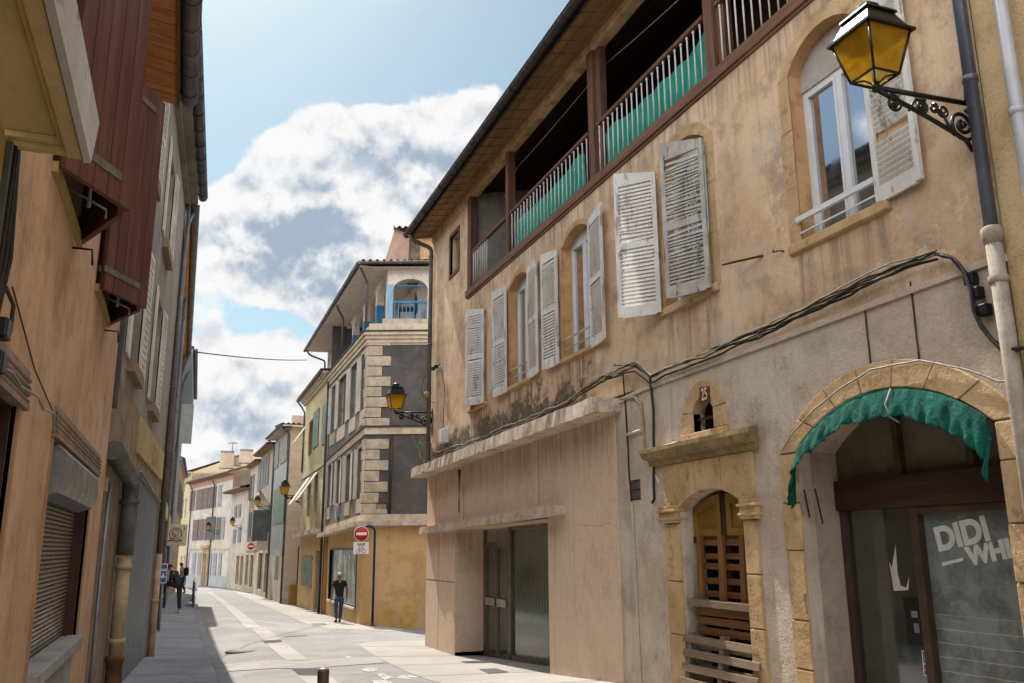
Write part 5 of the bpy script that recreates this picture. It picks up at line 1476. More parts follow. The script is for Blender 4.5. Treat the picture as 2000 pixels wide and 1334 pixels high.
# strings and canopy
def band(za, zb, zs, h, o, mat, name, soff=.0):
    g = G(); g.bar(F2, (-.0, za), (L2_, zb), h, -.05, o); g.bar(F2s, (-.0, za), (S2, zs), h, -.05, o)
    A = F2.p(0, za, o); B = F2s.p(0, za, o); C = Vector((6.2, 32.2, za)); M = (A + B) / 2 + (((A + B) / 2) - C).normalized() * o * .35
    v = []
    for dz in (-h, 0): v += [Vector((C.x, C.y, za + dz)), Vector((A.x, A.y, za + dz)), Vector((M.x, M.y, za + dz)), Vector((B.x, B.y, za + dz))]
    g.hexa(v); return O(name, g, mat, r2)
band(4.45, 4.02, 4.5, .30, .06, MT['cornice'], 'string_course')
band(4.47, 4.05, 4.52, .06, .11, MT['gutter'], 'string_cap')
band(1.22, .98, 1.22, .46, .05, MT['cornice'], 'string_course')
band(.98, .68, .98, .17, .32, MT['canopy'], 'street_canopy')
for zz, h, o in ((7.80, .14, .07), (7.94, .14, .14), (8.06, .12, .22)): band(zz, zz - .02, zz + .06, h, o, MT['cornice'], 'cornice')
band(8.11, 8.09, 8.19, .05, .27, MT['gutter'], 'cornice_gutter')
# windows
for k, (a, b) in enumerate(up): win_unit(r2, F2, a, b, 5.2, 7.4, .22, None, MT['glass_dim'], None, 'fn' if k else 'fn', MT['white_leaf'], min(.58, (b - a) * .62), (3, 176))
for k, (a, b) in enumerate(lo): win_unit(r2, F2, a, b, 1.85, 3.75, .22, None, MT['glass_dim'], None, 'fn', MT['white_leaf'], min(.58, (b - a) * .62), (3, 176))
for a, b in up: g = G(); g.box(F2, a - .08, b + .08, 4.60, 5.16, -.02, .03); O('window_apron', g, MT['quoin'], r2)
for a, b in lo: g = G(); g.box(F2, a - .08, b + .08, 1.30, 1.82, -.02, .03); O('window_apron', g, MT['quoin'], r2)
a, b, c, d = Sw
g = G(); g.box(F2, a - .06, a, c - .06, d + .06, -.1, .0); g.box(F2, b, b + .06, c - .06, d + .06, -.1, .0); g.box(F2, a, b, d, d + .06, -.1, .0); sw2 = O('shop_window', g, MT['iron'], r2)
g = G(); g.box(F2, a, b, c, d, -.13, -.10); O('pane', g, plain('green_shop_glass', '#4f564e', .22, .10, .6, 0, .4, 0), sw2)
g = G(); g.box(F2, a - .05, b + .05, c - .08, c, -.05, .05); O('window_sill', g, MT['white_paint'], sw2)
# lower corner patch
g = G(); g.box(F2s, .62, 1.25, -2.8, -2.15, -.02, -.012); g.box(F2s, 1.5, 2.0, -2.9, -2.0, -.02, -.014); O('wall_patch', g, plaster('ochre_patch', '#b39258', '#a5854d', '#94733f', off=3), r2)
g = G(); q = F2s.uz(735, 985); g.box(F2s, F2s.u(735, 990), F2s.u(764, 990), F2s.z(740, 995), F2s.z(740, 982), .02, .05); O('rusty_panel', g, MT['rust'], r2)
pipe(F2s, [(F2s.u(764, 900), 4.15, .03), (F2s.u(764, 900), 1.25, .03)], .04, r2, MT['gutter'])
# loggia
LU = 15.4
g = G(); g.box(F2, -.0, LU, 8.08, 8.30, -3.0, .05); g.box(F2s, .0, S2, 8.10, 8.42, -1.0, .05); O('loggia_floor', g, MT['cornice'], r2)
g = G(); g.box(F2s, .5, 2.3, 8.42, 8.62, -.2, .03); O('loggia_parapet', g, MT['quoin'], r2)
# side arch wall; the loggia stands back from the street front
LB = .66
F2L = Fr((6.2 + LB, 32.2), (0, 1), 1)
ua, ub = .87, 2.22
ctr, hw_ = (ua + ub) / 2, (ub - ua) / 2
prof = [(ua, 8.42), (ua, 9.8)] + [(ctr - hw_ * math.cos(math.pi * i / 14), 9.8 + .44 * math.sin(math.pi * i / 14)) for i in range(1, 14)] + [(ub, 9.8), (ub, 8.42)]
g = G()
for o_ in (0, -.22): g.holes(F2s, [(LB, 8.42)] + prof + [(S2, 8.42), (S2, 10.75), (LB, 10.75)], [], o_)
n = len(prof); g.add([F2s.p(u, z, 0) for u, z in prof] + [F2s.p(u, z, -.22) for u, z in prof], [(i, i + 1, n + i + 1, n + i) for i in range(n - 1)])
O('loggia_wall', g, MT['loggia_white'], r2)
g = G(); g.box(F2s, LB - .01, ua + .008, 8.43, 10.0, -.3, .012); O('blue_pier', g, MT['blue_pale'], r2)
g = G(); g.box(F2L, .06, .26, 8.43, 10.7, -.28, -.01); O('loggia_post', g, MT['loggia_white'], r2)
g = G(); g.box(F2s, ua, ub, 9.96, 10.0, -.12, -.06); O('tie_bar', g, MT['blue_paint'], r2)
g = G(); g.box(F2s, ua, ub, 9.28, 9.36, -.14, -.06)
for i in range(9): u = ua + (ub - ua) * (i + .5) / 9; g.box(F2s, u - .02, u + .02, 8.62, 9.28, -.12, -.08)
O('loggia_railing', g, MT['blue_paint'], r2)
for k, (pxa, y0) in enumerate(((735, 600), (710, 640), (688, 675), (669, 700))):
    u = F2L.u(pxa, y0); w = .30
    g = G(); g.box(F2L, u - w / 2, u + w / 2, 9.72, 10.62, -.3, .0)
    for sgn in (-1, 1):               # curved brackets of the little arches
        pts = [(u + sgn * w / 2, 9.85), (u + sgn * (w / 2 + .12), 10.2), (u + sgn * (w / 2 + .34), 10.42), (u + sgn * (w / 2 + .7), 10.55), (u + sgn * (w / 2 + .7), 10.62), (u + sgn * w / 2, 10.62)]
        g.poly(F2L, pts if sgn > 0 else pts[::-1], -.25, -.02)
    cpt = O('loggia_post', g, MT['loggia_white'], r2)
    g = G(); g.box(F2L, u - w / 2 - .006, u + w / 2 + .006, 8.42, 9.72, -.306, .006); O('painted_base', g, MT['blue_paint'], cpt)
g = G(); g.box(F2, 0, 9.6, 8.3, 10.7, -2.3, -2.2); g.box(F2, 9.5, 9.6, 8.3, 10.7, -2.2, -.72); O('loggia_back_wall', g, MT['loggia_white'], r2)
g = G(); g.holes(F2, rect(9.6, LU, 8.1, 10.6), [rect(q, q + 1.0, 8.6, 10.3) for q in (10.0, 11.5, 13.0, 14.2)], -.7, .1); g.add([F2.p(LU, 8.0, -.7), F2.p(LU, 10.7, -.7), F2.p(LU, 10.7, -8), F2.p(LU, 8.0, -8)], [(0, 1, 2, 3)]); O('loggia_end_wall', g, MT['quoin'], r2)
F2W = Fr((6.2 + .7, 32.2), (0, 1), 1)
for a in (10.0, 11.5, 13.0, 14.2): win_unit(r2, F2W, a, a + 1.0, 8.6, 10.3, .08, MT['loggia_white'])
g = G(); g.add([F2.p(-.5, 10.58, .5), F2.p(LU, 10.58, .5), F2.p(LU, 10.66, -3), F2.p(0, 10.66, -3)], [(0, 1, 2, 3)]); g.add([F2s.p(-.42, 10.585, .45), F2s.p(S2, 10.62, .45), F2s.p(S2, 10.66, -1), F2s.p(.3, 10.66, -1)], [(0, 1, 2, 3)]); O('soffit', g, MT['loggia_white'], r2)
gutter(F2, [(-.45, 10.72, .55), (LU + .05, 10.62, .55)], .08, r2, MT['zinc_dark'])
gutter(F2s, [(-.45, 10.74, .50), (S2, 10.86, .50)], .08, r2, MT['zinc_dark'])
tile_roof(F2s, -.5, S2, 10.78, .56, 12.6, -5.5, r2, MT['tile'], pitch=.26, amp=.06)
tile_roof(F2, .0, LU + .1, 10.74, .56, 11.8, -5.5, r2, MT['tile'], pitch=.26, amp=.05)
pipe(F2, [(-.2, 10.66, .5), (-.1, 10.45, .35), (.35, 10.15, .06), (.35, 8.5, .06)], .05, r2, MT['zinc_dark'])
pipe(F2, [(5.4, 10.64, .5), (5.5, 10.4, .35), (5.9, 10.1, .06), (5.9, 8.5, .06)], .05, r2, MT['zinc_dark'])
u_p = L2_ - .05
pipe(F2, [(u_p, 8.1, .1), (u_p, -2.9, .1)], .06, r2, MT['gutter'], rings=[(u_p, 4.0, .1), (u_p, 1.0, .1)])
pipe(F2, [(LU - .3, 10.6, .5), (LU - .2, 10.35, .3), (LU - .1, 10.1, -.55), (LU - .1, 8.4, -.6)], .05, r2, MT['zinc_dark'])
for (a, b), z0, z1 in [(k, 5.2, 7.4) for k in up] + [(k, 1.85, 3.75) for k in lo]:
    g = G(); g.box(F2, a - .13, a, z0, z1 + .13, -.02, .022); g.box(F2, b, b + .13, z0, z1 + .13, -.02, .022); g.box(F2, a, b, z1, z1 + .13, -.02, .022); O('window_surround', g, MT['quoin'], r2)
g = G(); g.box(F2, 8.15, 8.95, -3.0, .75, -.05, .02); O('stone_pier', g, MT['stone_b'], r2)
# attic above the roof
Fa = Fr((8.0, 33.6), (1, -.28), -1)
g = G(); g.holes(Fa, [(0, 10.6), (4.5, 10.6), (4.5, 12.8), (.0, 12.6)], [], 0); g.add([Fa.p(0, 10.6, 0), Fa.p(0, 12.6, 0), Fa.p(0, 12.6, -5), Fa.p(0, 10.6, -5)], [(0, 1, 2, 3)])
O('attic_wall', g, plaster('peach_render', '#b3906c', '#a5815d', '#92704f', off=60), r2)
g = G(); g.box(Fa, -.02, .48, 10.6, 12.52, -.3, .06); O('rubble_pier', g, stone('rubble', '#7d6f5f', '#5e5247', '#463d35', 5, .9), r2)
g = G()
e0, e1 = Fa.p(-1.0, 11.3, .2), Fa.p(-.55, 12.98, .2)
e2, e3 = Fa.p(-1.0, 11.3, -4.5), Fa.p(-.55, 12.98, -4.5); k0, k2 = Fa.p(.05, 12.66, .2), Fa.p(.05, 12.66, -4.5)
w_ = Fa.p(-.02, 10.7, .0); w2 = Fa.p(-.02, 10.7, -4.5)
g.hexa([e0, w_, w2, e2, e1, k0, k2, e3]); O('attic_flank', g, plain('pink_soffit', '#a58a7b', .8, .15, 5), r2)
tile_roof(Fa, -.62, 4.6, 12.92, .45, 13.9, -4.0, r2, MT['tile'], 'attic_roof', .26, 6, .05)
g = G(); g.tube([Fa.p(-.1, 12.74, .45), Fa.p(4.5, 12.8, .45)], .07, 8); O('attic_gutter', g, MT['zinc_dark'], r2)
# things on the loggia
t2 = thing('table', 'small wooden table on the loggia behind the blue railing', 'table', F2s.p(1.35, 8.42, -.8))
g = G(); g.box(F2s, 1.0, 1.7, 9.2, 9.25, -1.1, -.5); O('tabletop', g, MT['post_wood'], t2)
for u in (1.05, 1.65):
    for o_ in (-1.05, -.55): g = G(); g.box(F2s, u - .02, u + .02, 8.42, 9.2, o_ - .02, o_ + .02); O('leg', g, MT['post_wood'], t2)
t2 = thing('parasol', 'folded dark blue parasol standing on the loggia', 'parasol', F2s.p(1.72, 8.42, -.5))
g = G(); g.lathe(F2s.p(1.72, 8.42, -.5), [(.02, 0), (.02, .5), (.06, .55), (.09, .7), (.06, 1.2), (.02, 1.4), (.001, 1.45)], 10); O('canopy', g, plain('navy_cloth', '#1c3a55', .8), t2)
g = G(); g.lathe(F2s.p(1.72, 8.42, -.5), [(.16, 0), (.16, .05), (.03, .07)], 12); O('foot', g, MT['iron'], t2)
u = F2L.u(733, 625)
t2 = thing('potted_plant', 'plant in a white pot at the street edge of the loggia', 'plant', F2L.p(u, 8.42, .12))
g = G(); g.lathe(F2L.p(u, 8.42, .12), [(.1, 0), (.15, .3), (.16, .32), (.13, .32), (.0, .28)], 12); O('pot', g, MT['white'], t2)
weed('yellow-green potted grass on the loggia edge between two blue posts', F2L.p(F2L.u(722, 630), 8.42, .1), .6, 12, .2, (MT['stem'], MT['leaf_y']), 31, .08)
g = G(); r = random.Random(5)
for i in range(60):
    d = Vector((r.uniform(-1, 1), r.uniform(-1, 1), r.uniform(0, 1.3))).normalized(); c = F2L.p(u, 8.72, .12); w = d.orthogonal().normalized() * .03
    g.add([c, c + d * .15 + w, c + d * .3, c + d * .15 - w], [(0, 1, 2, 3)])
O('foliage', g, MT['leaf_g'], t2)
bl = F2.uz(657, 1000, .1)
g = G(); g.sheet(lambda a, b: F2.p(bl[0] + .35 * (a - .5), bl[1] + .35 - .75 * b, .09 + .03 * math.sin(9 * a + 3 * b)), 8, 10)
o = O('blue_cloth', g, plain('pale_blue_cloth', '#8fb0d6', .8, .15)); o.modifiers.new('thickness', 'SOLIDIFY').thickness = .006
tag(o, 'pale blue cloth hanging from a first-floor window of the quoined house', 'cloth')
# ------------------------------------------------------------------ houses further down on the right
def shell(root, F, L, zb, zt, holes, mat, D=8.0, depth=.2, o=0.0, near=True, name='wall', far=True):
    g = G()
    g.holes(F, [(0, zb), (L, zb), (L, zt), (0, zt)], holes, o, depth)
    p = F.p
    if near: g.add([p(0, zb, o), p(0, zt, o), p(0, zt, -D), p(0, zb, -D)], [(0, 1, 2, 3)])
    if far: g.add([p(L, zb, o), p(L, zt, o), p(L, zt, -D), p(L, zb, -D)], [(0, 1, 2, 3)])
    return O(name, g, mat, root)
def eave(F, L, z, out, root, mat_s, mat_g, u0=-.1, slope=.0, th=.12, r=.075):
    g = G(); g.box(F, u0, L, z, z + th, -.05, out); O('eaves', g, mat_s, root)
    gutter(F, [(u0, z + th, out + r), (L, z + th + slope, out + r)], r, root, mat_g)
def pxwin(F, xa, xb, ya, yb):
    """pixel box -> u0,u1,z0,z1 on facade F"""
    xm, ym = (xa + xb) / 2, (ya + yb) / 2
    u1, u0 = F.u(xa, ym), F.u(xb, ym)
    return (min(u0, u1), max(u0, u1), F.z(xm, yb), F.z(xm, ya))
def closed_pair(F, u0, u1, z0, z1, mat, parent, o=.03, name='shutter'):
    m = (u0 + u1) / 2
    for a, b in ((u0, m - .01), (m + .01, u1)):
        Fs = Fr((F.P + F.d * a + F.n * o).to_2d(), (F.d.x, F.d.y), 1 if F.d.cross(F.n).z > 0 else -1)
        O(name, board_leaf(Fs, b - a, z0, z1), mat, parent)

MT['r3_wall'] = plaster('pale_yellow_render', '#b5a681', '#a59672', '#8f8061', big=.5, rough_bump=.15, streak=.3, off=70)
MT['green_leaf'] = paint('sage_green_paint', '#8b9684', '#7b8674', '#656c5d', .25, .6)
MT['cream_leaf'] = paint('cream_blind', '#c9c3b0', '#b9b3a0', '#948d7c', .2, .6)
F3 = Fr((6.2, 41.55), (0, 1), 1); L3_ = 8.9
r3 = thing('yellow_house', 'pale yellow house with sage green shutters and white tilted blinds', 'house', F3.p(4, -2.9))
W3u = [pxwin(F3, 631, 640, 790, 866), pxwin(F3, 613, 623, 803, 873), pxwin(F3, 603.5, 610, 822, 888)]
W3l = [pxwin(F3, 614, 620, 925, 1000), pxwin(F3, 600, 606, 935, 1008)]
def cap(w, L, z=None): return (max(.15, w[0]), min(L - .15, w[1]), w[2], w[3])
W3u = [cap(w, L3_) for w in W3u]; W3l = [cap(w, L3_) for w in W3l]
shell(r3, F3, L3_, .75, 8.1, [rect(*w) for w in W3u + W3l], MT['r3_wall'], near=False)
W3g = [cap(pxwin(F3, 613, 622, 1076, 1192), L3_), cap(pxwin(F3, 592, 609, 1088, 1146), L3_)]
W3g = [(w[0], w[1], max(w[2], -2.95), w[3]) for w in W3g]
shell(r3, F3, L3_, -3.4, .75, [rect(*w) for w in W3g], MT['r2_ochre'], o=-.02, near=False, name='ground_floor_wall')
for k, w in enumerate(W3u):
    wn = win_unit(r3, F3, *w)
    if k < 2: closed_pair(F3, *w, MT['green_leaf'], wn)
for w in W3l: win_unit(r3, F3, *w)
def blind(F, w, mat, parent, out=.9, drop=None):
    u0, u1, z0, z1 = w; h = (z1 - z0) * .85; n = 10; g = G(); a = R(34)
    p = F.p
    g.hexa([p(u0, z1 - h * math.cos(a), h * math.sin(a)), p(u1, z1 - h * math.cos(a), h * math.sin(a)), p(u1, z1 - h * math.cos(a) + .03, h * math.sin(a) + .03), p(u0, z1 - h * math.cos(a) + .03, h * math.sin(a) + .03), p(u0, z1, .02), p(u1, z1, .02), p(u1, z1 + .03, .05), p(u0, z1 + .03, .05)])
    for i in range(n):
        t = (i + .5) / n; z = z1 - h * math.cos(a) * t; o = h * math.sin(a) * t + .03
        g.tube([p(u0 + .02, z + .03, o), p(u1 - .02, z + .03, o)], .012, 4)
    for u in (u0 + .03, u1 - .03): g.tube([p(u, z1 - h * .7, .02), p(u, z1 - h * math.cos(a) * .8, h * math.sin(a) * .8)], .01, 4)
    return O('tilted_blind', g, mat, parent)
for w in W3l + [W3u[2]]: blind(F3, (w[0] - .05, w[1] + .05, w[2], w[3] + .0), MT['cream_leaf'], r3)
g = G(); g.bar(F3, (0, 4.15), (L3_, 4.0), .22, -.05, .07); O('string_course', g, MT['cornice'], r3)
g = G(); g.bar(F3, (.6, .92), (L3_ - .2, .80), .20, -.05, .42); O('street_canopy', g, MT['canopy'], r3)
w = W3g[0]; g = G(); g.box(F3, w[0], w[1], w[2], w[3], -.17, -.12); O('door', g, plain('grey_door', '#6d675c', .6, .2, 5), r3)
wn = win_unit(r3, F3, *W3g[1]); u0, u1, z0, z1 = W3g[1]
for i in range(4):
    a = u0 + (u1 - u0) * i / 4 + .02
    if i % 2 == 0 or True:
        Fs = sub_frame(F3, a, .02, 6); O('shutter', board_leaf(Fs, (u1 - u0) / 4 - .12, z0, z1), MT['green_leaf'], wn)
for zz, o in ((8.0, .14), (8.12, .26), (8.22, .38)):
    g = G(); g.box(F3, 0, L3_ + .1, zz, zz + .14, -.05, o); O('cornice', g, MT['cornice'], r3)
gutter(F3, [(0, 8.36, .47), (L3_ + .15, 8.30, .47)], .08, r3, MT['zinc_dark'])
tile_roof(F3, 0, L3_ + .2, 8.40, .5, 8.9, -4.5, r3, MT['tile_old'], pitch=.3)
pipe(F3, [(L3_ + .0, 8.2, .45), (L3_ + .05, 7.9, .2), (L3_ - .1, 7.6, .06), (L3_ - .1, 4.2, .06)], .05, r3, MT['zinc_dark'])

# grey-blue house that stands forward with a stone flank
F4 = Fr((5.72, 53.0), (-.22, 7.0), 1); L4_ = 7.0
r4 = thing('grey_house', 'grey-blue house with tall sage green shutters and a pale stone flank', 'house', F4.p(3, -3.1))
MT['r4_wall'] = plaster('grey_blue_render', '#9b9c9c', '#8e8f8e', '#8a857c', big=.5, rough_bump=.15, streak=.35, dirt='#5e5a53', off=80)
MT['r4_low'] = plaster('dirty_white_render', '#aba293', '#999081', '#847b6d', big=.6, rough_bump=.15, streak=.45, off=84)
MT['r4_flank'] = stone('ashlar_flank', '#c4b39f', '#b8a691', '#a5937e', 1.2, .15, off=20)
ZT4 = 7.08
w4 = [cap(pxwin(F4, 549, 562, 843, 902), L4_), cap(pxwin(F4, 533, 545, 868, 915), L4_)]
w4b = [cap(pxwin(F4, 536, 556, 953, 1022), L4_)]
w4g = [cap(pxwin(F4, 538, 546, 1076, 1134), L4_)]
shell(r4, F4, L4_, -.4, ZT4, [rect(*w) for w in w4 + w4b], MT['r4_wall'], near=False)
shell(r4, F4, L4_, -3.6, -.4, [rect(*w) for w in w4g], MT['r4_low'], near=False, o=.03, name='ground_floor_wall')
F4s = Fr((5.72, 53.0), (1, .02), -1)
g = G(); g.holes(F4s, rect(0, 7, -3.6, ZT4), [(rect(.75, 1.6, -2.1, .2), .15)], .0)
for i in range(21):                      # courses cut into the flank
    z = -3.3 + .53 * i
    g.box(F4s, .0, .72, z, z + .515, .0, .02)
O('flank_wall', g, MT['r4_flank'], r4)
g = G(); g.box(F4s, .75, 1.6, -2.1, .2, -.12, -.06); O('flank_gate', g, plain('dark_gate', '#2a2d31', .5, .2, 4), r4)
g = G(); g.box(F4s, .3, 2.2, -3.6, -1.95, .3, .8); gw = tag(O('garden_wall', g, MT['stone_b'], bevel=.02), 'low brown stone wall closing the gap beside the grey-blue house', 'wall')
for w in w4: wn = win_unit(r4, F4, *w); closed_pair(F4, *w, MT['grey_paint'], wn)
for w in w4b: wn = win_unit(r4, F4, *w); closed_pair(F4, *w, MT['green_leaf'], wn)
w = w4g[0]; g = G(); g.box(F4, w[0], w[1], w[2], w[3], -.12, -.08); O('door', g, plain('grey_door_b', '#6a6a66', .6, .2, 4), r4)
eave(F4, L4_, ZT4, .55, r4, MT['r4_low'], MT['zinc_dark'], -.5)
g = G(); g.box(F4s, -.55, 6, ZT4, ZT4 + .1, -.2, .5); O('side_eaves', g, MT['loggia_white'], r4)
tile_roof(F4s, -.55, 6.5, ZT4 + .16, .52, ZT4 + .5, -4, r4, MT['tile'], pitch=.3, amp=.06)
tile_roof(F4, 0, L4_, ZT4 + .16, .6, ZT4 + .5, -4, r4, MT['tile_old'], pitch=.3)
pipe(F4, [(.12, ZT4, .5), (.12, ZT4 - .4, .08), (.12, -3.1, .08)], .06, r4, MT['zinc_dark'])
pipe(F4, [(6.8, ZT4, .5), (6.8, ZT4 - .4, .08), (6.8, -3.1, .08)], .06, r4, MT['zinc_dark'])
g = G(); g.tube([F4.p(3, 7.2, -2), F4.p(3, 8.7, -2)], .1, 8); g.lathe(F4.p(3, 8.7, -2), [(.16, 0), (.16, .25), (.001, .35)], 8); O('flue', g, MT['zinc_dark'], r4)

def row_house(name, label, P, Q, zt, wmat, upper, doors, lmat, wall_low=None, eo=.4, dmats=None, extra=None, split=-.5):
    d = (Q[0] - P[0], Q[1] - P[1]); L = math.hypot(*d); F = Fr(P, d, 1)
    root = thing(name, label, 'house', F.p(L / 2, -3.2))
    U = [cap(pxwin(F, *q), L) for q in upper]; Dr = [cap(pxwin(F, *q), L) for q in doors]
    shell(root, F, L, split, zt, [rect(*w) for w in U], wmat)
    shell(root, F, L, -3.7, split, [rect(w[0], w[1], max(w[2], -3.4), min(w[3], split - .05)) for w in Dr], wall_low or wmat, o=.02, name='ground_floor_wall')
    for i, w in enumerate(U):
        wn = win_unit(root, F, *w)
        m = lmat[i % len(lmat)]
        closed_pair(F, *w, m, wn)
    for i, w in enumerate(Dr):
        w = (w[0], w[1], max(w[2], -3.4), min(w[3], split - .05))
        g = G(); g.box(F, w[0], w[1], w[2], w[3], -.16, -.10); dd = O('door', g, (dmats or [MT['dark_wood']])[i % len(dmats or [0])], root)
        g = G(); m = (w[0] + w[1]) / 2; g.box(F, m - .03, m + .03, w[2], w[3], -.10, -.08); O('door_stile', g, MT['post_wood'], dd)
        g = G()
        for a, b in ((w[0] - .16, w[0]), (w[1], w[1] + .16)): g.box(F, a, b, w[2], w[3] + .16, .0, .06)
        g.box(F, w[0], w[1], w[3], w[3] + .16, .0, .06); O('door_surround', g, MT['stone_pale'], root)
    eave(F, L + .05, zt, eo, root, MT['eave_wood'], MT['zinc_dark'], 0)
    tile_roof(F, 0, L, zt + .16, eo + .1, zt + (1.5 if zt < 5 else .5), -4, root, MT['tile_old'], pitch=.35)
    return root, F, L
MT['r5_wall'] = plaster('stained_cream_render', '#9e9585', '#8c8373', '#766c5f', big=.6, rough_bump=.15, streak=.6, dirt='#554d42', dirtamt=.4, off=90)
MT['grey_leaf'] = paint('blue_grey_leaf', '#868784', '#767774', '#5d5e5a', .2, .6)
MT['slate_leaf'] = paint('slate_grey_leaf', '#5b5c5b', '#4d4e4d', '#3f403f', .2, .6)
PA, PB, PC, PD, PE = (5.5, 60.0), (5.27, 68.0), (4.98, 74.0), (4.0, 81.6), (.62, 95.8)
r5, F5, L5_ = row_house('cream_house', 'stained cream house with grey shutters between the grey-blue house and the far dark doors', PA, PB, 6.75, MT['r5_wall'],
    [(521.5, 525.5, 888, 945), (516.5, 520, 893, 949), (511.5, 515, 898, 953), (506.5, 510, 904, 957), (501, 504.5, 910, 961), (521.5, 525.5, 985, 1040), (507, 510.5, 985, 1040), (502, 505, 987, 1040)], [(517.5, 524, 1080, 1158), (505, 513, 1071, 1152)], [MT['grey_leaf']], MT['r5_wall'], .5, [plain('brown_door', '#4a3627', .6, .3, 5), MT['dark_wood']], split=-.2)
g = G(); Fs = sub_frame(F5, F5.u(526, 1015), .05, 80); O('open_shutter', board_leaf(Fs, 1.0, .55, 2.55, louver=False), MT['slate_leaf'], r5)
r6, F6, L6_ = row_house('narrow_house', 'narrow beige house with a dark shutter and two dark doors further down the right', PB, PC, 6.38, MT['r4_low'],
    [(493, 496.3, 928, 972), (488.5, 491.5, 931, 974), (484, 487, 934, 976), (479.5, 482.5, 938, 979), (493, 496.3, 1000, 1048), (488.5, 491.5, 1001, 1048), (484, 487, 1002, 1048)], [(489, 495, 1084, 1147), (480, 485, 1084, 1143)], [MT['grey_leaf'], MT['slate_leaf']], MT['r5_wall'], .4, split=-.3)
MT['white_wall'] = plaster('white_render', '#aaa298', '#9c948a', '#8b8379', big=.5, rough_bump=.1, streak=.25, off=95)
r7, F7, L7_ = row_house('low_house', 'low white house with a sagging tiled roof wedged between taller houses at the far end', PC, PD, 4.75, MT['white_wall'],
    [(466, 471, 985, 1010), (459, 463, 988, 1012), (466, 471, 1030, 1060), (456, 461, 1034, 1062)], [(470, 475, 1086, 1143), (462, 467, 1086, 1141)], [MT['grey_leaf']], MT['r4_low'], .7, split=-.4)

# tall white house that closes the view
dv = (PE[0] - PD[0], PE[1] - PD[1]); L8 = math.hypot(*dv)
F8 = Fr(PD, dv, 1)
r8 = thing('white_house', 'tall white house with mauve-brown shutters closing the view at the street end', 'house', F8.p(L8 / 2, -3.2))
MT['w_wall'] = plaster('bright_white_render', '#b3aaa0', '#a79e94', '#958c83', big=.4, rough_bump=.08, streak=.2, off=98)
MT['mauve_leaf'] = paint('mauve_brown_leaf', '#7d6c64', '#6c5d56', '#5a4d47', .2, .6)
MT['blue_leaf'] = paint('pale_blue_leaf', '#9c9da0', '#8d8e92', '#77787c', .2, .6)
org = (340, 860); sc = 4.444
def zx(q): return tuple([org[0] + q[0] / sc, org[0] + q[1] / sc, org[1] + q[2] / sc, org[1] + q[3] / sc])
up8 = [(130, 180, 460, 635), (195, 245, 442, 612), (250, 296, 420, 597), (300, 336, 400, 585), (340, 368, 388, 572), (386, 415, 372, 545)]
mid8 = [(165, 206, 705, 880), (212, 258, 692, 872), (268, 304, 682, 868), (312, 350, 668, 860), (370, 403, 662, 852), (412, 440, 650, 842)]
gr8 = [(100, 128, 992, 1180), (160, 186, 984, 1172), (206, 234, 978, 1168), (300, 326, 968, 1160), (342, 370, 964, 1158), (390, 414, 958, 1152)]
U8 = [[cap(pxwin(F8, *zx(q)), L8) for q in s] for s in (up8, mid8, gr8)]
ZT8 = 6.55
allw = [w for s in U8 for w in s]
# snap heights per storey so that rows stay level
rows8 = []
for s in U8:
    z0 = sum(w[2] for w in s) / len(s); z1 = sum(w[3] for w in s) / len(s); rows8.append([(w[0], w[1], z0, z1) for w in s])
drw = cap(pxwin(F8, *zx((252, 284, 985, 1245))), L8)
shell(r8, F8, L8, -3.8, ZT8, [rect(*w) for s in rows8 for w in s] + [rect(drw[0], drw[1], -3.5, drw[3])], MT['w_wall'], D=10)
for s, m in zip(rows8, (MT['mauve_leaf'], MT['mauve_leaf'], MT['blue_leaf'])):
    for i, w in enumerate(s):
        wn = win_unit(r8, F8, *w); closed_pair(F8, *w, MT['blue_leaf'] if (i == 5 and m is MT['mauve_leaf']) else m, wn)
g = G(); a, b = F8.u(340 + 360 / sc, 860 + 760 / sc), F8.u(340 + 310 / sc, 860 + 760 / sc)
Fs = sub_frame(F8, min(a, b), .06, 8); O('open_shutter', board_leaf(Fs, abs(b - a), rows8[1][0][2], rows8[1][0][3] + .1, louver=False), MT['slate_leaf'], r8)
g = G(); g.box(F8, drw[0], drw[1], -3.5, drw[3], -.16, -.1); O('door', g, plain('tan_door', '#8a6d4e', .6, .2, 4), r8)
g = G()
for a, b in ((drw[0] - .3, drw[0]), (drw[1], drw[1] + .3)): g.box(F8, a, b, -3.5, drw[3] + .5, .0, .1)
g.box(F8, drw[0], drw[1], drw[3], drw[3] + .5, .0, .1); g.box(F8, drw[0] - .5, drw[1] + .5, drw[3] + .5, drw[3] + .75, .0, .3); O('door_surround', g, MT['stone'], r8)
g = G(); zz = drw[3] + .35; g.box(F8, 0, drw[0] - .32, zz, zz + .15, .0, .06); g.box(F8, drw[1] + .32, L8, zz, zz + .15, .0, .06); O('string_course', g, MT['stone_pale'], r8)
g = G(); g.box(F8, 0, drw[0] - .32, -3.8, -2.3, .0, .05); g.box(F8, drw[1] + .32, L8, -3.8, -2.3, .0, .05); O('plinth', g, MT['r4_wall'], r8)
g = G(); g.box(F8, -.1, L8 + .1, ZT8 - .5, ZT8, .0, .04); O('frieze', g, plain('pink_frieze', '#b08b76', .8, .15, 3), r8)
eave(F8, L8 + .2, ZT8, .45, r8, MT['eave_wood'], MT['zinc_dark'], -.3)
for u in (F8.u(340 + 375 / sc, 900), F8.u(340 + 185 / sc, 900)): pipe(F8, [(u, ZT8, .45), (u, ZT8 - .6, .1), (u, -3.4, .1)], .06, r8, MT['zinc_dark'])
tile_roof(F8, -.3, L8 + .2, ZT8 + .2, .55, 8.6, -5.2, r8, MT['tile_old'], pitch=.35)
F8s = Fr(PD, (F8.n.x * -1, F8.n.y * -1), -1)   # gable flank facing the viewer
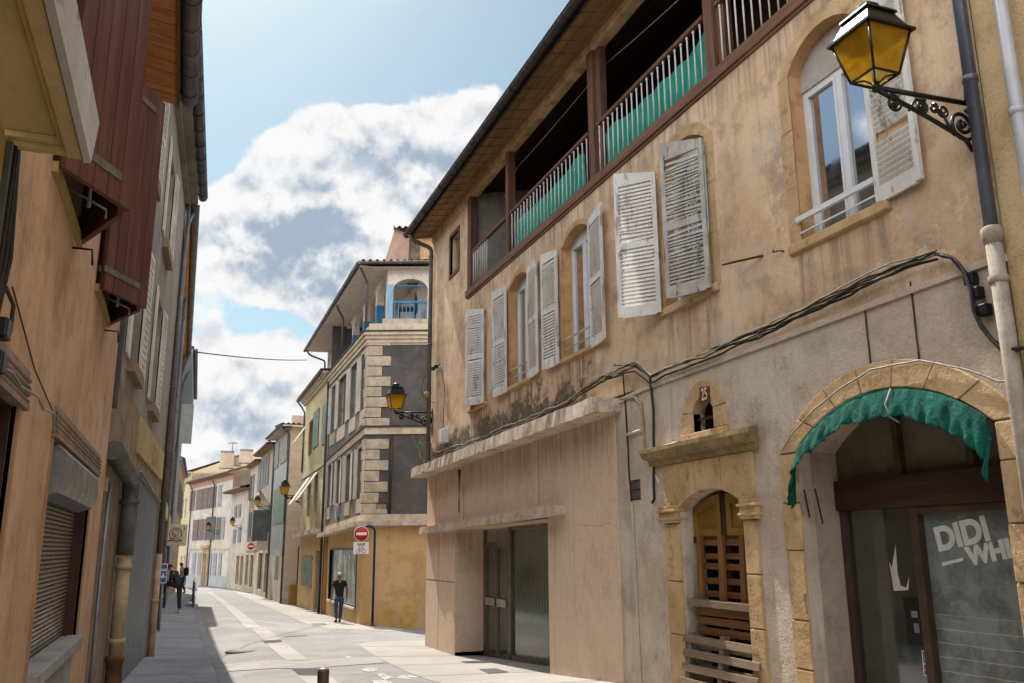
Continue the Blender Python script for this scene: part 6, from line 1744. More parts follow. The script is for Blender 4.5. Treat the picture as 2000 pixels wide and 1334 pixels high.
g = G(); q = F8.p
g.add([q(-.01, 4.5, 0), q(-.01, ZT8, 0), q(-.01, 8.55, -5.2), q(-.01, 6.5, -10.4), q(-.01, 4.5, -10.4)], [(0, 1, 2, 3, 4)]); O('gable', g, stone('gable_rubble', '#8b7a66', '#756652', '#5d5142', 1.2, .4, off=5), r8)
def chimney(px, py, py1, w, dpt, root, Y):
    a = atY(px, py, Y); b = atY(px, py1, Y); g = G(); g.wbox(a.x - w / 2, a.x + w / 2, Y - dpt / 2, Y + dpt / 2, b.z, a.z); ch = O('chimney', g, MT['r4_flank'], root, bevel=.03)
    g = G()
    for i in range(6): x = a.x - w / 2 + w * (i + .5) / 6; g.tube([(x, Y - dpt / 2 - .1, a.z + .06), (x, Y + dpt / 2 + .1, a.z + .06)], .09, 6)
    O('cap_tiles', g, MT['tile'], ch); return a
a = chimney(444, 884, 915, 1.25, .9, r8, 86.5); chimney(459, 893, 910, 1.2, .8, r8, 86.8); chimney(481, 881, 905, 1.2, .9, r8, 85.5)
an = thing('aerial', 'thin television aerial on the left chimney of the white house', 'aerial', (a.x + .4, 86.5, a.z))
g = G(); b = Vector((a.x + .45, 86.5, a.z)); g.tube([b, b + Vector((0, 0, 1.0))], .03, 5); g.tube([b + Vector((-.45, 0, .85)), b + Vector((.45, 0, .9))], .03, 5); g.tube([b + Vector((-.3, 0, .98)), b + Vector((.3, 0, 1.0))], .025, 5); O('mast', g, MT['iron'], an)

# yellow house beyond
PF = (PE[0] - 1.2, PE[1] + 14); F9 = Fr(PE, (PF[0] - PE[0], PF[1] - PE[1]), 1); L9 = 14
r9 = thing('far_yellow_house', 'pale yellow house half hidden behind the white one at the street end', 'house', F9.p(6, -3.3))
MT['y_wall'] = plaster('far_yellow_render', '#bcae8f', '#af9f80', '#9b8b6e', big=.4, rough_bump=.05, off=99)
w9 = [cap(pxwin(F9, *q), L9) for q in ((358, 361.5, 945, 962), (352, 355, 948, 965), (361, 364, 975, 1010), (355, 358, 978, 1012), (349, 351.5, 980, 1014), (358, 361, 1085, 1125), (352, 355, 1086, 1125))]
w9 = [w for w in w9 if w[1] - w[0] > .2]
shell(r9, F9, L9, -3.8, 7.7, [rect(*w) for w in w9], MT['y_wall'], D=10)
for w in w9: win_unit(r9, F9, *w)
eave(F9, L9, 7.7, .4, r9, MT['cornice'], MT['zinc_dark'], 0)
tile_roof(F9, 0, L9, 7.85, .5, 10.2, -6, r9, MT['tile_old'], pitch=.4)
g = G(); q = F9.p; g.add([q(0, 7.0, 0), q(0, 7.75, .1), q(0, 10.15, -6), q(0, 7.0, -10)], [(0, 1, 2, 3)]); O('gable', g, MT['y_wall'], r9)
# next house after it
F10 = Fr(PF, (-3.2, 16), 1); r10 = thing('distant_house', 'distant cream house front seen as a thin sliver left of the yellow house', 'house', F10.p(8, -3.4))
shell(r10, F10, 17, -3.9, 6.2, [rect(2 + 2.5 * i, 3 + 2.5 * i, z, z + 1.8) for i in range(5) for z in (.5, 3.5)], MT['r5_wall'], D=10)
for i in range(5):
    for z in (.5, 3.5): win_unit(r10, F10, 2 + 2.5 * i, 3 + 2.5 * i, z, z + 1.8)
eave(F10, 17, 6.2, .4, r10, MT['cornice'], MT['zinc_dark'], 0)

# street lamps further down
def lampX(F, px, py, lab, L, s):
    u, z = F.uz(px, py); w = F.p(u, z); street_lamp(lab, w, F.n, L, s, detail=False)
w_ = F3.p(8.7, 0); street_lamp('amber lantern on a bracket at the far end of the yellow house', (6.2, 50.1, 2.90), (-1, 0), .98, 1.22, detail=True)
lampX(F5, 531, 989, 'darker lantern hanging before the cream house with grey shutters', .95, 1.0)
lampX(F6, 477, 1026, 'small amber lantern high over the far dark doors', .95, .95)
lampX(F8, 430, 1036, 'tiny amber lantern before the white house at the street end', 1.1, 1.1)
# ------------------------------------------------------------------ left side: yellow projecting box, orange house, grey house and the rest
FL = Fr((-.75, 0), (0, 1), -1)
pL = FL.p
MT['l0_wall'] = plaster('mustard_render', '#8f7a4a', '#836f42', '#6f5d37', big=.5, rough_bump=.2, off=110)
MT['box_yellow'] = paint('mustard_boards', '#c2a674', '#b29664', '#83704c', .3, .6, 4, (1, .3, 1))
MT['fascia_grey'] = paint('weathered_grey_fascia', '#b5b1a6', '#9b978c', '#64615a', .7, .8, 5, (2, .6, 2), off=7)
l0 = thing('mustard_house', 'mustard yellow house at the left edge with a boxed projecting canopy', 'house', pL(2.0, -1.7))
g = G(); g.holes(FL, rect(-6, 3.56, -2.2, 1.54), [], .01); g.holes(FL, rect(-6, 3.56, 1.72, 4.6), [], .01)
g.add([pL(3.56, -2.2, .01), pL(3.56, 4.6, .01), pL(3.56, 4.6, -6), pL(3.56, -2.2, -6)], [(0, 1, 2, 3)])
g.add([pL(-6, 4.6, .01), pL(3.56, 4.6, .01), pL(3.56, 4.6, -6), pL(-6, 4.6, -6)], [(0, 1, 2, 3)])
O('wall', g, MT['l0_wall'], l0)
# boxed canopy: recessed underside panel, frame, weathered fascia
BO = .285; BU = 3.64
g = G(); g.box(FL, -3, BU - .045, 1.585, 1.60, .0, BO - .05); O('canopy_panel', g, MT['box_yellow'], l0)
g = G(); g.box(FL, -3, BU, 1.535, 1.585, BO - .075, BO - .02); g.box(FL, -3, BU - .045, 1.56, 1.58, BO - .10, BO - .075); g.box(FL, -3, BU - .01, 1.545, 1.6, BO - .02, BO - .012); O('canopy_frame', g, MT['box_yellow'], l0, bevel=.004)
g = G(); g.box(FL, BU - .05, BU, 1.54, 1.60, .0, BO - .075); g.box(FL, BU - .09, BU - .05, 1.56, 1.585, .0, BO - .1); O('canopy_end_frame', g, MT['box_yellow'], l0, bevel=.004)
g = G(); q = FL.p
g.hexa([q(-3, 1.525, BO - .014), q(BU + .005, 1.525, BO - .014), q(BU + .005, 1.53, BO + .012), q(-3, 1.53, BO + .012), q(-3, 1.73, BO - .006), q(BU + .06, 1.73, BO - .006), q(BU + .06, 1.735, BO + .02), q(-3, 1.735, BO + .02)])
g.box(FL, -3, BU + .0, 1.60, 1.72, .0, BO - .015)
O('canopy_fascia', g, MT['fascia_grey'], l0)

MT['l1_wall'] = plaster('orange_wash_render', '#a0836a', '#91745b', '#79604b', gain=1.36, big=.5, rough_bump=.45, grain=40, streak=.30, dirt='#6e5038', dirtamt=.35, patch=.25, off=120, gdist=.015)
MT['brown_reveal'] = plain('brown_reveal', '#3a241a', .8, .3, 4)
MT['red_wood'] = wood('red_brown_shutter_wood', '#623d30', '#492c23', '#2f1d17', 2.0, 2, off=9, rough=.5)
MT['grey_strap'] = plain('grey_strap', '#5d564c', .7, .3, 10)
l1 = thing('orange_house', 'orange rendered house on the left with red-brown plank shutters and a roller shutter', 'house', pL(6.5, -1.8))
UE = 9.57
RW = (5.72, 8.28, -.68, .64)
DW = (2.9, 4.49, -2.4, .655)
S1 = (4.62, 5.84, 1.92, 3.78)
S2w = (7.02, 8.22, 1.97, 3.76)
g = G(); g.holes(FL, [(3.565, -2.3), (UE, -2.3), (UE, 4.9), (3.565, 4.9)], [(rect(*RW), .12), (rect(*S1), .22), (rect(*S2w), .22), (rect(3.58, 4.49, -2.25, .655), .3)], 0)
g.add([pL(UE, -2.3), pL(UE, 4.9), pL(UE, 4.9, -7), pL(UE, -2.3, -7)], [(0, 1, 2, 3)])
O('wall', g, MT['l1_wall'], l1)
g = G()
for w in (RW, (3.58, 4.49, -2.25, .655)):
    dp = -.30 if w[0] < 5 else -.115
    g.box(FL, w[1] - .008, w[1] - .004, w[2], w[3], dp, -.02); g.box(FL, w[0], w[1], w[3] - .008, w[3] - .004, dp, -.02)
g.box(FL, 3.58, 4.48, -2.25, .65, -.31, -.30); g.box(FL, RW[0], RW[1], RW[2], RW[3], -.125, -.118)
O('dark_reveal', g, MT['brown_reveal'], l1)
MT['jamb'] = plaster('jamb_wash', '#8c6c50', '#7f6046', off=3)
for w in ((3.58, 4.49, -2.25, .655), RW):
    for u in (w[0] - .055, w[1]):
        if u > 3.6: g = G(); g.box(FL, u, u + .055, w[2], w[3] + .0, -.02, .012); O('jamb_strip', g, MT['jamb'], l1)
# fluted lintels
MT['lintel'] = plain('beige_lintel', '#7f6a58', .7, .25, 5)
for u0, u1 in ((3.57, 4.62), (5.66, 8.72)):
    g = G(); g.box(FL, u0, u1, .645, .83, -.02, .02)
    for k in range(4): g.tube([pL(u0, .69 + .032 * k, .022), pL(u1, .69 + .032 * k, .022)], .011, 6)
    g.box(FL, u0, u1, .645, .672, .02, .034)
    O('lintel', g, MT['lintel'], l1)
# roller shutter
MT['roller'] = plain('roller_slats', '#75695a', .35, .2, 6, .5)
g = G(); n = 34; prof = []
for i in range(n):
    z = RW[2] + .02 + (RW[3] - .3 - RW[2]) * i / n; h = (RW[3] - .3 - RW[2]) / n
    prof += [(z, -.108), (z + h * .2, -.090), (z + h * .75, -.090), (z + h * .95, -.108)]
m = len(prof); g.add([pL(5.76, z, o) for z, o in prof] + [pL(8.18, z, o) for z, o in prof], [(i, i + 1, m + i + 1, m + i) for i in range(m - 1)])
rs = O('roller_shutter', g, MT['roller'], l1)
for u in (5.725, 8.18): g = G(); g.box(FL, u, u + .05, RW[2], .4, -.11, -.06); O('guide_rail', g, MT['iron'] if u < 6 else MT['brown_reveal'], rs)
g = G(); q = FL.p; ua, ub = 5.80, 7.98
pr = [(.34, -.10), (.30, -.05), (.335, .055), (.40, .085), (.56, .085), (.62, .03), (.62, -.10)]
m = len(pr); g.add([q(ua, z, o) for z, o in pr] + [q(ub, z, o) for z, o in pr], [(i, (i + 1) % m, m + (i + 1) % m, m + i) for i in range(m)] + [tuple(range(m)), tuple(range(2 * m - 1, m - 1, -1))])
O('shutter_box', g, plain('dull_grey_box', '#6d6a67', .45, .35, 4, .3), rs, bevel=.006)
g = G(); g.box(FL, 5.70, 8.30, -.755, -.672, -.115, .065); g.box(FL, 5.72, 7.84, -2.2, -.755, -.02, .03); O('window_sill', g, plaster('grey_cement_sill', '#7d7a75', '#6f6c68', '#615e5a', off=6), l1, bevel=.008)
# plank shutters standing ajar like a beak
def plank_leaf(F, w, z0, z1, mat, parent, strap=True, th=.035):
    g = G(); n = 5
    for i in range(n):
        a, b = w * i / n, w * (i + 1) / n
        g.box(F, a + .0035, b - .0035, z0, z1, 0, th); g.box(F, a, b, z0 + .001, z1 - .001, .004, th - .007)
    lf = O('shutter', g, mat, parent)
    if strap:
        for z in (z0 + .13, z1 - .16):
            g = G(); g.box(F, -.02, w * .78, z, z + .05, -.006, -.001); g.box(F, -.02, w * .78, z, z + .05, th + .001, th + .007); O('strap_hinge', g, MT['grey_strap'], lf)
    return lf
for (u0, u1, z0, z1), nm in ((S1, 0), (S2w, 1)):
    Fs = sub_frame(FL, u0, .03, 28.5); plank_leaf(Fs, .60, z0 - .03, z1 + .04, MT['red_wood'], l1)
    Fs = sub_frame(FL, u1, .03, 180 - 24); plank_leaf(Fs, .66, z0 - .03, z1 + .04, MT['red_wood'], l1)
    g = G(); g.tube([pL(u0 + .55, z0 - .02, .12), pL(u0 + .55, z0 + .45, .12)], .012, 6); g.tube([pL(u0 + .35, z0 + .01, .02), pL(u0 + .48, z0 - .05, .22), pL(u0 + .48, z0 - .10, .22)], .007, 5); O('shutter_bar', g, MT['zinc'], l1)
    g = G(); g.box(FL, u0 + .004, u1 - .004, z0 - .05, z0 + .008, -.21, .03); O('window_sill', g, MT['l0_wall'], l1)
    g = G(); g.box(FL, u0, u1, z0, z1, -.24, -.21); O('window', g, MT['black'], l1)
    g = G(); u = u0 + .6; g.tube([pL(u + .42, z0 - .12, .0), pL(u + .42, z0 - .12, .11), pL(u + .42, z0 - .22, .12)], .008, 5); O('shutter_hook', g, MT['iron'], l1)
# eaves with orange boards and a big half-round gutter
g = G(); nb = 26
for i in range(nb):
    a = 3.6 + (UE - 3.6) * i / nb; b = 3.6 + (UE - 3.6) * (i + .95) / nb
    g.hexa([q(a, 4.88, .03), q(b, 4.88, .03), q(b, 4.83, .36), q(a, 4.83, .36), q(a, 4.90, .03), q(b, 4.90, .03), q(b, 4.85, .36), q(a, 4.85, .36)])
O('soffit', g, wood('orange_soffit_boards', '#b57f4e', '#9a673e', '#6e472b', 2.2, 0, off=5), l1)
g = G(); g.box(FL, 3.6, UE, 4.80, 5.0, .36, .385); O('fascia', g, MT['post_wood'], l1)
gutter(FL, [(3.4, 4.93, .475), (UE + .02, 4.93, .475)], .085, l1, MT['zinc_dark'], clips=14)
g = G(); g.add([q(3.4, 5.0, .5), q(UE + .05, 5.0, .5), q(UE + .05, 7.0, -5), q(3.4, 7.0, -5)], [(0, 1, 2, 3)]); g.add([q(3.4, 5.06, .5), q(UE + .05, 5.06, .5), q(UE + .05, 7.06, -5), q(3.4, 7.06, -5)], [(0, 1, 2, 3)]); g.add([q(UE, 4.9, 0), q(UE, 5.0, .45), q(UE, 7.0, -5), q(UE, 4.9, -6)], [(0, 1, 2, 3)]); O('roof', g, MT['tile_old'], l1)
# cables and pipes on the seam to the mustard house
cbl = thing('cable_cluster', 'black cables and connectors on the seam between the mustard and orange houses', 'cables', pL(3.7, .9))
g = G()
for k in range(3): g.tube([pL(3.60 + .03 * k, 1.6, .03), pL(3.60 + .03 * k, 1.1, .035 + .01 * k), pL(3.58 + .03 * k, .75, .03), pL(3.6, .5, .03)], .009, 6)
g.tube([pL(3.72, 1.0, .04), pL(3.80, .95, .06), pL(3.80, .84, .06), pL(3.73, .80, .05)], .009, 6)
O('cable', g, MT['cable'], cbl)
for z, h in ((.83, .08), (.70, .08)): g = G(); g.box(FL, 3.66, 3.76, z - h / 2, z + h / 2, .02, .075); O('connector', g, MT['iron'], cbl, bevel=.01)
g = G(); g.box(FL, 3.55, 3.585, -1.5, 1.54, .012, .03); O('pipe', g, MT['zinc_dark'], cbl)
g = G(); q1 = FL.uz(0, 575); q2 = FL.uz(105, 812)
wire('cable', [pL(FL.uz(18, 560)[0], FL.uz(18, 560)[1], .012), pL(*FL.uz(62, 720), .012), pL(*FL.uz(100, 806), .012)], .004, MT['cable'], 'thin dark wire slanting down the orange wall to the lintel', 'cable', 0, 6)
wire('cable', [pL(*FL.uz(x, y, .03), .03 + .01 * (i % 2)) for i, (x, y) in enumerate(((0, 714), (20, 728), (42, 755), (70, 775), (85, 800), (100, 806), (106, 845)))], .007, MT['cable_pale'], 'pale frayed cord running above the left lintel to the roller shutter', 'cable', 0, 4)

# ------------------------------------------------------------------ grey house
PL2, QL2 = (-.88, 9.6), (-.46, 20.0)
FG = Fr(PL2, (QL2[0] - PL2[0], QL2[1] - PL2[1]), -1); LG = math.hypot(QL2[0] - PL2[0], QL2[1] - PL2[1])
pg = FG.p
MT['l2_wall'] = plaster('taupe_render', '#7d766b', '#716a60', '#615b52', big=.5, rough_bump=.2, streak=.3, off=130)
MT['l2_pier'] = plaster('rough_brown_render', '#7a6a55', '#6c5d4a', '#57493a', big=1.0, rough_bump=.8, grain=30, streak=.3, dirtamt=.45, off=134)
MT['sign_band'] = plaster('faded_sign_band', '#9c8862', '#8d7a57', '#7d6b4c', big=1.2, rough_bump=.15, streak=.35, off=137)
MT['blue_grey_door'] = paint('blue_grey_gate_paint', '#666e72', '#596165', '#464d51', .3, .55, 6, (1, 1, .2))
l2 = thing('grey_house_left', 'taupe grey house on the left with white shutters above a blue-grey garage gate', 'house', pg(5, -2.0)); l2.name = 'taupe_house'
gu0, gu1 = FG.u(236, 1250), min(FG.u(291, 1270), LG - .45)
gzt0, gzt1 = FG.z(249, 905), FG.z(303, 978)
def leftwin(px, py0, py1, w=1.0):
    u = FG.u(px, (py0 + py1) / 2); return u, FG.z(px, py1), FG.z(px, py0)
wa = (2.2, 3.3, 2.35, 4.2); wb = (5.6, 6.7, 2.35, 4.2); wc = (2.2, 3.3, 5.15, 6.85); wd = (5.6, 6.7, 5.15, 6.85)
wins = [wa, wb, wc, wd]
bz0, bz1 = FG.uz(250, 772), FG.uz(305, 872); bb0, bb1 = FG.uz(248, 838), FG.uz(302, 965)
g = G(); g.holes(FG, [(0, 2.0), (LG, 2.0), (LG, 7.75), (0, 7.75)], [rect(*w) for w in wins], 0, .2)
g.add([pg(LG, -2.6), pg(LG, 7.75), pg(LG, 7.75, -7), pg(LG, -2.6, -7)], [(0, 1, 2, 3)]); g.add([pg(0, -2.6), pg(0, 7.75), pg(0, 7.75, -7), pg(0, -2.6, -7)], [(0, 1, 2, 3)])
O('wall', g, MT['l2_wall'], l2)
g = G(); g.holes(FG, [(0, -2.6), (gu0, -2.6), (gu0, gzt0), (gu1, gzt1), (gu1, -2.6), (LG, -2.6), (LG, 2.0), (0, 2.0)], [], .0, .2)
g.add([pg(gu0, -2.6, 0), pg(gu0, gzt0, 0), pg(gu0, gzt0, -.25), pg(gu0, -2.6, -.25)], [(0, 1, 2, 3)]); g.add([pg(gu0, gzt0, 0), pg(gu1, gzt1, 0), pg(gu1, gzt1, -.25), pg(gu0, gzt0, -.25)], [(0, 1, 2, 3)])
g.box(FG, .02, .55, 1.0, 7.6, .0, .03); O('ground_floor_wall', g, MT['l2_pier'], l2)
g = G(); g.box(FG, gu0 - .35, gu1, gzt0 + .25, 1.95, .001, .035); o = O('sign_band', g, MT['sign_band'], l2)
lettering('ISSA', FG, (gu0 + gu1) / 2 + .2, 1.62, .5, .036, plaster('faded_letter', '#85714f', '#7a6848', off=2, gain=1.3), o, 'faded_lettering', 0, 1.6, .012)
g = G(); n = 7
for i in range(n):
    a, b = gu0 + (gu1 - gu0) * i / n, gu0 + (gu1 - gu0) * (i + 1) / n
    g.poly(FG, [(a + .008, -2.5), (b - .008, -2.5), (b - .008, gzt0 + (gzt1 - gzt0) * (i + 1) / n), (a + .008, gzt0 + (gzt1 - gzt0) * i / n)], -.06, -.015)
g.poly(FG, [(gu0, -2.5), (gu1, -2.5), (gu1, gzt1), (gu0, gzt0)], -.1, -.03)
O('garage_gate', g, MT['blue_grey_door'], l2)
g = G(); g.tube([pg(gu0 + .2, gzt0 + .03, .04), pg(gu1, gzt1 + .03, .04)], .022, 6); O('rail', g, MT['zinc'], l2)
for w in wins:
    wn = win_unit(l2, FG, *w, .2, MT['upvc'], MT['glass'])
    for u, a in ((w[0], 177.5), (w[1], 2.5)):
        Fs = sub_frame(FG, u, .02, a); O('shutter', board_leaf(Fs, .52, w[2], w[3]), MT['white_leaf'], wn)
    g = G(); g.box(FG, w[0] - .12, w[1] + .12, w[2] - .16, w[2], -.05, .10); O('window_sill', g, MT['l2_pier'], wn)
# seams and pipes
pipe(FG, [(.28, 7.6, .10), (.28, 1.45, .10)], .05, l2, MT['zinc_dark'], name='corner_pipe')
bu = FG.u(243, 1090, .12); bz = FG.z(240, 925, .12)
pipe(FG, [(bu - 2.2, bz + .16, .12), (bu, bz, .12), (bu, FG.z(243, 1085, .12), .12)], .105, l2, MT['zinc_dark'], rings=[(bu, FG.z(243, 975, .12), .12)])
pipe(FG, [(bu, FG.z(243, 1088, .12), .12), (bu, -1.3, .12)], .085, l2, MT['pipe_cream'], rings=[(bu, FG.z(240, 1108, .12), .12), (bu, FG.z(232, 1248, .12), .12)])
g = G(); g.lathe(pg(bu, -2.3, .12), [(.10, 0), (.10, .95), (.115, .97), (.115, 1.02), (.09, 1.03)], 12); O('rusty_sleeve', g, plain('rusty_sleeve', '#6b4c30', .85, .5, 6), l2)
cu_ = FG.u(190, 1190, .05)
pipe(FG, [(cu_, .75, .05), (cu_, -2.2, .05)], .02, l2, MT['zinc'], name='conduit')
g = G(); g.box(FG, cu_ - .45, cu_ - .2, .62, .76, .0, .06); O('cable_box', g, MT['pipe_cream'], l2)
pu = LG - .75
pu = LG - .22
pipe(FG, [(pu, 7.6, .08), (pu, -.1, .08)], .055, l2, MT['zinc_dark'], rings=[(pu, 3.4, .08)])
pipe(FG, [(pu, -.08, .08), (pu, -2.3, .08)], .068, l2, MT['pipe_cream'], rings=[(pu, -1.0, .08)])
# eaves
g = G(); g.box(FG, -.0, LG, 7.72, 7.80, -.05, .27); g.box(FG, -.0, LG, 7.6, 7.72, .0, .10)
O('eaves', g, plaster('eaves_board', '#7a7468', '#6a655a', '#554f46', off=5), l2)
gutter(FG, [(-.1, 7.9, .36), (LG + .02, 7.9, .36)], .10, l2, plain('dark_grey_gutter', '#44444a', .45, .2, 3, .3), clips=16)
g = G(); g.add([pg(-.1, 7.92, .3), pg(LG, 7.92, .3), pg(LG, 9.6, -5), pg(-.1, 9.6, -5)], [(0, 1, 2, 3)]); g.add([pg(-.1, 9.6, -5), pg(LG, 9.6, -5), pg(LG, 7.6, -9), pg(-.1, 7.6, -9)], [(0, 1, 2, 3)])
g.add([pg(0, 7.7, 0), pg(0, 9.6, -5), pg(0, 7.6, -9)], [(0, 1, 2)]); g.add([pg(LG, 7.7, 0), pg(LG, 9.6, -5), pg(LG, 7.6, -9)], [(0, 1, 2)])
O('roof', g, MT['tile_old'], l2)

# ------------------------------------------------------------------ houses beyond on the left
MT['l3_wall'] = plaster('peach_wash', '#a9804f', '#9a7348', '#86643f', big=.5, rough_bump=.15, streak=.3, off=140)
MT['l3_low'] = plaster('cream_wash', '#a08a6b', '#917c60', '#7d6a51', big=.5, rough_bump=.15, streak=.4, off=143)
PL3, PL4, PL5, PL6 = (-.50, 20.02), (-.50, 36.5), (-.30, 49), (-.05, 62)
def left_house(name, label, P, Q, zt, wall, low, zs):
    d = (Q[0] - P[0], Q[1] - P[1]); L = math.hypot(*d); F = Fr(P, d, -1)
    root = thing(name, label, 'house', F.p(L / 2, -2.3)); return root, F, L
l3, F3l, LL3 = left_house('peach_house', 'narrow peach house with several downpipes behind the taupe one', PL3, PL4, 7.6, None, None, 0)
ws3 = [(2.2 + 3.2 * i, 3.2 + 3.2 * i, z, z + 1.8) for i in range(5) for z in (1.9, 4.9)]
shell(l3, F3l, LL3, .95, 7.6, [rect(*w) for w in ws3], MT['l3_wall']); shell(l3, F3l, LL3, -2.8, .95, [rect(2.5, 3.5, -2.5, .2), rect(8.5, 9.5, -2.5, .2)], MT['l3_low'], o=.02, name='ground_floor_wall')
for w in ws3: win_unit(l3, F3l, *w, leaves='fn', lmat=MT['slate_leaf'], lw=.45)
for q_ in (2.5, 8.5): g = G(); g.box(F3l, q_, q_ + 1, -2.5, .2, -.2, -.12); O('door', g, MT['dark_wood'], l3)
eave(F3l, LL3, 7.6, .16, l3, MT['l3_wall'], MT['zinc_dark'], 0, r=.09)
g = G(); F = F3l; g.add([F.p(0, 7.75, .3), F.p(LL3, 7.75, .3), F.p(LL3, 9.3, -5), F.p(0, 9.3, -5)], [(0, 1, 2, 3)]); O('roof', g, MT['tile_old'], l3)
pipe(F3l, [(.25, 7.6, .2), (.25, 7.2, .09), (.25, -2.3, .09)], .055, l3, plain('blue_pipe', '#55606b', .4, .2, 4, .4))
pipe(F3l, [(1.6, 5.2, .1), (1.1, -2.3, .1)], .05, l3, plain('red_brown_pipe', '#5c2e26', .6, .3, 8))
pipe(F3l, [(6.7, 7.3, .1), (6.7, -2.3, .1)], .06, l3, MT['zinc_dark'])
g = G(); g.box(F3l, 0, LL3, .8, 1.15, .02, .12); O('string_course', g, MT['l3_low'], l3)
l4, F4l, LL4 = left_house('blue_grey_house', 'pale house with a grey boxed eave and one shutter standing straight out', PL4, PL5, 7.8, None, None, 0)
ws4 = [(3.0, 4.0, 4.4, 6.1), (6.6, 7.6, 4.4, 6.1), (3.0, 4.0, .8, 2.6), (6.6, 7.6, .8, 2.6)]
shell(l4, F4l, LL4, -3.0, 7.9, [rect(*w) for w in ws4] + [rect(1.5, 2.5, -2.4, .1)], plaster('pale_blue_wash', '#8d9299', '#80858c', '#6e7176', off=150))
for w in ws4: win_unit(l4, F4l, *w)
g = G(); g.box(F4l, 1.5, 2.5, -2.4, .1, -.2, -.12); O('door', g, MT['dark_wood'], l4)
g = G(); p = F4l.p; g.hexa([p(0, 6.5, .0), p(LL4, 6.5, 0), p(LL4, 7.2, .42), p(0, 7.2, .42), p(0, 8.0, 0), p(LL4, 8.0, 0), p(LL4, 7.9, .42), p(0, 7.9, .42)]); O('boxed_eaves', g, plain('blue_grey_board', '#76808b', .6, .15, 3), l4)
gutter(F4l, [(0, 7.9, .50), (LL4, 7.9, .50)], .08, l4, MT['zinc_dark'])
g = G(); g.add([p(0, 8.0, .45), p(LL4, 8.0, .45), p(LL4, 9.6, -5), p(0, 9.6, -5)], [(0, 1, 2, 3)]); g.add([p(0, 6.5, 0), p(0, 8.0, .4), p(0, 9.6, -5), p(0, 6.5, -5)], [(0, 1, 2, 3)]); O('roof', g, MT['tile_old'], l4)
Fs = sub_frame(F4l, 2.95, .03, 84); O('shutter', board_leaf(Fs, .55, 4.4, 6.1, louver=False), plain('pale_grey_leaf', '#a2a39c', .6, .15, 4), l4)
pipe(F4l, [(.3, 7.0, .3), (.3, 6.3, .1), (.3, -2.3, .1)], .05, l4, MT['zinc_dark'], rings=[(.3, 1.5, .1)])
l5, F5l, LL5 = left_house('long_low_house', 'long plain beige house front at the far end of the left pavement', PL5, PL6, 5.2, None, None, 0)
ws5 = [(1 + 3.4 * i, 2 + 3.4 * i, 1.9, 3.6) for i in range(4)]; ds5 = [(1 + 6.8 * i, 2.1 + 6.8 * i, -2.4, -.1) for i in range(2)]
shell(l5, F5l, LL5, -3.4, 4.6, [rect(*w) for w in ws5 + ds5], MT['l3_low'])
for w in ws5: win_unit(l5, F5l, *w, leaves='c', lmat=MT['grey_leaf'])
for w in ds5: g = G(); g.box(F5l, w[0], w[1], w[2], w[3], -.2, -.12); O('door', g, MT['dark_wood'], l5)
eave(F5l, LL5, 4.6, .1, l5, MT['cornice'], MT['zinc_dark'], 0, r=.06)
g = G(); F = F5l; g.add([F.p(0, 4.75, .15), F.p(LL5, 4.75, .15), F.p(LL5, 6.6, -5), F.p(0, 6.6, -5)], [(0, 1, 2, 3)]); O('roof', g, MT['tile_old'], l5)
# ------------------------------------------------------------------ signs, bollard, barrier, wire
MT['sign_white'] = plain('sign_white', '#d2cdc6', .45, .06, 6)
MT['sign_red'] = plain('sign_red', '#b0171c', .4, .1, 6)
MT['sign_black'] = plain('sign_black', '#262524', .5, .1)
MT['blue_pole'] = plain('navy_pole', '#232a45', .4, .15, 6)
b0 = atG(727, 1223); base = Vector((b0.x, b0.y, gz(b0.x, b0.y)))
Ys = base.y
FSg = Fr((0, Ys - .06), (1, 0), -1)            # sign plane facing the viewer: u = X
sg = thing('no_entry_sign', 'round red no-entry sign with a white plate reading SAUF on a bent dark blue pole', 'road sign', base)
top = atY(705, 1026, Ys); c = atY(706, 1042.5, Ys - .08); rr = (atY(720.5, 1042, Ys).x - atY(691.5, 1042, Ys).x) / 2
pts = [base, Vector((base.x, Ys, c.z - .2))]
ex = c.x
for i in range(9):
    a = math.pi * .5 * i / 8 * 1.15; q = (base.x - ex) * .55
    pts.append(Vector((base.x - q + q * math.cos(a), Ys, c.z + .10 + q * .62 * math.sin(a))))
pts.append(Vector((ex + .05, Ys - .0, c.z + rr * .8)))
g = G(); g.tube(pts, .045, 12); O('pole', g, MT['blue_pole'], sg)
g = G(); g.lathe(base, [(.16, 0), (.16, .012), (.06, .02), (.05, .12)], 14); O('foot', g, MT['blue_pole'], sg)
g = G(); g.lathe(Vector((c.x, Ys - .055, c.z)), [(rr, 0), (rr, .012), (rr - .02, .018), (.0, .018)], 40, axis=(0, -1, 0)); ds = O('disc', g, MT['sign_white'], sg)
g = G(); g.lathe(Vector((c.x, Ys - .074, c.z)), [(rr * .93, 0), (rr * .93, .002), (.0, .002)], 40, axis=(0, -1, 0)); O('red_face', g, MT['sign_red'], ds)
g = G(); g.wbox(c.x - rr * .72, c.x + rr * .72, Ys - .082, Ys - .077, c.z - rr * .18, c.z + rr * .18); O('bar', g, MT['sign_white'], ds)
a, b = atY(690, 1059, Ys), atY(719, 1082, Ys)
px0, px1, pz0, pz1 = a.x, b.x, b.z, a.z
g = G(); g.wbox(px0, px1, Ys - .07, Ys - .055, pz0, pz1); pt = O('plate', g, MT['sign_white'], sg, bevel=.004)
FSg2 = Fr((0, Ys - .07), (1, 0), -1)
w_, h_ = px1 - px0, pz1 - pz0; cx, cz = (px0 + px1) / 2, (pz0 + pz1) / 2
lettering('SAUF', FSg2, cx, cz + h_ * .30, h_ * .30, .003, MT['sign_black'], pt, 'lettering', 0, .95, .004)
g = G(); P = lambda x, z: Vector((cx + x * w_, Ys - .073, cz + z * w_))
